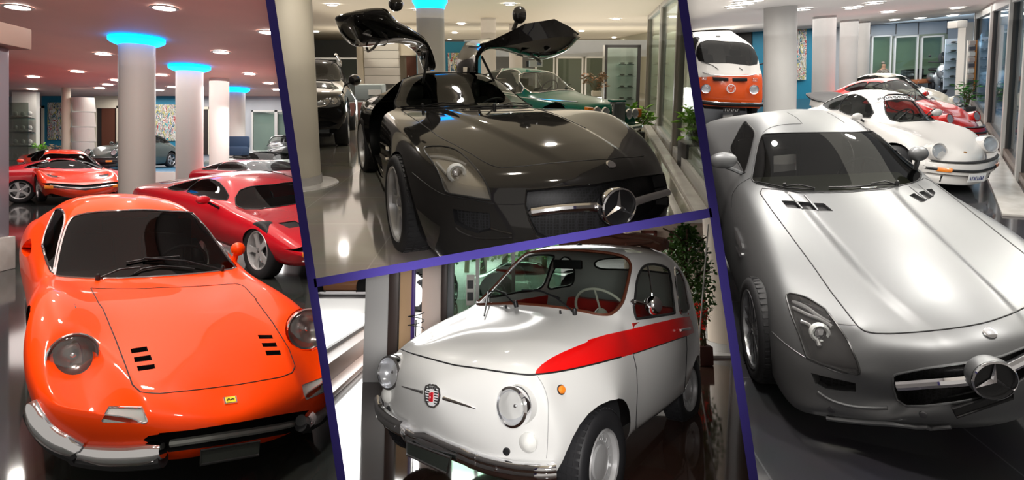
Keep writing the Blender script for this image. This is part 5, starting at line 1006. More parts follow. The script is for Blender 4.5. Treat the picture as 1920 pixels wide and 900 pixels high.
def person():
    o = R4.floor(1654, 176); k = .97; t = thing(R4, 'person', (o.x, o.y, 0), 'seated person in a dark patterned shirt in front of the office windows', 'person'); SK = mat('skin', (.45, .24, .15), .5); SH = mat('patterned_shirt', (.05, .03, .03), .7, noise=(22, (.35, .30, .22)))
    me = bpy.data.meshes.new('body'); J = [(0, 0, .48), (0, .02, .72), (0, .02, .98), (0, -.02, 1.10), (0, -.04, 1.20), (.19, .0, .98), (.28, -.06, .74), (.20, -.30, .68), (-.19, .0, .98), (-.28, -.06, .74), (-.20, -.30, .68), (.11, -.02, .46), (.13, -.45, .48), (.13, -.48, .08), (-.11, -.02, .46), (-.13, -.45, .48), (-.13, -.48, .08), (.13, -.62, .03), (-.13, -.62, .03), (0, -.05, 1.28)]
    E_ = [(0, 1), (1, 2), (2, 3), (3, 4), (4, 19), (2, 5), (5, 6), (6, 7), (2, 8), (8, 9), (9, 10), (0, 11), (11, 12), (12, 13), (13, 17), (0, 14), (14, 15), (15, 16), (16, 18)]
    rad = [.14, .14, .15, .06, .09, .06, .045, .035, .06, .045, .035, .09, .06, .045, .09, .06, .045, .04, .04, .085]
    me.from_pydata([tuple(c*k for c in p) for p in J], E_, []); ob = bpy.data.objects.new('tmp', me); COL.objects.link(ob); md = ob.modifiers.new('s', 'SKIN'); me.skin_vertices  
    for i, v in enumerate(me.skin_vertices[0].data): v.radius = (rad[i]*k, rad[i]*k*.85); v.use_root = (i == 0)
    ob.modifiers.new('u', 'SUBSURF').levels = 2
    ev = ob.evaluated_get(bpy.context.evaluated_depsgraph_get()).to_mesh(); g = Geo(); g.v = [v.co.copy() for v in ev.vertices]; g.f = [tuple(p.vertices) for p in ev.polygons]; ob.to_mesh_clear(); bpy.data.objects.remove(ob)
    head = subdiv(box(-.085, .085, -.13, .07, 1.12, 1.36), 3)
    body = TP(t, 'body', g.xf(Matrix.Identity(4)), SK)
    sh = Geo(); sh.v = [p*1.0 for p in g.v]; sh.f = [f for f in g.f if .45*k < sum(g.v[i].z for i in f)/len(f) < 1.04*k and sum(g.v[i].y for i in f)/len(f) > -.16*k]
    bm = tobm(sh); bm.normal_update(); 
    for v in bm.verts: v.co += v.normal*.015
    bmesh.ops.delete(bm, geom=[v for v in bm.verts if not v.link_faces], context='VERTS'); TP(t, 'shirt', frombm(bm), SH)
    tr = Geo(); tr.v = [p*1.0 for p in g.v]; tr.f = [f for f in g.f if sum(g.v[i].z for i in f)/len(f) < .56*k and sum(g.v[i].z for i in f)/len(f) > .1*k]
    bm = tobm(tr); bm.normal_update()
    for v in bm.verts: v.co += v.normal*.012
    bmesh.ops.delete(bm, geom=[v for v in bm.verts if not v.link_faces], context='VERTS'); TP(t, 'trousers', frombm(bm), BLK)
    TP(t, 'hair', subdiv(box(-.09*k, .09*k, -.06*k, .08*k, 1.27*k, 1.40*k), 2), mat('grey_hair', (.25, .2, .16), .8)); TP(t, 'nose', subdiv(box(-.014*k, .014*k, -.155*k, -.12*k, 1.24*k, 1.28*k), 1), SK)
    for s in (-1, 1):
        TP(t, 'eye', lathe([(0, -.01), (.01, 0), (0, .01)], 8, axis((s*.03*k, -.13*k, 1.29*k), (0, -1, 0))), BLK)
        for f_ in range(5): TP(t, 'finger', tube([(s*(.20+.012*(f_-2))*k, -.30*k, .68*k), (s*(.20+.018*(f_-2))*k, -.36*k, .68*k), (s*(.20+.018*(f_-2))*k, -.385*k, .655*k)], .009*k, 5), SK)
    c = thing(R4, 'office_chair', (o.x, o.y+.05, 0), 'dark office chair under the seated person', 'chair'); TP(c, 'seat', bevel(box(-.26, .26, -.3, .28, .36, .43), .03), BLK); TP(c, 'backrest', bevel(box(-.25, .25, .26, .32, .5, 1.0), .03), BLK); TP(c, 'stem', tube([(0, 0, .05), (0, 0, .36)], .03, 8), CHR)
    for q in range(5): TP(c, 'foot', tube([(0, 0, .06), (.28*math.cos(q*1.257), .28*math.sin(q*1.257), .03)], .02, 6), BLK)
# ================================================================ orange-red mid-engined coupe, left bay
def build_dino():
    CUR[0] = 1
    A = lambda p: Z(30, 350, .27778, p); B = lambda p: Z(250, 350, .27778, p); C_ = lambda p: Z(30, 580, .33333, p); D = lambda p: Z(300, 560, .37778, p)
    def pre(p):                                  # scoops in front of the headlights
        u = (p.x-.60)/.34; v = (abs(p.y)-.585)/.17; r = u*u+v*v
        if r < 1 and p.z > .45: p.z -= .075*(1-r)**1.5
    OR = paint('orange_red_paint', (.95, .058, .0), rough=.4, coat=.4); OR.node_tree.nodes['Principled BSDF'].inputs['Specular IOR Level'].default_value = .08
    w = Warp(PD, SD, KD)
    c = Car('sports_coupe', 'orange-red low curvy coupe with split chrome bumper, nearest car of the left bay', w, RD, ND, TD, OR, pre=pre)
    ws = A([(262,592),(300,400),(345,260),(390,205),(470,182),(600,167),(850,157)])+B([(250,166),(380,175),(432,205),(540,345),(640,480),(688,540),(680,552),(600,567),(400,590),(200,605),(0,615)])+A([(700,620),(500,620),(330,610),(268,600)])
    glassW = c.cutp(ws, 3)
    sw = A([(180,380),(205,290),(262,165),(300,152),(325,180),(328,240),(290,380),(252,575),(230,555),(205,500),(185,420)])
    glassS = c.cutp(sw, 4)
    lw = c.side([(-.85,.84),(-1.18,1.0),(-1.5,1.04),(-1.62,.98),(-1.66,.86),(-1.2,.83)], 1)
    rw = c.back([(-.42,.93),(-.40,1.03),(0,1.05),(.40,1.03),(.42,.93),(0,.92)], d=(-1, 0, .4))
    c.arches(0, -2.34, .335, .32)
    hood = C_([(490,0),(560,170),(610,300),(655,425),(700,465),(760,472)])+D([(0,471),(200,451),(400,425),(600,390),(655,368),(670,335),(640,250),(560,120),(470,0)])+B([(830,760),(745,668),(690,655),(400,675),(0,690)])+A([(700,690),(505,685),(560,790)])
    vents = [C_(q) for q in ([(643,222),(735,208),(745,235),(650,248)], [(663,270),(757,256),(767,286),(668,298)], [(680,320),(778,308),(785,333),(688,348)])]
    vents += [D(q) for q in ([(485,180),(555,180),(562,198),(493,199)], [(503,220),(575,218),(582,238),(511,239)], [(522,258),(595,256),(602,280),(530,282)])]
    vg = [c.cutp(v, 0) for v in vents]
    hg = c.cutp(hood, 0)
    h = c.part('hood', hg, OR)
    for g in vg: 
        fl, wl = offset(g, -.025); q = c.part('vent', fl, BLK, h); 
        fl.merge(wl); q.data.update(); c.part('vent_edge', wl, BLK, h, ang=None)
    c.rim(hg, .0032, BLK, 'panel_gap')
    # turn lamps, grille
    for q in (C_([(478,630),(525,548),(710,552),(740,630),(730,640),(490,638)]), D([(705,428),(800,392),(850,380),(870,440),(725,500),(712,470)])):
        g = c.cutp(q, 0); p = c.recess(g, .005, mat('lamp_lens', (.42, .45, .43), .25, .1, bump=(300, .4)), ALU, 'front_lamp', 'lamp_frame'); c.rim(g, .004, CHR, 'lamp_bezel', p)
    gr = c.cutp(C_([(715,735),(745,712),(800,703)])+D([(0,667),(150,652),(400,612),(600,575),(740,553),(720,575),(690,650),(620,672),(400,712),(200,742),(45,762),(0,745)]), 0)
    p = c.recess(gr, .10, GRL, BLK, 'grille', 'grille_surround')
    c.strip(D([(45,738),(200,716),(380,690),(560,658),(680,633)]), .017, mat('spoiler_lip', (.32, .33, .31), .4, .5), 'silver_strip', off=-.02)
    bg = D([(312,495),(378,486),(384,520),(320,528)])
    b = c.patch(bg, .006, CHR, 'badge', 0); c.patch(D([(321,497),(371,490),(376,517),(327,523)]), .008, mat('badge_yellow', (.85, .65, .03), .3), 'badge_enamel', 0, parent=b)
    c.strip(D([(329,515),(338,505),(346,512),(356,506),(367,508)]), .002, BLK, 'badge_script', off=.01, parent=b)
    DREF = mat('smoky_reflector', (.40, .38, .36), .18, .8, bump=(25, .5))
    hp = [c.s.near(137, 667), c.s.near(577, 617)]
    for (p, n), uv, r in zip(hp, ((136.7, 667), (578, 617)), (.092, .092)):
        # recessed bowl around each lamp
        d = ray(*uv).normalized(); k = (38 if uv[0] < 300 else 35)/F*p.y
        hole = c.cutp([(uv[0]+46*k/.118*math.cos(a), uv[1]+44*k/.118*math.sin(a)) for a in [2*math.pi*i/24 for i in range(24)]], 0)
        fl, wl = offset(hole, -.09); wl.merge(fl); c.part('headlight_bowl', wl, OR, ang=None)
        face = (c.fwd*.75+(-d)*.6+c.up*.1).normalized()
        c.round_lamp(uv, k*1.0, face=face, pos=p-d*.03, ring=.006, dome=.3, inner=DREF)
    # chrome quarter bumpers with black rubber beneath
    bl = C_([(88,535),(118,612),(200,700),(330,762),(480,793),(640,800),(780,790),(835,780)])
    for pts, r in ((bl, .052), (D([(690,598),(760,617),(850,612),(940,590),(1000,560)]), .042)):
        P = [];
        for q in smooth_path([(a, b, 0) for a, b in pts], 5):
            p, n = c.s.near(q.x, q.y); P.append(p+n*.012)
        N = len(P); rad = [r*min(1, .55+.5*math.sin(math.pi*min(i+1, N-i)/N*1.6)) for i in range(N)]
        g = tube(P, r, 14, radii=rad)
        b = c.part('bumper', g, CHR); 
        g = tube([p-c.up*r*.62 for p in P], r*.75, 10); c.part('bumper_rubber', g, RUB, b)
    o = c.w((.93, 0, .24)); n = (c.fwd+c.up*.1).normalized()
    o = CP+ray(432, 840)*((o-CP).dot(n)/ray(432, 840).dot(n))
    plate(c, D([(203,755),(495,708),(490,775),(200,825)]), depthpts=(o, n), fm=TRIM)
    # glass, chrome frames
    g = c.part('windshield', glassW, DGL); c.rim(glassW, .010, CHR, 'windshield_frame', g)
    for gg in (glassS, lw): g = c.part('side_window', gg, DGL); c.rim(gg, .008, CHR, 'window_frame', g)
    g = c.part('rear_window', rw, DGL); c.rim(rw, .006, BLK, 'window_seal', g)
    # side air intake
    q = A([(38,440),(45,395),(98,350),(102,440),(70,475)]); g = c.cutp(q, 2)
    if g.f: c.recess(g, .06, OR, OR, 'air_intake', 'intake_lip')
    c.body()
    for s in (1, -1):
        for x in (0, -2.34): c.wheel((x, s*.70, .31), .32, .2, s, 'five', rm=ALU)
    c.wells(0, -2.34, .335, .32, .60, .80)
    for s in (1, -1): c.seat(-1.35, s*.34, .22, INT, h=.52, wd=.44)
    c.part('dashboard', c.w.geo(bevel(box(-.98, -.62, -.66, .66, .55, .74), .05)), INT)
    c.part('rear_bulkhead', c.w.geo(box(-1.86, -1.80, -.60, .60, .25, .92)), INT)
    c.steering((-1.05, .34, .70), .17)
    wiper(c, (183, 525), (262, 507), blade=B([(0,600),(60,565),(180,545),(300,552),(410,565)]))
    wiper(c, B([(597,568)])[0], A([(860,500)])[0], blade=A([(745,522),(860,500),(960,490),(1100,480)]))
    # door mirror on the far side
    M = axis(CP+ray(447, 468)*3.9, c.fwd*-1+c.lat*.3)
    p, n = c.s.near(440, 488); o = CP+ray(446, 467)*(p.y); M = axis(o, c.fwd)
    g = lathe([(.0, -.045), (.035, -.038), (.052, -.015), (.054, .01), (.045, .04), (.025, .06), (0, .066)], 20, M)
    mr = c.part('door_mirror', g, OR); c.part('mirror_foot', tube([p-n*.02, p+(o-p)*.6, o-c.up*.02], .02, 8, radii=[.03, .018, .02]), OR, mr)
    return c
def pres(p):                                     # power dome of the bonnet
    if -.7 < p.x < .9 and p.z > .6:
        k = .42-.10*(p.x+.7); t = max(0, min(1, (k-abs(p.y))/.05)); f = max(0, min(1, (p.x+.75)/.2))*max(0, min(1, (.9-p.x)/.3))
        p.z += .018*t*t*(3-2*t)*f
def star(c, M, r, m, cup=None, cupm=None, parent=None, depth=.07):
    """round ring emblem with a three-pointed star, on a short cup"""
    b = c.part('grille_badge', lathe([(r*.97, 0), (r*1.0, .012), (r*.93, .018), (r*.88, .004), (r*.9, -.004)], 40, M), m, parent)
    if cup: c.part('badge_cup', lathe([(r*.98, 0), (r*1.02, -depth*.4), (r*.9, -depth), (0, -depth*1.1)], 36, M), cupm, b)
    c.part('badge_back', lathe([(r*.93, -.004), (0, -.004)], 36, M), BLK, b)
    g = Geo()
    for k in range(3):
        a = math.pi/2+2*math.pi*k/3; R_ = M @ Matrix.Rotation(a, 4, 'Z')
        q = Geo(); w = r*.135
        q.v = [R_ @ Vector(p) for p in ((r*.94, 0, .004), (0, 0, .024), (w*.58, w, .002), (w*.58, -w, .002), (-w*.2, 0, .002))]
        q.f = [(0, 2, 1), (0, 1, 3), (2, 4, 1), (1, 4, 3), (0, 3, 4, 2)]; g.merge(q)
    c.part('badge_star', g, m, b, flat=True); return b
def upright(c, loc, fw):                         # frame whose x axis is car left and y up, z along fw
    up = (c.up-fw*c.up.dot(fw)).normalized(); m = Matrix((up.cross(fw), up, fw)).transposed().to_4x4(); m.translation = loc; return m
def ellp(cx, cy, rx, ry, n=20, rot=0): return [(cx+rx*math.cos(a)*math.cos(rot)-ry*math.sin(a)*math.sin(rot), cy+rx*math.cos(a)*math.sin(rot)+ry*math.sin(a)*math.cos(rot)) for a in [2*math.pi*i/n for i in range(n)]]
def sls_headlamp(c, g, uv, r, frame_m=CHR, strip=None, band=None, off=.035, hb=(.09, .09, .09)):
    lens = c.part('headlight', g, LENS); fl, w = offset(g, -.05)
    HB = mat('lamp_housing', hb, .22, .6); HB2 = mat('lamp_fin', (.60, .60, .60), .25, .6)
    c.part('headlight_bucket', fl, HB, lens); c.part('headlight_wall', w, TRIM, lens, ang=None); c.rim(g, .006, TRIM, 'headlight_seal', lens)
    B = BVHTree.FromPolygons([tuple(p) for p in fl.v], fl.f)
    def at(q):
        d = ray(q[0], q[1]).normalized(); h = B.ray_cast(CP, d); return h[0] if h[0] else None
    p = at(uv)
    if p:
        f = (c.fwd*.9+(CP-p).normalized()*.6).normalized(); M = axis(p+(CP-p).normalized()*.03, f)
        pr = c.part('projector', lathe([(r*.55, .0), (r*.5, .012), (0, .026)], 28, M), CHR, lens)
        c.part('projector_ring', lathe([(r*.62, .0), (r*.8, .014), (r, .006), (r*1.02, -.02), (r*.6, -.02)], 32, M), mat('ring_white', (.8, .82, .8), .3), lens)
    for k, s in enumerate(strip or []):
        P = [x+(CP-x).normalized()*.018 for x in (at(q) for q in smooth_path([(a, b, 0) for a, b in s], 4)) if x]
        if len(P) > 2: c.part('lamp_fin', tube(P, .011 if k else .013, 8), HB2, lens)
    if band:
        q = c_patch(c, B, band, .02)
        if q: c.part('turn_signal', q, mat('signal_lens', (.5, .5, .5), .3, .5, bump=(200, .8)), lens)
    return lens
def c_patch(c, B, quad, up, nu=8, nv=3):
    a, b, d, e = quad; g = Geo(); rows = []
    for i in range(nu+1):
        for j in range(nv+1):
            s, t = i/nu, j/nv; u = (a[0]*(1-s)+b[0]*s)*(1-t)+(e[0]*(1-s)+d[0]*s)*t; v = (a[1]*(1-s)+b[1]*s)*(1-t)+(e[1]*(1-s)+d[1]*s)*t
            dd = ray(u, v).normalized(); h = B.ray_cast(CP, dd)
            if not h[0]: return None
            g.v.append(h[0]-dd*up)
    g.f = [(i*(nv+1)+j, i*(nv+1)+j+1, (i+1)*(nv+1)+j+1, (i+1)*(nv+1)+j) for i in range(nu) for j in range(nv)]
    return g
def sls_common(c, m):
    c.wells(0, -2.68, .37, .345, .66, .90)
    for s in (1, -1): c.seat(-1.75, s*.38, .28, mat('seat_leather', (.05, .05, .045), .5), h=.62, wd=.48)
    c.part('rear_shelf', c.w.geo(box(-2.9, -2.15, -.62, .62, .80, .84)), INT)
    c.part('centre_console', c.w.geo(bevel(box(-1.9, -1.1, -.12, .12, .30, .56), .03)), INT)
    c.steering((-1.28, .38, .84), .17)
def build_silver():
    CUR[0] = 4
    E = lambda p: Z(1320, 200, .22222, p); Fz = lambda p: Z(1600, 200, .24446, p); G_ = lambda p: Z(1380, 500, .35545, p); H_ = lambda p: Z(1640, 560, .31111, p); I_ = lambda p: Z(1320, 330, .25559, p)
    SIL = mat('satin_silver_paint', (.20, .205, .21), .42, .8, .1); SIL.node_tree.nodes['Principled BSDF'].inputs['Coat Roughness'].default_value = .25
    w = Warp(PS4, SS4, KS4)
    c = Car('gullwing_coupe', 'satin silver long-bonnet coupe with a star grille, nearest car of the right bay', w, RS, NS, TS, SIL, pre=pres)
    ws = c.cutp(E([(408,628),(412,560),(450,350),(478,265),(510,235),(560,228),(800,220),(1100,217),(1300,217)])+Fz([(0,198),(225,195),(330,290),(450,430),(515,510),(520,535),(500,562),(450,585),(300,615),(0,645)])+E([(1050,718),(800,714),(650,690),(500,660)]), 3)
    sw = c.cutp(E([(338,132),(380,155),(425,215),(418,290),(345,560),(300,490),(222,370),(260,265)]), 4)
    rwd = c.back([(-.50,1.0),(-.46,1.17),(0,1.2),(.46,1.17),(.50,1.0),(0,.99)], d=(-1, 0, .5))
    lwd = c.side([(-1.0,.97),(-1.45,1.13),(-1.85,1.15),(-2.2,1.06),(-2.25,.97),(-1.6,.96)], 1)
    c.arches(0, -2.68, .36, .335, rr=.37)
    hp = E([(490,690),(473,728),(520,800),(590,897)])+G_([(410,0),(500,130),(600,260),(645,316),(680,340),(740,352),(844,353)])+H_([(0,210),(200,205),(420,185),(640,150),(800,100),(900,55)])+[(1960,560),(1995,548),(1990,530)]+Fz([(1200,1040),(1020,897),(760,690),(600,572),(540,545),(525,560),(400,600),(250,633),(0,655)])+E([(1050,728),(800,725),(650,702)])
    V = [E(q) for q in ([(652,792),(770,795),(830,862),(700,850)], [(790,800),(905,808),(960,875),(835,865)], [(925,812),(1010,815),(1090,880),(975,880)])]
    V += [Fz(q) for q in ([(428,680),(465,662),(565,720),(520,735)], [(500,655),(540,643),(610,690),(575,712)], [(550,635),(600,628),(630,660),(615,685)])]
    vg = [c.cutp(v, 0) for v in V]
    hg = c.cutp(hp, 0); h = c.part('bonnet', hg, SIL); c.rim(hg, .004, BLK, 'panel_gap', h); c.strip(G_([(645,316),(680,340),(740,352),(844,353)])+H_([(60,211),(200,205),(420,185),(640,150),(800,100),(900,55)]), .004, BLK, 'front_gap', parent=h)
    for g in vg:
        fl, wl = offset(g, -.02); v = c.part('bonnet_vent', fl, GRL, h); c.part('vent_wall', wl, SIL, v, ang=None)
    for a, b in (((1480,365),(1505,392)), ((1509,367),(1534,395)), ((1706,350),(1737,375)), ((1722,346),(1749,368))): c.strip([a, ((a[0]+b[0])/2, (a[1]+b[1])/2), b], .007, SIL, 'vent_fin', parent=h)
    hl = c.cutp(G_([(262,150),(285,141),(330,148),(380,165),(470,222),(530,300),(590,390),(640,500),(655,560),(640,570),(560,550),(440,512),(372,480),(330,350),(290,250)]), 0)
    sls_headlamp(c, hl, G_([(443,350)])[0], .052, strip=[G_([(300,185),(370,215),(440,265),(500,300)]), G_([(300,215),(380,255),(450,280),(510,318)]), G_([(345,290),(400,320),(440,420)])], band=G_([(400,470),(545,505),(550,540),(390,490)]))
    gr = c.cutp(H_([(108,470),(130,455),(300,420),(600,378),(760,348),(900,293),(1000,262),(1010,420),(900,478),(820,528),(680,592),(500,625),(300,648),(190,648),(135,610),(112,540)]), 0)
    c.recess(gr, .08, GRL, TRIM, 'grille', 'grille_wall'); c.rim(gr, .006, SIL, 'grille_surround')
    li = c.cutp(G_([(395,560),(450,575),(630,615),(632,662),(560,662),(470,652),(420,622)]), 0); c.recess(li, .06, GRL, SIL, 'lower_intake', 'intake_wall')
    o = c.w((1.0, 0, .49)); d = ray(1863, 712); f = (c.fwd+c.lat*-.0).normalized(); k = (o-CP).dot(f)/d.dot(f); o = CP+d*k
    M = upright(c, o, f); stb = star(c, M, .092, CHR, True, SIL)
    for q in (H_([(125,527),(200,523),(350,511),(500,500),(600,488),(690,475)]), H_([(770,430),(860,385),(940,345),(1020,315)])):
        P = []
        for t in smooth_path([(a, b, 0) for a, b in q], 4):
            dd = ray(t.x, t.y); P.append((t.x, t.y))
        P3 = []
        for u, v in P:
            n0 = (c.s.bvh.ray_cast(CP, ray(u, v).normalized())); 
            P3.append(n0[0]+c.fwd*.0 if n0[0] else CP+ray(u, v)*k)
        N = len(P3); c.part('grille_bar', tube(P3, .026, 10, radii=[.026 if i else .012 for i in range(N)]), CHR)
    bp, bn = c.s.hit(1856, 625); c.part('bonnet_badge', lathe([(.027, 0), (.027, .006), (.020, .009), (0, .009)], 28, axis(bp, bn)), CHR)
    for q in (G_([(503,755)])[0], H_([(292,697)])[0]):
        p, n = c.s.hit(*q); c.part('parking_sensor', lathe([(.017, -.002), (.017, .004), (.012, .006), (0, .004)], 20, axis(p, n)), DALU)
    c.line(G_([(190,345),(270,415),(370,483),(450,520),(540,558),(655,572)]), SIL, .004, 'bumper_seam')
    c.line(G_([(535,303),(590,308),(638,308)]), BLK, .0025, 'panel_gap', k=2)
    c.line(E([(700,48),(780,92),(828,142)]), BLK, .003, 'roof_seam'); c.line(E([(1040,50),(1100,80),(1185,137)]), BLK, .003, 'roof_seam')
    c.line(E([(820,145),(700,150),(600,165),(520,200),(475,265),(430,400),(395,600)]), BLK, .0032, 'roof_seam')
    c.line(E([(395,600),(340,630),(290,665),(240,745),(232,850)]), BLK, .003, 'door_seam')
    c.strip(G_([(480,820),(600,848),(760,858),(844,838)])+H_([(60,785),(200,775),(330,768),(455,757)]), .012, SIL, 'splitter', off=.01)
    c.strip(G_([(430,660),(500,705),(600,735),(700,745),(800,745)]), .010, SIL, 'bumper_crease', off=-.002)
    p, n = c.s.near(1843, 765); plate(c, H_([(470,665),(833,545),(830,600),(492,715)]), m=BLK, depthpts=(p+c.fwd*.03, c.fwd), fm=BLK)
    for q in (I_([(232,385),(255,420),(288,500),(285,540),(250,480)]), I_([(248,520),(285,565),(280,600),(255,555)])):
        c.patch(q, .012, CHR, 'side_vent_fin', 3)
    g = c.part('windshield', ws, DGL); c.rim(ws, .006, BLK, 'windshield_seal', g)
    for gg in (sw, lwd): g = c.part('side_window', gg, DGL); c.rim(gg, .008, BLK, 'window_seal', g)
    c.part('rear_window', rwd, DGL)
    c.body()
    for s in (1, -1):
        for x in (0, -2.68): c.wheel((x, s*.85, .335), .335, .25, s, 'twin', rm=ALU, rr=.25, n=7)
    sls_common(c, SIL)
    c.part('dashboard', c.w.geo(bevel(box(-1.25, -.80, -.70, .70, .72, .88), .05)), mat('dash_green_grey', (.10, .115, .07), .6))
    wiper(c, E([(685,680)])[0], E([(935,710)])[0], blade=E([(440,640),(560,665),(700,695),(930,712)]))
    wiper(c, Fz([(330,605)])[0], Fz([(130,612)])[0], blade=Fz([(-190,628),(0,625),(150,612),(330,603)]))
    # mirrors
    def mirror(cen, rx, ry, foot, dep, nm):
        o = CP+ray(*cen)*dep; k = dep/F; M = axis(o, c.fwd)
        f = c.fwd; r_ = c.lat; u = c.up
        g = subdiv(box(-1, 1, -1, 1, -1, 1), 3)
        g.v = [o+f*(p.x*.055)+r_*(p.y*rx*k*1.25)+u*(p.z*ry*k*1.3) for p in g.v]
        m_ = c.part('door_mirror', g, SIL); fp, n = c.s.near(*foot)
        c.part('mirror_foot', tube([o-u*ry*k*.7, (o+fp)/2-u*.02, fp], .018, 8), SIL, m_); return m_
    mirror((1356, 301), 24, 14, (1391, 325), c.w((-1.05, -1.0, .95)).y, '')
    mirror((1722, 288), 16, 13, (1716, 318), c.w((-1.05, 1.0, .95)).y, '')
    return c
def sweep(pts, outs, up, prof, cap=True):        # profile (out, up) swept along pts
    g = Geo(); n = len(prof)
    for p, o in zip(pts, outs):
        for a, b in prof: g.v.append(p+o*a+up*b)
    for i in range(len(pts)-1):
        for k in range(n): g.f.append((i*n+k, i*n+(k+1) % n, (i+1)*n+(k+1) % n, (i+1)*n+k))
    if cap: g.f.append(tuple(range(n))[::-1]); g.f.append(tuple((len(pts)-1)*n+k for k in range(n)))
    return g
def build_fiat():
    CUR[0] = 3
    b_ = lambda p: Z(880, 450, .18890, p); c_ = lambda p: Z(1160, 420, .24440, p); d_ = lambda p: Z(680, 640, .28871, p); e_ = lambda p: Z(880, 640, .28902, p); g_ = lambda p: Z(1080, 560, .37780, p)
    WHI = paint('ivory_paint', (.70, .70, .68), rough=.3); REDP = paint('stripe_red_paint', (.80, .004, .004), rough=.35)
    BRN = mat('brown_rubber', (.10, .03, .015), .35); RV = mat('red_vinyl', (.45, .02, .015), .4); IV = mat('ivory_plastic', (.62, .6, .52), .3)
    w = Warp(PF, SF, KF)
    c = Car('small_classic_car', 'tiny ivory two-door classic car with a red side stripe and chrome bumper', w, RF, NF, TF, WHI)
    ws = c.cutp(b_([(78,622),(95,560),(200,400),(340,212),(420,162),(600,122),(900,96),(1200,112),(1450,142),(1560,185),(1600,250),(1590,330),(1540,560),(1490,660),(1400,738),(1280,742),(1080,700),(800,660),(500,636),(250,636),(100,640)]), 2)
    dw = c.cutp(c_([(125,560),(140,430),(175,345),(220,315),(260,307),(330,320),(380,347),(400,430),(415,560),(428,670),(420,686),(300,706),(160,725),(130,715),(115,640)]), 3)
    qw = c.cutp(c_([(430,345),(445,337),(475,375),(510,470),(530,590),(538,670),(475,686),(458,600),(440,480)]), 3)
    fw = c.side([(-.53,.92),(-.72,1.16),(-.80,1.20),(-1.12,1.20),(-1.17,1.14),(-1.21,.93),(-.9,.905)], -1)
    fq = c.side([(-1.30,.93),(-1.27,1.17),(-1.40,1.17),(-1.55,1.08),(-1.66,.95),(-1.5,.92)], -1)
    rw = c.back([(-.34,1.02),(-.32,1.16),(0,1.19),(.32,1.16),(.34,1.02),(0,1.0)], d=(-1, 0, .35))
    c.arches(0, -1.84, .315, .27)
    stripe = e_([(425,216),(436,185),(470,150),(530,108),(600,72),(680,38),(760,6)])+g_([(60,205),(150,178),(243,158),(400,120),(500,97),(563,88),(575,115),(588,168),(550,185),(400,235),(280,275),(225,291)])+e_([(985,101),(800,150),(700,173),(600,192),(500,208)])
    sg = c.cutp(stripe, 0); c.part('side_stripe', sg, REDP)
    hood = d_([(248,50),(320,78),(400,102),(500,130),(600,155),(690,168),(762,177)])+e_([(100,182),(200,197),(330,213),(425,216),(436,185),(470,150),(530,108),(600,72),(680,38),(760,6)])+g_([(60,205),(150,178),(235,158)])+b_([(1500,858),(1300,825),(1100,800),(700,745),(300,715),(50,712)])+[(870,580),(820,590),(760,615),(735,640)]
    hg = c.cutp(hood, 0); h = c.part('front_lid', hg, WHI); c.strip(d_([(248,50),(320,78),(400,102),(500,130),(600,155),(690,168),(762,177)])+e_([(100,182),(200,197),(330,213),(425,216),(600,193),(800,150),(985,101)]), .0045, BLK, 'lid_seal', parent=h)
    door = g_([(243,158),(265,240),(285,285),(300,350),(304,450),(298,600),(297,650),(320,642),(420,575),(535,472),(545,380),(550,250),(548,186),(540,100)])+c_([(452,690),(440,560),(425,400),(400,300),(330,262),(250,242),(195,255),(155,330),(130,450),(100,600),(60,720)])
    dg = c.cutp(door, 0); do = c.part('door', dg, WHI); c.rim(dg, .0035, TRIM, 'door_gap', do)
    hd = c.strip([(1270, 619.5), (1279, 617.5), (1288, 616)], .008, CHR, 'door_handle', off=.022, parent=do)
    # lamps
    for uv, r, rw_ in (((723,694), .086, 1), ((967,760), .088, 1)):
        p, n = c.s.near(*uv); c.round_lamp(uv, .080, face=(c.fwd+c.up*.08).normalized(), pos=p+c.fwd*.03, ring=.012, dome=.35)
        c.strip([uv, (uv[0]+.1, uv[1])], .001, CHR, 'lamp_screw') if False else None
        q, n = c.s.near(*uv); M = axis(p-c.fwd*.03, (c.fwd+c.up*.08).normalized()); c.part('headlight_shell', lathe([(.094, .035), (.096, 0), (.097, -.05)], 36, M), WHI)
    for uv in ((712, 741), (991, 829)):
        p, n = c.s.near(*uv); c.part('turn_signal', lathe([(.046, -.004), (.046, .012), (.040, .018), (.036, .022), (.02, .034), (0, .037)], 32, axis(p, (n*.4+c.fwd*.6).normalized())), mat('frosted_lens', (.80, .80, .76), .2, coat=1, bump=(150, .4)))
    p, n = c.s.near(1051.5, 731); m_ = c.part('side_marker', lathe([(.020, 0), (.019, .012), (.012, .02), (0, .022)], 24, axis(p+n*.004, n)), AMB); c.part('marker_seal', lathe([(.024, -.003), (.024, .006), (.019, .007)], 24, axis(p, n)), BLK, m_)
    for uv in (e_([(243,712)])[0], d_([(172,440)])[0]):
        p, n = c.s.near(*uv); c.part('rubber_plug', lathe([(.018, -.004), (.018, .01), (0, .014)], 20, axis(p, n)), BLK)
    # badge with wings
    p, n = c.s.hit(814, 741); n = (n+c.fwd).normalized(); M = upright(c, p+n*.006, n)
    oct_ = [(-.052,.010),(-.046,.038),(-.02,.050),(.02,.050),(.046,.038),(.052,.010),(.044,-.032),(.018,-.052),(-.018,-.052),(-.044,-.032)]
    bd = c.part('front_badge', prism([(x*.86, y*.9) for x, y in oct_], .010, M), WHT, flat=True)
    c.part('badge_frame', tube([M @ Vector((x, y, .008)) for x, y in oct_], .006, 8, True), CHR, bd)
    sl = Geo()
    for k in range(6):
        for s in (-1, 1):
            q = box(-.012, .012, -.0025, .0025, 0, .003); q.xf(M @ Matrix.Translation((s*.030, .030-.0125*k, .010))); sl.merge(q)
    for k in range(7): q = box(-.002, .002, -.006, .006, 0, .003); q.xf(M @ Matrix.Translation((-.024+.008*k, .038, .010))); sl.merge(q)
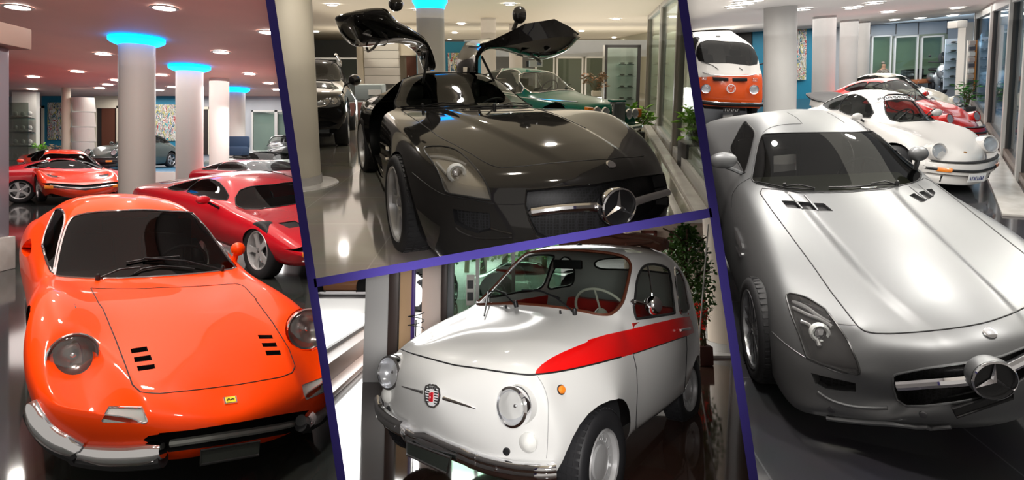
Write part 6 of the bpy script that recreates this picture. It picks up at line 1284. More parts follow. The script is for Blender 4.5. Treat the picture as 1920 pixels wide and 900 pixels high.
    c.part('badge_slots', sl, BLK, bd, flat=True)
    c.part('badge_shield', bevel(box(-.013, .013, -.026, .020, 0, .010), .004).xf(M @ Matrix.Translation((-.002, -.002, .009))), mat('badge_red', (.55, .01, .02), .2, coat=1), bd)
    lt = Geo()
    for k, ch in enumerate(('F', 'I', 'A', 'T')):
        segs = {'F': [((0,0),(0,4)),((0,4),(2,4)),((0,2),(1.6,2))], 'I': [((1,0),(1,4))], 'A': [((0,0),(1,4)),((1,4),(2,0)),((.5,1.6),(1.5,1.6))], 'T': [((1,0),(1,4)),((0,4),(2,4))]}[ch]
        for s0, s1 in segs: tube([M @ Vector((-.008+s0[0]*.005, .012-k*.0095+s0[1]*.0017, .020)), M @ Vector((-.008+s1[0]*.005, .012-k*.0095+s1[1]*.0017, .020))], .0009, 4, g=lt)
    c.part('badge_letters', lt, WHT, bd)
    for q, rr in ((d_([(262,291),(330,310),(395,328)]), 1), (d_([(530,367),(640,403),(742,435)]), 0)):
        pts = [(c.s.near(a, b)[0]+n*.008) for a, b in q]; c.part('badge_wing', tube(smooth_path(pts, 4), .006, 8, radii=[(.003+.006*t/8 if rr else .009-.006*t/8) for t in range(9)]), CHR, bd)
    # bumper
    cl = d_([(62,400),(85,455),(130,497),(200,545),(380,622),(600,715),(760,757)])+e_([(90,768),(180,795),(300,820),(400,832),(500,836),(545,830)])
    P = []; O = []
    for q in smooth_path([(a, b, 0) for a, b in cl], 4):
        p, n2 = c.s.near(q.x, q.y); O.append((n2-c.up*n2.dot(c.up)).normalized()); P.append(p+O[-1]*.035)
    prof = [(-.012,-.040),(.006,-.043),(.018,-.032),(.024,-.012),(.020,.004),(.026,.012),(.024,.028),(.010,.040),(-.012,.040),(-.006,0)]
    bp = c.part('front_bumper', sweep(P, O, c.up, prof), CHR, ang=50)
    for uv in (e_([(190,797)])[0], d_([(240,570)])[0]):
        k = min(range(len(P)), key=lambda i: (pix(P[i])[0]-uv[0])**2+(pix(P[i])[1]-uv[1])**2); c.part('bumper_bolt', lathe([(.008, 0), (.008, .004), (0, .008)], 12, axis(P[k]+O[k]*.024, O[k])), CHR, bp)
    k = min(range(len(P)), key=lambda i: abs(pix(P[i])[0]-800)); dep = P[k]-c.up*.05
    plate(c, d_([(290,650),(568,755),(548,858),(288,735)]), depthpts=(dep+O[k]*.02, (O[k]*.85+c.fwd*.3).normalized()), fm=ALU)
    # glass
    g = c.part('windshield', ws, WGL); c.rim(ws, .011, BRN, 'windshield_seal', g)
    for nm_, gg, mm in (('side_window', dw, TRIM), ('quarter_window', qw, CHR), ('side_window', fw, TRIM), ('quarter_window', fq, TRIM), ('rear_window', rw, TRIM)):
        g = c.part(nm_, gg, WGL); c.rim(gg, .009, mm, 'window_seal', g)
        if gg is dw: 
            c.rim(gg, .005, CHR, 'window_bead', g, 0); c.strip(c_([(222,318),(240,420),(258,560)]), .006, CHR, 'vent_window_bar', parent=g)
    wiper(c, b_([(467,663)])[0], b_([(285,520)])[0], blade=b_([(120,547),(200,527),(280,515),(375,543)]))
    wiper(c, b_([(1047,740)])[0], b_([(700,520)])[0], blade=b_([(530,510),(620,512),(720,522),(905,592)]))
    for q in b_([(367,678),(905,732)]): p, n = c.s.near(*q); c.part('washer_jet', lathe([(.007, 0), (.006, .02), (0, .022)], 12, axis(p, n)), BLK)
    c.line(e_([(440,225),(480,290),(508,380),(512,500),(505,700),(500,760)]), mat('seam_grey', (.3, .3, .3), .5), .002, 'fender_seam')
    c.body()
    for s in (1, -1):
        for x in (0, -1.84): c.wheel((x, s*.565, .262), .262, .15, s, 'disc', rm=mat('wheel_silver', (.62, .62, .62), .3, .6), rr=.16, hub=.085, cap=BRIM)
    # interior
    c.wells(0, -1.84, .32, .27, .44, .555)
    c.part('dashboard', c.w.geo(bevel(box(-.50, -.40, -.50, .50, .74, .87), .03)), RV)
    for s in (1, -1): c.seat(-.95, s*.27, .30, RV, h=.42, wd=.42, head=False)
    c.part('rear_bench', c.w.geo(bevel(box(-1.62, -1.5, -.5, .5, .35, .86), .05)), RV)
    c.part('door_card', c.w.geo(box(-1.35, -.5, -.60, -.585, .3, .86)), RV); c.part('door_card', c.w.geo(box(-1.35, -.5, .585, .60, .3, .86)), RV)
    c.steering((-.66, .27, .86), .19, IV, .009, .6)
    o = c.w((-.62, 0, 1.17)); c.part('rear_view_mirror', bevel(box(-.015, .015, -.11, .11, -.03, .03), .01).xf(Matrix.Translation(o) @ c.w.M.to_3x3().to_4x4()), BLK)
    # door mirror
    a = c.s.near(*c_([(103,605)])[0]); dd = ray(*c_([(262,622)])[0]); o = CP+dd*(a[0].y+.02)
    st = c.part('mirror_arm', tube([a[0], a[0]+a[1]*.03, o-(o-a[0]).normalized()*.01], .008, 8), CHR)
    lathe_ = lathe([(0, -.045), (.03, -.038), (.05, -.02), (.058, 0), (.055, .008), (.045, .004), (0, .0)], 28, axis(o, (c.fwd*1+c.lat*.2)*-1)); c.part('door_mirror', lathe_, CHR, st)
    c.part('mirror_base', lathe([(.022, -.002), (.02, .012), (0, .016)], 16, axis(a[0], a[1])), CHR, st)
    # folded fabric roof
    g = Geo(); CV = mat('brown_canvas', (.10, .035, .02), .6, bump=(40, .6))
    P0 = [c.w((x, y, z)) for x, y, z in ((-1.05, -.40, 1.33), (-1.05, .40, 1.33))]
    for k, (dx, dz, r) in enumerate(((0, .03, .035), (-.06, .035, .04), (-.12, .03, .035), (-.04, .07, .03), (-.10, .072, .03))):
        g2 = tube([c.w((-1.15+dx+.01*math.sin(j*2+k), -.42+.84*j/10, 1.31+dz+.01*math.sin(j*1.7+k*2)-.03*abs(j/5-1)**2)) for j in range(11)], r, 8, radii=[r*(.9+.15*math.sin(j*3.1+k)) for j in range(11)]); g.merge(g2)
    c.part('folded_roof', g, CV)
    for s in (1, -1): c.part('roof_rail', tube([c.w((-.78, s*.36, 1.315)), c.w((-.95, s*.37, 1.33)), c.w((-1.1, s*.38, 1.34))], .008, 6), CV)
    p, n = c.s.near(1131, 459); c.part('roof_catch', lathe([(.02, 0), (.015, .012), (0, .018)], 12, axis(c.w((-.74, 0, 1.30)), c.up)), BLK)
    return c
def gull_door(c, s, keys, m):
    """raised roof-hinged door: roof flap with its glass, then the thick door body"""
    w = Warp(PS2, SS2, keys, lam=1e-3)
    S_ = [(0, .24, 1.27), (.18, .33, 1.46), (.34, .46, 1.63), (.50, .66, 1.76), (.62, .86, 1.85), (.78, 1.10, 1.92), (.92, 1.28, 1.95), (1.0, 1.36, 1.95)]
    fr = [-1.48, -1.42, -1.32, -1.05, -.93, -.86, -.88, -.95]; rr = [-1.95, -1.97, -1.98, -1.93, -1.86, -1.80, -1.78, -1.72]
    th = [.03, .03, .04, .11, .17, .17, .12, .04]
    def grid(rows, N=4):
        g = Geo(); L = len(rows)
        for lay in (0, 1):
            for i in rows:
                t, y, z = S_[i]; 
                a = S_[max(i-1, 0)]; b = S_[min(i+1, len(S_)-1)]; ny, nz = -(b[2]-a[2]), (b[1]-a[1]); q = math.hypot(ny, nz); ny /= q; nz /= q
                for k in range(N+1):
                    x = fr[i]+(rr[i]-fr[i])*k/N; e = 1-.25*abs(2*k/N-1)
                    d = -th[i]*e if lay else 0
                    g.v.append(Vector((x, s*(y+ny*d), z+nz*d)))
        W_ = N+1
        for lay in (0, 1):
            for a in range(L-1):
                for k in range(N):
                    f = (lay*L*W_+a*W_+k, lay*L*W_+a*W_+k+1, lay*L*W_+(a+1)*W_+k+1, lay*L*W_+(a+1)*W_+k)
                    yield_ = f if (lay == 0) == (s > 0) else f[::-1]; g.f.append(yield_)
        o = L*W_
        ring = [k for k in range(N+1)]+[a*W_+N for a in range(1, L)]+[(L-1)*W_+k for k in range(N-1, -1, -1)]+[a*W_ for a in range(L-2, 0, -1)]
        for i in range(len(ring)): a, b = ring[i], ring[(i+1) % len(ring)]; g.f.append((a, b, b+o, a+o))
        return subdiv(g, 2)
    d = c.part('gullwing_door', w.geo(grid([0, 1, 2, 3, 4, 5, 6, 7])), m)
    def at(t, k, off):                           # point on the door: row value, 0 front..1 rear, inward offset
        i = min(int(t), len(S_)-2); f = t-i
        y = S_[i][1]*(1-f)+S_[i+1][1]*f; z = S_[i][2]*(1-f)+S_[i+1][2]*f; x = (fr[i]*(1-f)+fr[i+1]*f)*(1-k)+(rr[i]*(1-f)+rr[i+1]*f)*k
        a, b = S_[max(i-1, 0)], S_[min(i+2, len(S_)-1)]; ny, nz = -(b[2]-a[2]), (b[1]-a[1]); q = math.hypot(ny, nz)
        return w((x, s*(y+ny/q*off), z+nz/q*off))
    def sheet(t0, t1, k0, k1, off, n=6):
        g = Geo()
        for i in range(n+1):
            for j in range(n+1): g.v.append(at(t0+(t1-t0)*i/n, k0+(k1-k0)*j/n, off))
        g.f = [(i*(n+1)+j, i*(n+1)+j+1, (i+1)*(n+1)+j+1, (i+1)*(n+1)+j) for i in range(n) for j in range(n)]; return g
    WG = mat('pane_sheen', (.45, .45, .38), .05, 0, 1)
    for off in (-.045, .006): c.part('door_window', sheet(1.75, 2.85, .16, .86, off), WG, d)
    c.part('door_trim', sheet(3.5, 5.2, .2, .8, -.135), mat('trim_leather', (.03, .028, .026), .45), d)
    p = at(4.6, .3, -.15); q = at(4.6, .3, -.2)
    c.part('door_speaker', lathe([(.045, 0), (.04, .012), (0, .014)], 24, axis(p, q-p)), mat('speaker_silver', (.75, .75, .72), .3, .5), d)
    c.part('door_pull', tube([at(4.0, .45, -.16), at(4.2, .55, -.21), at(4.4, .7, -.21), at(4.5, .8, -.16)], .012, 8), mat('pull_grey', (.3, .3, .3), .3, .8), d)
    p = at(0.1, .45, 0); p2 = at(1.2, .5, -.03)
    c.part('gas_strut', tube([w((-1.45, s*.40, 1.17)), at(1.3, .1, -.04)], .012, 8), TRIM, d)
    c.part('door_hinge', box(-.03, .03, -.02, .02, -.02, .03).xf(Matrix.Translation(p)), CHR, d)
    return d, w, at
def build_black():
    CUR[0] = 2
    J = lambda p: Z(660, 100, .24450, p); K_ = lambda p: Z(660, 240, .27778, p); L_ = lambda p: Z(940, 220, .27778, p); N_ = lambda p: Z(840, 0, .24436, p)
    BP = paint('black_paint', (.014, .013, .012), rough=.06, coat=.25); BP.node_tree.nodes['Principled BSDF'].inputs['Specular IOR Level'].default_value = .5
    w = Warp(PS2, SS2, KS2)
    c = Car('gullwing_coupe', 'glossy black long-bonnet coupe with both roof-hinged doors raised', w, RS, NS, TS, BP, pre=pres)
    ws = c.cutp([(744,201),(749,170),(757,147),(765,141),(800,138),(850,136),(900,137),(935,140),(948,148),(965,165),(985,184),(999,198),(985,203),(940,203),(880,202),(820,202)], 3)
    c.back([(-.50,1.0),(-.46,1.17),(0,1.2),(.46,1.17),(.50,1.0),(0,.99)], d=(-1, 0, .5))
    c.arches(0, -2.68, .37, .335, rr=.375)
    for s in (1, -1):                            # door apertures
        c.side([(-.86,.34),(-.92,.86),(-1.12,.985),(-1.50,1.135),(-1.72,1.165),(-1.93,1.15),(-1.95,.9),(-1.86,.36)], s, n=3)
        c.top([(-1.50,s*.24),(-1.94,s*.24),(-1.94,s*.66),(-1.50,s*.66)], n=0, test=lambda f: f.normal.dot(c.up) > .3)
    hood = K_([(375,20)])+[(755,213),(747,204),(760,206)]+[(820,205),(880,205),(940,206),(1000,203),(1010,207)]
    hg = c.cutp([(751,206),(790,232),(825,258),(856,273),(881,287),(905,302),(921,310),(940,315)]+L_([(60,336),(150,330),(300,312),(500,296),(650,286),(705,284),(800,272),(880,270),(960,262),(1040,252)])+[(1223,283),(1175,245),(1120,222),(1060,207),(1010,201),(1000,207),(940,209),(880,209),(820,209)], 0)
    h = c.part('bonnet', hg, BP); c.rim(hg, .003, BLK, 'panel_gap', h)
    hl = c.cutp(K_([(485,145),(508,126),(600,122),(690,140),(760,188),(850,290),(910,380),(937,470),(920,485),(800,466),(700,450),(632,430),(600,340),(550,240)]), 2)
    sls_headlamp(c, hl, K_([(707,305)])[0], .058, strip=[K_([(520,160),(620,165),(700,185),(770,230)]), K_([(530,195),(640,205),(740,235),(800,262)]), K_([(570,235),(620,290),(660,330)])], band=K_([(625,392),(850,432),(852,470),(632,432)]), hb=(.45, .42, .36))
    hr = c.cutp(L_([(988,112),(1060,152),(1130,240),(1178,320),(1183,368),(1150,325),(1080,255),(1020,175)]), 2)
    if hr.f: sls_headlamp(c, hr, L_([(1120,270)])[0], .03, hb=(.45, .42, .36))
    gr = c.cutp(L_([(168,490),(400,468),(650,445),(900,400),(1060,378),(1150,372),(1172,380),(1172,440),(1160,510),(1125,600),(1060,668),(960,712),(860,745),(700,790),(520,830),(330,850),(240,800),(190,700),(162,600)]), 0)
    c.recess(gr, .08, GRL, BLK, 'grille', 'grille_wall'); c.rim(gr, .005, BP, 'grille_surround')
    li = c.cutp(K_([(680,545),(760,560),(930,575),(936,690),(850,712),(760,682),(692,642)]), 0); c.recess(li, .05, GRL, BLK, 'lower_intake', 'intake_wall')
    c.strip(K_([(700,672),(740,705),(840,740),(960,745),(1080,740)]), .008, BP, 'bumper_crease'); c.strip(K_([(940,680),(1010,700),(1080,715)]), .008, BP, 'bumper_crease')
    o = c.w((1.0, 0, .49)); d = ray(1160, 388); f = c.fwd; k = (o-CP).dot(f)/d.dot(f); M = upright(c, CP+d*k, f); star(c, M, .108, CHR, True, CHR)
    for q in (L_([(185,645),(300,628),(450,612),(600,605),(690,600)]), L_([(860,585),(960,553),(1040,530),(1118,508)])):
        P3 = [(lambda hh: hh[0]-c.fwd*.0 if hh[0] else CP+ray(t.x, t.y)*k)(c.s.bvh.ray_cast(CP, ray(t.x, t.y).normalized())) for t in smooth_path([(a, b, 0) for a, b in q], 4)]
        N = len(P3); c.part('grille_bar', tube(P3, .027, 10, radii=[.027 if i else .012 for i in range(N)]), CHR)
    bp, bn = c.s.hit(*L_([(738,320)])[0]); c.part('bonnet_badge', lathe([(.030, 0), (.030, .006), (.022, .009), (0, .009)], 28, axis(bp, bn)), CHR)
    c.line(K_([(405,300),(470,355),(560,420),(640,455),(780,480),(920,505),(960,510)]), BLK, .003, 'bumper_seam')
    for q in (K_([(192,95),(238,125),(238,152),(200,125)]), K_([(195,165),(236,195),(236,222),(200,195)])): c.patch(q, .012, CHR, 'side_vent_fin', 0)
    for q in (J([(930,482),(1000,478),(1060,500),(1130,560),(1050,550)]), J([(560,470),(640,470),(690,500),(640,505)])):
        g = c.patch(q, .004, GRL, 'bonnet_vent', 0)
    g = c.part('windshield', ws, WGL); c.rim(ws, .006, BLK, 'windshield_seal', g)
    st = c.patch([(749.5,188),(760,188),(760,198.5),(749.5,198.5)], .004, mat('green_sticker', (.08, .5, .12), .5), 'parking_sticker', 0)
    c.body()
    for s in (1, -1):
        for x in (0, -2.68): c.wheel((x, s*.84, .335), .335, .27, s, 'five', rm=BRIM, rr=.255)
    sls_common(c, BP)
    c.part('dashboard', c.w.geo(bevel(box(-1.20, -.80, -.70, .70, .70, .86), .05)), INT)
    c.part('door_sill', c.w.geo(bevel(box(-1.95, -.86, .70, .90, .22, .36), .02)), BP); c.part('door_sill', c.w.geo(bevel(box(-1.95, -.86, -.90, -.70, .22, .36), .02)), BP)
    wiper(c, (793,202), (870,201), blade=[(752,203),(793,201.5),(840,200.5),(880,200)]); wiper(c, (927,203), (990,200), blade=[(880,203),(927,202),(960,201),(990,200)])
    kl = [((-1.48,-.24,1.27),(821,128)),((-1.95,-.24,1.27),(795,134)),((-1.36,-.46,1.63),(801,72)),((-1.98,-.46,1.63),(776,86)),((-1.05,-.66,1.76),(745,35)),((-1.93,-.66,1.76),(738,60)),
          ((-.93,-.86,1.85),(730,5)),((-.86,-1.10,1.92),(690,8)),((-.88,-1.28,1.95),(650,18)),((-.95,-1.36,1.95),(623,29)),((-1.80,-1.10,1.92),(672,70)),((-1.72,-1.36,1.95),(647,66)),((-1.86,-.86,1.85),(712,62))]
    kr = [((-1.48,.24,1.27),(892,136)),((-1.95,.24,1.27),(853,134)),((-1.36,.46,1.63),(905,82)),((-1.98,.46,1.63),(872,79)),((-1.05,.66,1.76),(930,72)),((-1.93,.66,1.76),(918,70)),
          ((-.93,.86,1.85),(985,44)),((-.86,1.10,1.92),(1040,35)),((-.88,1.28,1.95),(1068,50)),((-.95,1.36,1.95),(1086,64)),((-1.80,1.10,1.92),(1005,92)),((-1.72,1.36,1.95),(1050,88)),((-1.86,.86,1.85),(960,86))]
    dl, wl, al = gull_door(c, -1, kl, BP); dr, wr, ar = gull_door(c, 1, kr, BP)
    for dd, cen, rx, ry, at_ in ((dl, (742, 8), 13, 12, al), (dr, (974, 28), 13, 15, ar)):
        p = at_(3.6, .02, 0); o = CP+ray(*cen)*p.y; kk = p.y/F
        g = subdiv(box(-1, 1, -1, 1, -1, 1), 3); g.v = [o+c.fwd*(q.x*.06)+c.lat*(q.y*rx*kk*1.25)+c.up*(q.z*ry*kk*1.3) for q in g.v]
        m_ = c.part('mirror_housing', g, BP, dd); c.part('mirror_foot', tube([p, (p+o)/2, o], .02, 8), BP, dd)
    return c
# ================================================================ the other cars
def W_(p, keys=True, lam=2e-3): return Warp(p[0], p[1], p[3] if len(p) > 3 else p[2], lam=lam)
def wedge(pose, name, label, col, lamps='slots', s=1, lv=2, mirrors=True, gl=None, group=None, panel=1, rm=None, simple=False, rims='five'):
    CUR[0] = panel; w = pose if isinstance(pose, Warp) else Warp(*pose[:3], lam=2e-3)
    c = bgcar(MWEDGE, name, label, w, col, ws=[(-.74,-.62,.81),(-1.26,-.47,1.06),(-1.22,0,1.09),(-1.26,.47,1.06),(-.74,.62,.81),(-.55,0,.80)], sides=[[(-.95,.85),(-1.36,1.04),(-1.78,1.05),(-1.80,.86)], [(-1.88,.87),(-1.86,1.04),(-1.98,1.02),(-2.32,.88)]], rear=[(-.42,.95),(-.40,1.03),(.40,1.03),(.42,.95)], lv=lv, gl=gl or DGL, rims=rims, rim_m=rm)
    if not simple:
        front_grid(c, [(-.64,.36),(-.64,.46),(.64,.46),(.64,.36)], 'grille', .06, GRL, BLK); dtube(c, 'bumper_trim', [(.80,-.66,.475),(.93,-.3,.48),(.955,0,.48),(.93,.3,.48),(.80,.66,.475)], .012, CHR)
        for q in (-1, 1): dbox(c, 'indicator', .70, .80, q*.68-.09, q*.68+.09, .40, .46, AMB, .01); dbox(c, 'fog_lamp', .80, .86, q*.50-.05, q*.50+.05, .40, .46, LENS, .01)
        for q in (-1, 1):
            g = c.top([(.30, q*.42), (.30, q*.60), (.12, q*.62), (.12, q*.40)], n=0, test=lambda f: f.normal.dot(c.up) > .5)
            if g.f: c.part('bonnet_vent', offset(g, -.01)[0], BLK)
    if mirrors: dmirror(c, (-.90, -1.0, .90), c.m, .06, .09, .055)
    for q in (-1, 1): c.seat(-1.55, q*.36, .25, mat('leather_'+name, (.25, .05, .03), .5), h=.55, wd=.45)
    dbox(c, 'dashboard', -1.05, -.75, -.62, .62, .62, .76, INT, .04)
    c.strip_none = 0; c.body(); return c
def p911(pose, name, label, col, panel, tail=None, banner=False, lv=3, front=True, dark=False):
    CUR[0] = panel; w = Warp(*pose[:3], lam=2e-3)
    c = bgcar(M911, name, label, w, col, ws=[(-.58,-.58,.90),(-1.02,-.47,1.21),(-.98,0,1.27),(-1.02,.47,1.21),(-.58,.58,.90),(-.36,0,.91)], sides=[[(-.74,.93),(-1.12,1.17),(-1.62,1.19),(-1.66,.93)], [(-1.72,.93),(-1.70,1.18),(-2.0,1.12),(-2.38,.97),(-2.3,.93)]], rear=[(-.42,1.0),(-.38,1.13),(.38,1.13),(.42,1.0)], lv=lv, trim=BLK)
    for q in (-1, 1):
        o = (.56, q*.60, .64); f = (c.fwd+c.up*.25).normalized(); M = axis(c.w(o), f); s = w.S[2]
        b = c.part('headlight', lathe([(0, -.03), (.09*s, -.01), (.10*s, .03)], 32, M), REFL); c.part('headlight_rim', lathe([(.10*s, .02), (.115*s, .045), (.128*s, .03), (.13*s, -.12)], 36, M), c.m, b)
        c.part('headlight_lens', lathe([(.105*s*math.cos(a), .035+.03*math.sin(a)) for a in [math.pi/2*i/5 for i in range(6)]], 28, M), LENS, b)
    bm_ = c.m if not dark else BLK
    def wrap(x, y): return x-.30*(abs(y)/.76)**2.2
    def belt(name, z0, z1, out, m, y0=-.80, y1=.80, x=.98, parent=None, bev=.01):
        g = Geo(); n = 16
        for i in range(n+1):
            y = y0+(y1-y0)*i/n; X = wrap(x, y)
            for a, b in ((-.06, z0), (out, z0+.008), (out+.012, (z0+z1)/2), (out, z1-.008), (-.06, z1)): g.v.append(Vector((X+a, y, b)))
        for i in range(n):
            for k in range(4): g.f.append((i*5+k, i*5+k+1, i*5+k+6, i*5+k+5))
        return c.part(name, c.w.geo(g), m, parent)
    b = belt('front_bumper', .34, .50, .0, bm_); belt('bumper_strip', .385, .435, .02, BLK, -.79, .79, parent=b); belt('bumper_gasket', .50, .525, -.02, BLK, -.74, .74, parent=b); belt('front_valance', .20, .33, -.05, bm_, -.72, .72, x=.96, parent=b)
    for q in (-1, 1):
        belt('indicator', .375, .445, .026, AMB, q*.56-.10, q*.56+.10, parent=b); dbox(c, 'fog_lamp', .72, .80, q*.42-.10, q*.42+.10, .23, .32, BLK, .01, b)
    if front:
        t = dbox(c, 'license_plate', 1.0, 1.012, -.17, .17, .27, .38, WHT, 0, b); rnd = random.Random(3); g = Geo()
        for k in range(8): x = -.14+k*.036; tube([c.w((1.016, x, .30)), c.w((1.016, x+.006*(k % 3-1), .345)), c.w((1.016, x+.016, .345 if k % 2 else .30))], .004, 4, g=g)
        c.part('plate_lettering', g, mat('plate_ink', (.02, .04, .2), .4), t)
    p, n, i, dd = c.s.bvh.find_nearest(c.w((.74, 0, .60))); c.part('bonnet_badge', lathe([(.022, 0), (.02, .006), (0, .008)], 12, axis(p, n)), mat('crest_gold', (.3, .15, .05), .4))
    if tail == 'whale':
        g = Geo(); 
        for y in (-.56, -.3, 0, .3, .56):
            for x, z in ((-2.62, .99), (-3.05, 1.02), (-3.32, 1.10), (-3.34, 1.06), (-3.05, .96), (-2.6, .95)): g.v.append(Vector((x+.12*(abs(y)/.56)**2, y, z)))
        for i in range(4):
            for k in range(6): g.f.append((i*6+k, i*6+(k+1) % 6, (i+1)*6+(k+1) % 6, (i+1)*6+k))
        g.f += [tuple(range(6))[::-1], tuple(range(24, 30))]; s = c.part('rear_spoiler', c.w.geo(subdiv(g, 1)), BLK); dbox(c, 'spoiler_base', -3.0, -2.6, -.45, .45, .86, .98, c.m, .02, s)
    if banner:
        def wp(y, t):                            # point on the windscreen
            a = Vector((-.99+.05*0-.035*(y/.47)**2, y, 1.258-.05*(y/.47)**2)); b2 = Vector((-.42-.16*(y/.58)**2, y*1.2, .91)); return a*(1-t)+b2*t
        g = Geo(); n = 14
        for i in range(n+1):
            y = -.44+.88*i/n
            for t in (.04, .13, .22):
                p, nn, ii, dd = c.s.bvh.find_nearest(c.w(wp(y, t))); g.v.append(p+(CP-p).normalized()*.012)
        g.f = [(i*3+k, i*3+k+1, i*3+k+4, i*3+k+3) for i in range(n) for k in range(2)]; bn = c.part('windscreen_banner', g, WHT)
        L = {'P': [((0,0),(0,4)),((0,4),(2,4)),((2,4),(2,2)),((2,2),(0,2))], 'O': [((0,0),(0,4)),((0,4),(2,4)),((2,4),(2,0)),((2,0),(0,0))], 'R': [((0,0),(0,4)),((0,4),(2,4)),((2,4),(2,2)),((2,2),(0,2)),((1,2),(2,0))], 'S': [((2,4),(0,4)),((0,4),(0,2)),((0,2),(2,2)),((2,2),(2,0)),((2,0),(0,0))], 'C': [((2,4),(0,4)),((0,4),(0,0)),((0,0),(2,0))], 'H': [((0,0),(0,4)),((2,0),(2,4)),((0,2),(2,2))], 'E': [((2,4),(0,4)),((0,4),(0,0)),((0,0),(2,0)),((0,2),(1.7,2))]}
        g = Geo()
        for k, ch in enumerate('PORSCHE'):
            for s0, s1 in L[ch]:
                Q = []
                for a, b2 in (s0, s1):
                    y = -.355+k*.105+a*.033; t = .175-b2*.023; p, nn, ii, dd = c.s.bvh.find_nearest(c.w(wp(y, t))); Q.append(p+(CP-p).normalized()*.018)
                tube(Q, .0055, 4, g=g)
        c.part('banner_lettering', g, BLK, bn)
    for q in ((-1,) if not front else (-1, 1)): dmirror(c, (-.80, q*.90, .95), c.m, .045, .08, .055)
    for y0, y1 in ((.12, .52), (-.40, -.02)): dtube(c, 'wiper', [(-.36, y0, .93), (-.48, (y0+y1)/2+.05, 1.0), (-.60, y1+.1, 1.05)], .008, BLK)
    for q in (-1, 1): c.seat(-1.35, q*.34, .25, mat('seat_'+name, (.06, .05, .045), .6), h=.55, wd=.44)
    dbox(c, 'dashboard', -.85, -.60, -.60, .60, .70, .86, INT, .04); c.steering((-.98, .34, .86), .17); c.body(); return c
def van():
    CUR[0] = 4; w = Warp(*PB_VAN, lam=1e-3); OR = paint('van_orange', (.78, .10, .012), rough=.25); IV = paint('van_white', (.66, .64, .60), rough=.25)
    c = bgcar(MVAN, 'camper_van', 'orange and white vintage camper van with a round front emblem', w, None, ws=[(.72,-.66,1.25),(.44,-.56,1.72),(.52,0,1.79),(.44,.56,1.72),(.72,.66,1.25),(.84,0,1.25)], sides=[[(.42,1.28),(.30,1.74),(-.30,1.76),(-.30,1.28)], [(-.42,1.28),(-.42,1.76),(-1.5,1.76),(-1.5,1.28)], [(-1.62,1.28),(-1.62,1.76),(-2.7,1.74),(-2.7,1.28)]], rear=[(-.5,1.3),(-.45,1.7),(.45,1.7),(.5,1.3)], m=IV, lv=3, gl=DGL, rims='disc')
    low = [f for f in c.s.bm.faces if 0]; 
    # orange lower body below the waistline
    M = w.M; z = 1.12; co = c.w((0, 0, z)); r = bmesh.ops.bisect_plane(c.s.bm, geom=c.s.bm.verts[:]+c.s.bm.edges[:]+c.s.bm.faces[:], dist=1e-5, plane_co=c.w((.9, 0, z)), plane_no=c.up)
    lo = c.s.take([f for f in c.s.bm.faces if (f.calc_center_median()-c.w((.9, 0, z))).dot(c.up) < 0]); b = c.part('lower_body', lo, OR)
    dtube(c, 'waist_moulding', [(.70,-.74,1.13),(.90,-.45,1.13),(.965,0,1.13),(.90,.45,1.13),(.70,.74,1.13)], .012, CHR)
    for q in (-1, 1):
        M = axis(c.w((.955, q*.56, .84)), c.fwd); s = w.S[0]; h = c.part('headlight', lathe([(0, -.02), (.085*s, 0), (.095*s, .03)], 28, M), REFL); c.part('headlight_rim', lathe([(.092*s, .03), (.105*s, .04), (.112*s, .01)], 28, M), CHR, h); c.part('headlight_lens', lathe([(.095*s, .03), (.05*s, .05), (0, .055)], 24, M), LENS, h)
        dbox(c, 'vent_grille', .90, .985, q*.22-.17, q*.22+.17, 1.02, 1.08, GRL, .005); dbox(c, 'indicator', .86, .965, q*.58-.055, q*.58+.055, 1.01, 1.08, AMB if 0 else LENS, .01)
    o = c.w((1.0, 0, .86)); M = upright(c, o, c.fwd); s = w.S[0]; R_ = .095*s; e = c.part('front_emblem', tube([M @ Vector((R_*math.cos(a), R_*math.sin(a), 0)) for a in [2*math.pi*i/28 for i in range(28)]], .013, 8, True), WHT); g = Geo()
    for ln in ([(-.45,.88),(0,.12),(.45,.88)], [(-.88,.35),(-.45,-.80),(0,-.05),(.45,-.80),(.88,.35)]): tube([M @ Vector((x*R_, y*R_, 0)) for x, y in ln], .007, 6, g=g)
    c.part('emblem_letters', g, WHT, e)
    bp = dtube(c, 'front_bumper', [(.72,-.86,.52),(.96,-.72,.52),(1.05,-.3,.52),(1.06,0,.52),(1.05,.3,.52),(.96,.72,.52),(.72,.86,.52)], .06, BLK, n=10); dtube(c, 'bumper_trim', [(.78,-.88,.565),(1.0,-.72,.565),(1.09,-.3,.565),(1.10,0,.565),(1.09,.3,.565),(1.0,.72,.565),(.78,.88,.565)], .016, CHR, bp)
    t = dbox(c, 'license_plate', 1.06, 1.075, -.19, .19, .34, .43, BLK, 0, bp); g = Geo()
    for k in range(7): x = -.15+k*.046; tube([c.w((1.082, x, .36)), c.w((1.082, x+.01, .41)), c.w((1.082, x+.024, .36 if k % 2 else .41))], .006, 4, g=g)
    c.part('plate_lettering', g, WHT, t)
    for q in (-.25, .3): dtube(c, 'wiper', [(.88, q, 1.24), (.82, q-.15, 1.32), (.80, q-.38, 1.34)], .009, BLK)
    for q in (-1, 1): c.seat(.05, q*.40, .75, INT, h=.6, wd=.5)
    dbox(c, 'dashboard', .45, .70, -.66, .66, 1.0, 1.16, INT, .03); c.steering((.35, .42, 1.25), .2); dmirror(c, (.55, 1.0, 1.40), CHR, .03, .08, .08); c.body(); return c
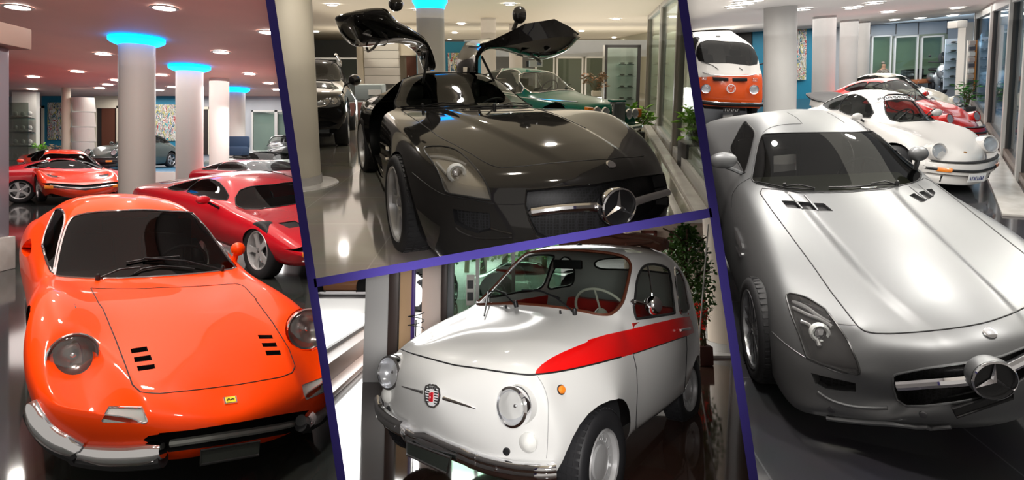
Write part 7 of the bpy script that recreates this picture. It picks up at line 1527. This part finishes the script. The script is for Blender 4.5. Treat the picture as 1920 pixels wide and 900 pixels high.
def saloon():
    CUR[0] = 2; w = Warp(*PB_BEN, lam=5e-4); GR = paint('racing_green_paint', (.004, .13, .08), rough=.25, coat=.0); GR.node_tree.nodes['Principled BSDF'].inputs['Specular IOR Level'].default_value = .22
    c = bgcar(MSEDAN, 'luxury_saloon', 'dark green luxury saloon with an upright radiator grille behind the black coupe', w, None, ws=[(-.94,-.66,1.02),(-1.42,-.58,1.36),(-1.38,0,1.41),(-1.42,.58,1.36),(-.94,.66,1.02),(-.82,0,1.04)], sides=[[(-1.12,1.02),(-1.50,1.36),(-2.1,1.40),(-2.1,1.02)], [(-2.2,1.02),(-2.2,1.40),(-2.85,1.35),(-3.0,1.04)]], rear=[(-.5,1.08),(-.45,1.32),(.45,1.32),(.5,1.08)], m=GR, lv=3, trim=CHR)
    g = dbox(c, 'radiator_grille', .86, .95, -.22, .22, .60, .98, CHR, .02); b = Geo()
    for k in range(14): y = -.19+k*.0293; b.merge(box(.945, .962, y, y+.012, .63, .95))
    c.part('grille_bars', c.w.geo(b), STEEL, g, flat=True); dbox(c, 'grille_shell', .84, .955, -.25, .25, .97, 1.01, GR, .015, g)
    for q in (-1, 1):
        for y in (.40, .60):
            M = axis(c.w((.895, q*y, .74)), c.fwd); h = c.part('headlight', lathe([(0, -.02), (.06, 0), (.066, .02)], 24, M), REFL); c.part('headlight_rim', lathe([(.064, .02), (.072, .026), (.076, 0)], 24, M), CHR, h); c.part('headlight_lens', lathe([(.066, .02), (.03, .034), (0, .036)], 20, M), LENS, h)
        dbox(c, 'indicator', .78, .895, q*.78-.08, q*.78+.08, .66, .82, AMB, .015)
    dtube(c, 'front_bumper', [(.55,-.95,.48),(.88,-.85,.48),(.98,-.4,.48),(.99,0,.48),(.98,.4,.48),(.88,.85,.48),(.55,.95,.48)], .05, CHR, n=10); dtube(c, 'waist_chrome', [(.6,-.86,.90),(0,-.86,.92),(-1,-.86,.95),(-3,-.86,.95)], .008, CHR)
    dbox(c, 'dashboard', -1.25, -1.0, -.6, .6, .80, .98, mat('tan_dash', (.2, .15, .09), .5), .03); c.steering((-1.45, .36, 1.02), .18)
    for q in (-1, 1): c.seat(-1.9, q*.36, .40, mat('cream_leather', (.4, .35, .25), .5), h=.62, wd=.5)
    for q in (-.3, .25): dtube(c, 'wiper', [(-.83, q, 1.05), (-.93, q+.2, 1.12), (-.98, q+.35, 1.14)], .007, BLK)
    c.body()
    o = c.w((-1.75, .15, 1.50)); t = empty('roof_sign', Matrix.Translation(o) @ c.R3.to_4x4(), 'white price card standing on the green saloon roof', 'sign'); TP(t, 'card', box(-.015, .015, -.14, .14, .0, .11), WHT, flat=True); TP(t, 'stand', box(-.10, -.02, -.12, -.10, 0, .10), BLK, flat=True); TP(t, 'picture', box(.016, .018, .02, .11, .03, .08), mat('card_print', (.2, .22, .3), .5), flat=True); return c
def offroader():
    CUR[0] = 2; w = Warp(*PB_SUV, lam=3e-3); BK = paint('black_suv_paint', (.012, .011, .011), rough=.08)
    c = bgcar(MSUV, 'off_roader', 'black off-roader with clear headlamps half hidden by the broad cream column', w, None, ws=[(-.66,-.70,1.16),(-1.24,-.62,1.58),(-1.20,0,1.64),(-1.24,.62,1.58),(-.66,.70,1.16),(-.50,0,1.17)], sides=[[(-.95,1.16),(-1.35,1.55),(-2.0,1.62),(-2.0,1.16)], [(-2.1,1.16),(-2.1,1.62),(-2.9,1.58),(-2.95,1.16)]], rear=[(-.5,1.2),(-.45,1.5),(.45,1.5),(.5,1.2)], m=BK, lv=3)
    for q in (-1, 1):
        g = front_cut(c, [(q*.42,.74),(q*.40,.84),(q*.60,.90),(q*.80,.94),(q*.86,.86),(q*.80,.76)], (1, 0, 0), 2, 0)
        if g.f:
            h = c.part('headlight', g, LENS); c.part('headlight_bucket', offset(g, -.04)[0], mat('lamp_silver', (.5, .5, .5), .25, .8), h)
            for y, r in ((.56, .05), (.72, .05)):
                p, n, i, dd = c.s.bvh.find_nearest(c.w((.7, q*y, .83))); c.part('projector', lathe([(r*.8, 0), (r, .006), (r, -.02), (0, -.02)], 20, axis(p-n*.015, c.fwd)), CHR, h)
    front_grid(c, [(-.36,.60),(-.38,.78),(.38,.78),(.36,.60)], 'grille', .04, GRL, BLK); p, n, i, dd = c.s.bvh.find_nearest(c.w((.9, 0, .68))); M = upright(c, p+n*.02, c.fwd); e = c.part('front_emblem', tube([M @ Vector((.06*math.cos(a), .06*math.sin(a), 0)) for a in [2*math.pi*i/24 for i in range(24)]], .008, 8, True), CHR); g = Geo()
    for ln in ([(-.45,.88),(0,.12),(.45,.88)], [(-.88,.35),(-.45,-.80),(0,-.05),(.45,-.80),(.88,.35)]): tube([M @ Vector((x*.06, y*.06, 0)) for x, y in ln], .007, 6, g=g)
    c.part('emblem_letters', g, CHR, e); dtube(c, 'grille_trim', [(.80,-.55,.76),(.90,0,.74),(.80,.55,.76)], .010, CHR); front_grid(c, [(-.60,.40),(-.62,.52),(.62,.52),(.60,.40)], 'lower_intake', .04, GRL, BLK)
    for q in (-1, 1): dmirror(c, (-.80, q*1.03, 1.18), BK, .06, .09, .08); dtube(c, 'roof_rail', [(-1.35,q*.60,1.70),(-1.6,q*.60,1.76),(-2.8,q*.60,1.74),(-3.1,q*.58,1.66)], .018, CHR)
    c.steering((-1.1, .38, 1.1), .18); c.seat(-1.5, .38, .55, INT, h=.6, wd=.5); dbox(c, 'dashboard', -1.0, -.75, -.7, .7, .95, 1.1, INT, .03); c.body(); return c
def other_cars():
    wedge(PB_308, 'wedge_coupe', 'orange-red wedge coupe with amber indicators facing the camera at the back left', (.80, .045, .01), rm=BRIM)
    f = Vector((.80, .60, 0)).normalized(); l = Vector((-f.y, f.x, 0)); o = Vector((-13.9, 21.5, 0)); PL_ = Matrix((f, l, Vector((0, 0, 1)))).transposed().to_4x4(); PL_.translation = o
    wedge(Affine(PL_, (1.3, 1.3, 1.3)), 'red_coupe', 'red coupe with a silver five-spoke wheel behind the orange-red wedge coupe', (.50, .01, .02), simple=True, mirrors=False, rm=BRIM)
    c = wedge(PB_TR, 'red_supercar', 'deep red wide supercar right behind the orange-red curvy coupe', (.62, .006, .018), rm=BRIM, lv=3)
    wedge(PB_R2, 'red_coupe', 'second red sports car whose roof shows behind the wide supercar', (.55, .006, .02), simple=True, mirrors=False)
    wedge(PB_SG, 'silver_coupe', 'silver-green sports car whose roof shows behind both red cars', (.30, .33, .30), simple=True, mirrors=False)
    p911(PB_D911, 'rounded_coupe', 'dark grey-green rear-engined coupe on the back stage', (.055, .075, .07), 1, dark=True)
    p911(PB_W911, 'rounded_coupe', 'white rear-engined coupe with lettering across the windscreen and a black rear spoiler', (.72, .70, .68), 4, tail='whale', banner=True)
    p911(PB_R911, 'rounded_coupe', 'bright red rear-engined coupe behind the white one', (.72, .02, .015), 4)
    p911(PB_C911, 'rounded_coupe', 'pale cream rear-engined coupe, farthest of the row of three', (.52, .48, .40), 4, front=False)
    van(); saloon(); offroader()
    # dark convertible and classic by the far walls
    CUR[0] = 1; o = R1.floor(530, 330); f = Vector((.45, -.9, 0)).normalized(); l = Vector((-f.y, f.x, 0)); M = Matrix((f, l, Vector((0, 0, 1)))).transposed().to_4x4(); M.translation = Vector((R1.atd(542, 300, 25.0).x, 25.0, .93))
    c = bgcar(MSEDAN, 'dark_saloon', 'black saloon at the back beside the purple post of the left bay', Affine(M, (.7, 1.0, 1.0)), (.01, .014, .014), ws=[(-.94,-.66,1.02),(-1.42,-.58,1.36),(-1.38,0,1.41),(-1.42,.58,1.36),(-.94,.66,1.02),(-.82,0,1.04)], sides=[[(-1.12,1.02),(-1.50,1.36),(-2.8,1.38),(-3.0,1.02)]], trim=CHR); c.body()
    CUR[0] = 4; o = R4.floor(1500, 172); d = R4.M.to_3x3(); M = R4.M @ Matrix.Translation(Vector((R4.atd(1492, 140, o.y).x-.2, o.y+.6, 0))) @ Matrix.Rotation(-.75, 4, 'Z')
    c = bgcar(M911, 'black_classic_car', 'small black classic car with a round headlamp between the grey columns', Affine(M, (1.1, 1.1, 1.35)), (.008, .008, .009), ws=[(-.58,-.58,.90),(-1.02,-.47,1.21),(-.98,0,1.27),(-1.02,.47,1.21),(-.58,.58,.90),(-.36,0,.91)], sides=[[(-.74,.93),(-1.12,1.17),(-2.0,1.15),(-2.3,.93)]])
    for q in (-1, 1): M2 = axis(c.w((.66, q*.56, .70)), c.fwd); h = c.part('headlight', lathe([(0, -.02), (.12, 0), (.13, .04)], 24, M2), REFL); c.part('headlight_rim', lathe([(.125, .04), (.15, .05), (.155, 0)], 24, M2), CHR, h)
    c.body()
    # cars in the street beyond the small car
    CUR[0] = 3
    for k, (u, v, sc, rz, col, lab) in enumerate(((636, 551, .5, math.pi/2, (.28, .12, .05), 'brown car parked across the street, top left of the street view'), (782, 575, .55, math.pi*.95, (.7, .7, .72), 'white car parked behind the beige window pillar'), (1000, 560, .55, math.pi/2, (.75, .75, .75), 'white car in the street seen through the windscreen'))):
        o = R3.floor(u, v); M = R3.M @ Matrix.Translation(o) @ Matrix.Rotation(rz-math.pi/2 if k != 1 else 1.4, 4, 'Z'); c = bgcar(MSEDAN, 'street_car', lab, Affine(M @ Matrix.Translation((.9, 0, 0)), (sc, sc, sc)), col, ws=[(-.94,-.66,1.02),(-1.42,-.58,1.36),(-1.38,0,1.41),(-1.42,.58,1.36),(-.94,.66,1.02),(-.82,0,1.04)], sides=[[(-1.12,1.02),(-1.50,1.36),(-2.8,1.38),(-3.0,1.02)]], gl=DGL); c.body()
    CUR[0] = 4
    for k, (u, v, col, lab) in enumerate(((1868, 118, (.10, .2, .4), 'blue-tinted car outside beyond the second pane'), (1890, 175, (.5, .6, .7), 'pale car outside beyond the second pane, nearer the kerb'))):
        o = R4.floor(u, v); o.x = max(o.x, 14); M = R4.M @ Matrix.Translation(o) @ Matrix.Rotation(math.pi*.9, 4, 'Z'); c = bgcar(MSEDAN, 'street_car', lab, Affine(M, (.9, .9, .9)), col, ws=[(-.94,-.66,1.02),(-1.42,-.58,1.36),(-1.38,0,1.41),(-1.42,.58,1.36),(-.94,.66,1.02),(-.82,0,1.04)], sides=[[(-1.12,1.02),(-1.50,1.36),(-2.8,1.38),(-3.0,1.02)]], gl=DGL); c.body()
# ---------------------------------------------------------------- partition walls cut every bay along one plane
EDGE = {'LL': ((498, 0), (632, 900)), 'LR': ((515, 0), (648.5, 900)), 'RL': ((1271, 0), (1404.5, 900)), 'RR': ((1288.5, 0), (1422, 900)), 'MT': ((592.5, 522), (1328, 391)), 'MB': ((595, 538), (1331.5, 408))}
def eplane(k, inner, sh=2.0):                    # plane through the camera and the edge; inner pixel stays; sh px hidden in the wall
    a, b = EDGE[k]; dx, dy = b[0]-a[0], b[1]-a[1]; L = math.hypot(dx, dy); nx, ny = -dy/L, dx/L
    if (inner[0]-a[0])*nx+(inner[1]-a[1])*ny > 0: nx, ny = -nx, -ny
    a = (a[0]+nx*sh, a[1]+ny*sh); b = (b[0]+nx*sh, b[1]+ny*sh)
    n = ray(*a).cross(ray(*b)).normalized()
    if n.dot(ray(*inner)) > 0: n = -n
    return n                                     # outward normal
def partition_cut():
    PL = {1: [eplane('LL', (100, 450))], 2: [eplane('LR', (900, 250)), eplane('RL', (900, 250)), eplane('MT', (900, 250))],
          3: [eplane('LR', (1000, 700)), eplane('RL', (1000, 700)), eplane('MB', (1000, 700))], 4: [eplane('RR', (1700, 450))]}
    dead = []
    for o in list(COL.objects):
        if o.type != 'MESH': continue
        pn = PANEL.get(o.name, 0)
        if pn not in PL: continue
        M = WM[o.name]; me = o.data
        n = len(me.vertices)
        if not n: dead.append(o); continue
        co = np.empty(n*3, 'f'); me.vertices.foreach_get('co', co); co = co.reshape(-1, 3)
        R = np.array(M.to_3x3()); T = np.array(M.translation); wc = co @ R.T+T
        for no in PL[pn]:
            d = (wc-np.array(CP)) @ np.array(no)
            if d.max() <= 0: continue
            if d.min() >= 0: dead.append(o); break
            bm = bmesh.new(); bm.from_mesh(o.data); I = M.inverted()
            bmesh.ops.bisect_plane(bm, geom=bm.verts[:]+bm.edges[:]+bm.faces[:], dist=1e-6, plane_co=I @ CP, plane_no=(M.to_3x3().transposed() @ no), clear_outer=True)
            if o.data.users > 1: o.data = o.data.copy()
            bm.to_mesh(o.data); bm.free()
            n = len(o.data.vertices)
            if not n: dead.append(o); break
            co = np.empty(n*3, 'f'); o.data.vertices.foreach_get('co', co); wc = co.reshape(-1, 3) @ R.T+T
    for o in dead:
        for ch in list(o.children):
            if ch not in dead: ch.parent = o.parent
        bpy.data.objects.remove(o)
    for o in list(COL.objects):                  # bays' things that lost everything
        if o.type == 'EMPTY' and not o.children: bpy.data.objects.remove(o)
# ================================================================ partitions between the bays, with purple front edges
def ray_prism(quads, y0, y1, name, m, lo=None, kind='structure'):
    """solid between two distances whose section is the pixel quad"""
    g = Geo()
    for y in (y0, y1): g.v += [CP+ray(u, v)*y for u, v in quads]
    n = len(quads); g.f = [tuple(range(n)), tuple(range(n, 2*n))[::-1]]+[(i, n+i, n+(i+1) % n, (i+1) % n) for i in range(n)]
    return obj(name, g, m, None, flat=True, kind=kind)
def on(k, v): a, b = EDGE[k]; t = (v-a[1])/(b[1]-a[1]); return (a[0]+(b[0]-a[0])*t, v)
def onx(k, u): a, b = EDGE[k]; t = (u-a[0])/(b[0]-a[0]); return (u, a[1]+(b[1]-a[1])*t)
def partitions():
    CUR[0] = 0; PUR = mat('purple_trim_paint', (.022, .015, .115), .8, spec=.2); PW = mat('partition_wall', (.16, .15, .15), .8)
    for a, b, n in (('LL', 'LR', 'left'), ('RL', 'RR', 'right')):
        q = [on(a, -500), on(b, -500), on(b, 1150), on(a, 1150)]
        ray_prism(q, 1.75, 1.87, 'trim_'+n, PUR); ray_prism([on(a, -700), on(b, -700), on(b, 1300), on(a, 1300)], 1.87, 31, 'wall_partition_'+n, PW)
    q = [onx('MT', 588), onx('MT', 1333), onx('MB', 1336), onx('MB', 590)]
    ray_prism(q, 1.75, 1.85, 'trim_middle', PUR)
def lamp(name, kind, loc, rot, e, size, col=(1, 1, 1), sy=None, M=None):
    d = bpy.data.lights.new(name, kind); d.energy = e; d.color = col
    if kind == 'AREA': d.shape = 'RECTANGLE'; d.size = size; d.size_y = sy or size
    else: d.shadow_soft_size = size
    o = bpy.data.objects.new(name, d); COL.objects.link(o); o.matrix_world = (M or Matrix.Identity(4)) @ Matrix.Translation(Vector(loc)) @ Matrix.Rotation(rot[2], 4, 'Z') @ Matrix.Rotation(rot[1], 4, 'Y') @ Matrix.Rotation(rot[0], 4, 'X'); return o
# ---------------------------------------------------------------- added fill lamps and the daylight outside (positions in each bay)
def big_lights():
    lamp('ceiling_fill', 'AREA', (-6, 9, 4.2), (0, 0, 0), 210, 6, (1, .88, .80), 12); lamp('ceiling_fill', 'AREA', (-12, 19, 4.2), (0, 0, 0), 380, 8, (1, .9, .85), 6)  # added area lamps, general fill under the left bay's ceiling
    lamp('ceiling_fill', 'AREA', (0, 16, 2.2), (0, 0, 0), 110, 9, (1, .88, .70), 12, R2.M); lamp('slat_fill_spot', 'SPOT', (-3.6, 15.2, 1.9), (1.5, 0, .0), 45, .1, (1, .92, .75), None, R2.M)  # added fill below the ceiling; added spot brightens the slatted wall
    H = R4.atd(1700, 43, R4.floor(1700, 172).y).z
    lamp('ceiling_fill', 'AREA', (4, 6, H-.05), (0, 0, 0), 45, 4, (.95, .97, 1), 8, R4.M); lamp('ceiling_fill', 'AREA', (9, 17, H-.05), (0, 0, 0), 420, 8, (1, .96, .90), 8, R4.M); lamp('ceiling_fill', 'AREA', (14, 22.5, H-.05), (0, 0, 0), 260, 8, (1, .96, .90), 3, R4.M)  # added fill lamps below the right bay's ceiling
    lamp('daylight', 'AREA', (-1.0, 9.2, 1.9), (0, 0, 0), 260, 3, (1, .98, .95), 2, R3.M); lamp('daylight', 'AREA', (-3, 25, 6), (0, 0, 0), 4000, 14, (1, .98, .95), 14, R3.M)
    o = lamp('camera_fill_spot', 'SPOT', (0, 0, 0), (0, 0, 0), 470, .25, (1, .97, .95)); o.matrix_world = Matrix.Translation((.1, .1, CAMH+.05)) @ Matrix.Rotation(math.atan2(1, .36), 4, 'X'); o.data.spot_size = math.radians(37); o.data.spot_blend = .8  # added spot beside the camera, fill for the small ivory car
    o = lamp('pillar_fill_spot', 'SPOT', (0, 0, 0), (0, 0, 0), 420, .15, (1, .95, .9)); o.matrix_world = Matrix.Translation((.0, .1, CAMH+.05)) @ Matrix.Rotation(.205, 4, 'Z') @ Matrix.Rotation(math.atan2(1, .27), 4, 'X'); o.data.spot_size = math.radians(11); o.data.spot_blend = .5  # added spot beside the camera, brightens the window pillars
    lamp('street_fill', 'AREA', (16, 14, 4.5), (0, -1.1, 0), 1500, 6, (.55, .78, 1), 20, R4.M)  # added lamp aimed at the facade to brighten the street
    PI_ = math.pi; H2 = 1.293+.95
    lamp('ceiling_uplight_fill', 'AREA', (0, 9, H2-.35), (PI_, 0, 0), 130, 8, (1, .9, .74), 14, R2.M); lamp('ceiling_uplight_fill', 'AREA', (0, 24, H2-.35), (PI_, 0, 0), 130, 12, (1, .9, .74), 12, R2.M)  # added upward lamps, unseen from below, only brighten the ceiling
    lamp('ceiling_fill', 'AREA', (-13, 26, 4.2), (0, 0, 0), 420, 12, (1, .95, .9), 3); lamp('passage_fill', 'AREA', (R2.floor(1212, 215).x+1., 6, 2.1), (0, 0, 0), 60, 1.2, (1, .95, .8), 8, R2.M)  # added fill near the back wall; added lamp brightens the space behind the glazing
    lamp('ceiling_uplight_fill', 'AREA', (-8, 12, 3.6), (PI_, 0, 0), 90, 12, (1, .85, .8), 20); lamp('ceiling_uplight_fill', 'AREA', (6, 12, H-.5), (PI_, 0, 0), 170, 10, (1, .97, .93), 18, R4.M)  # added unseen uplights brightening the left and right ceilings
# ================================================================ build
big_lights(); partitions()
bay1(); bay2(); bay3(); bay4()
build_dino(); build_silver(); build_fiat(); build_black()
other_cars()
partition_cut()
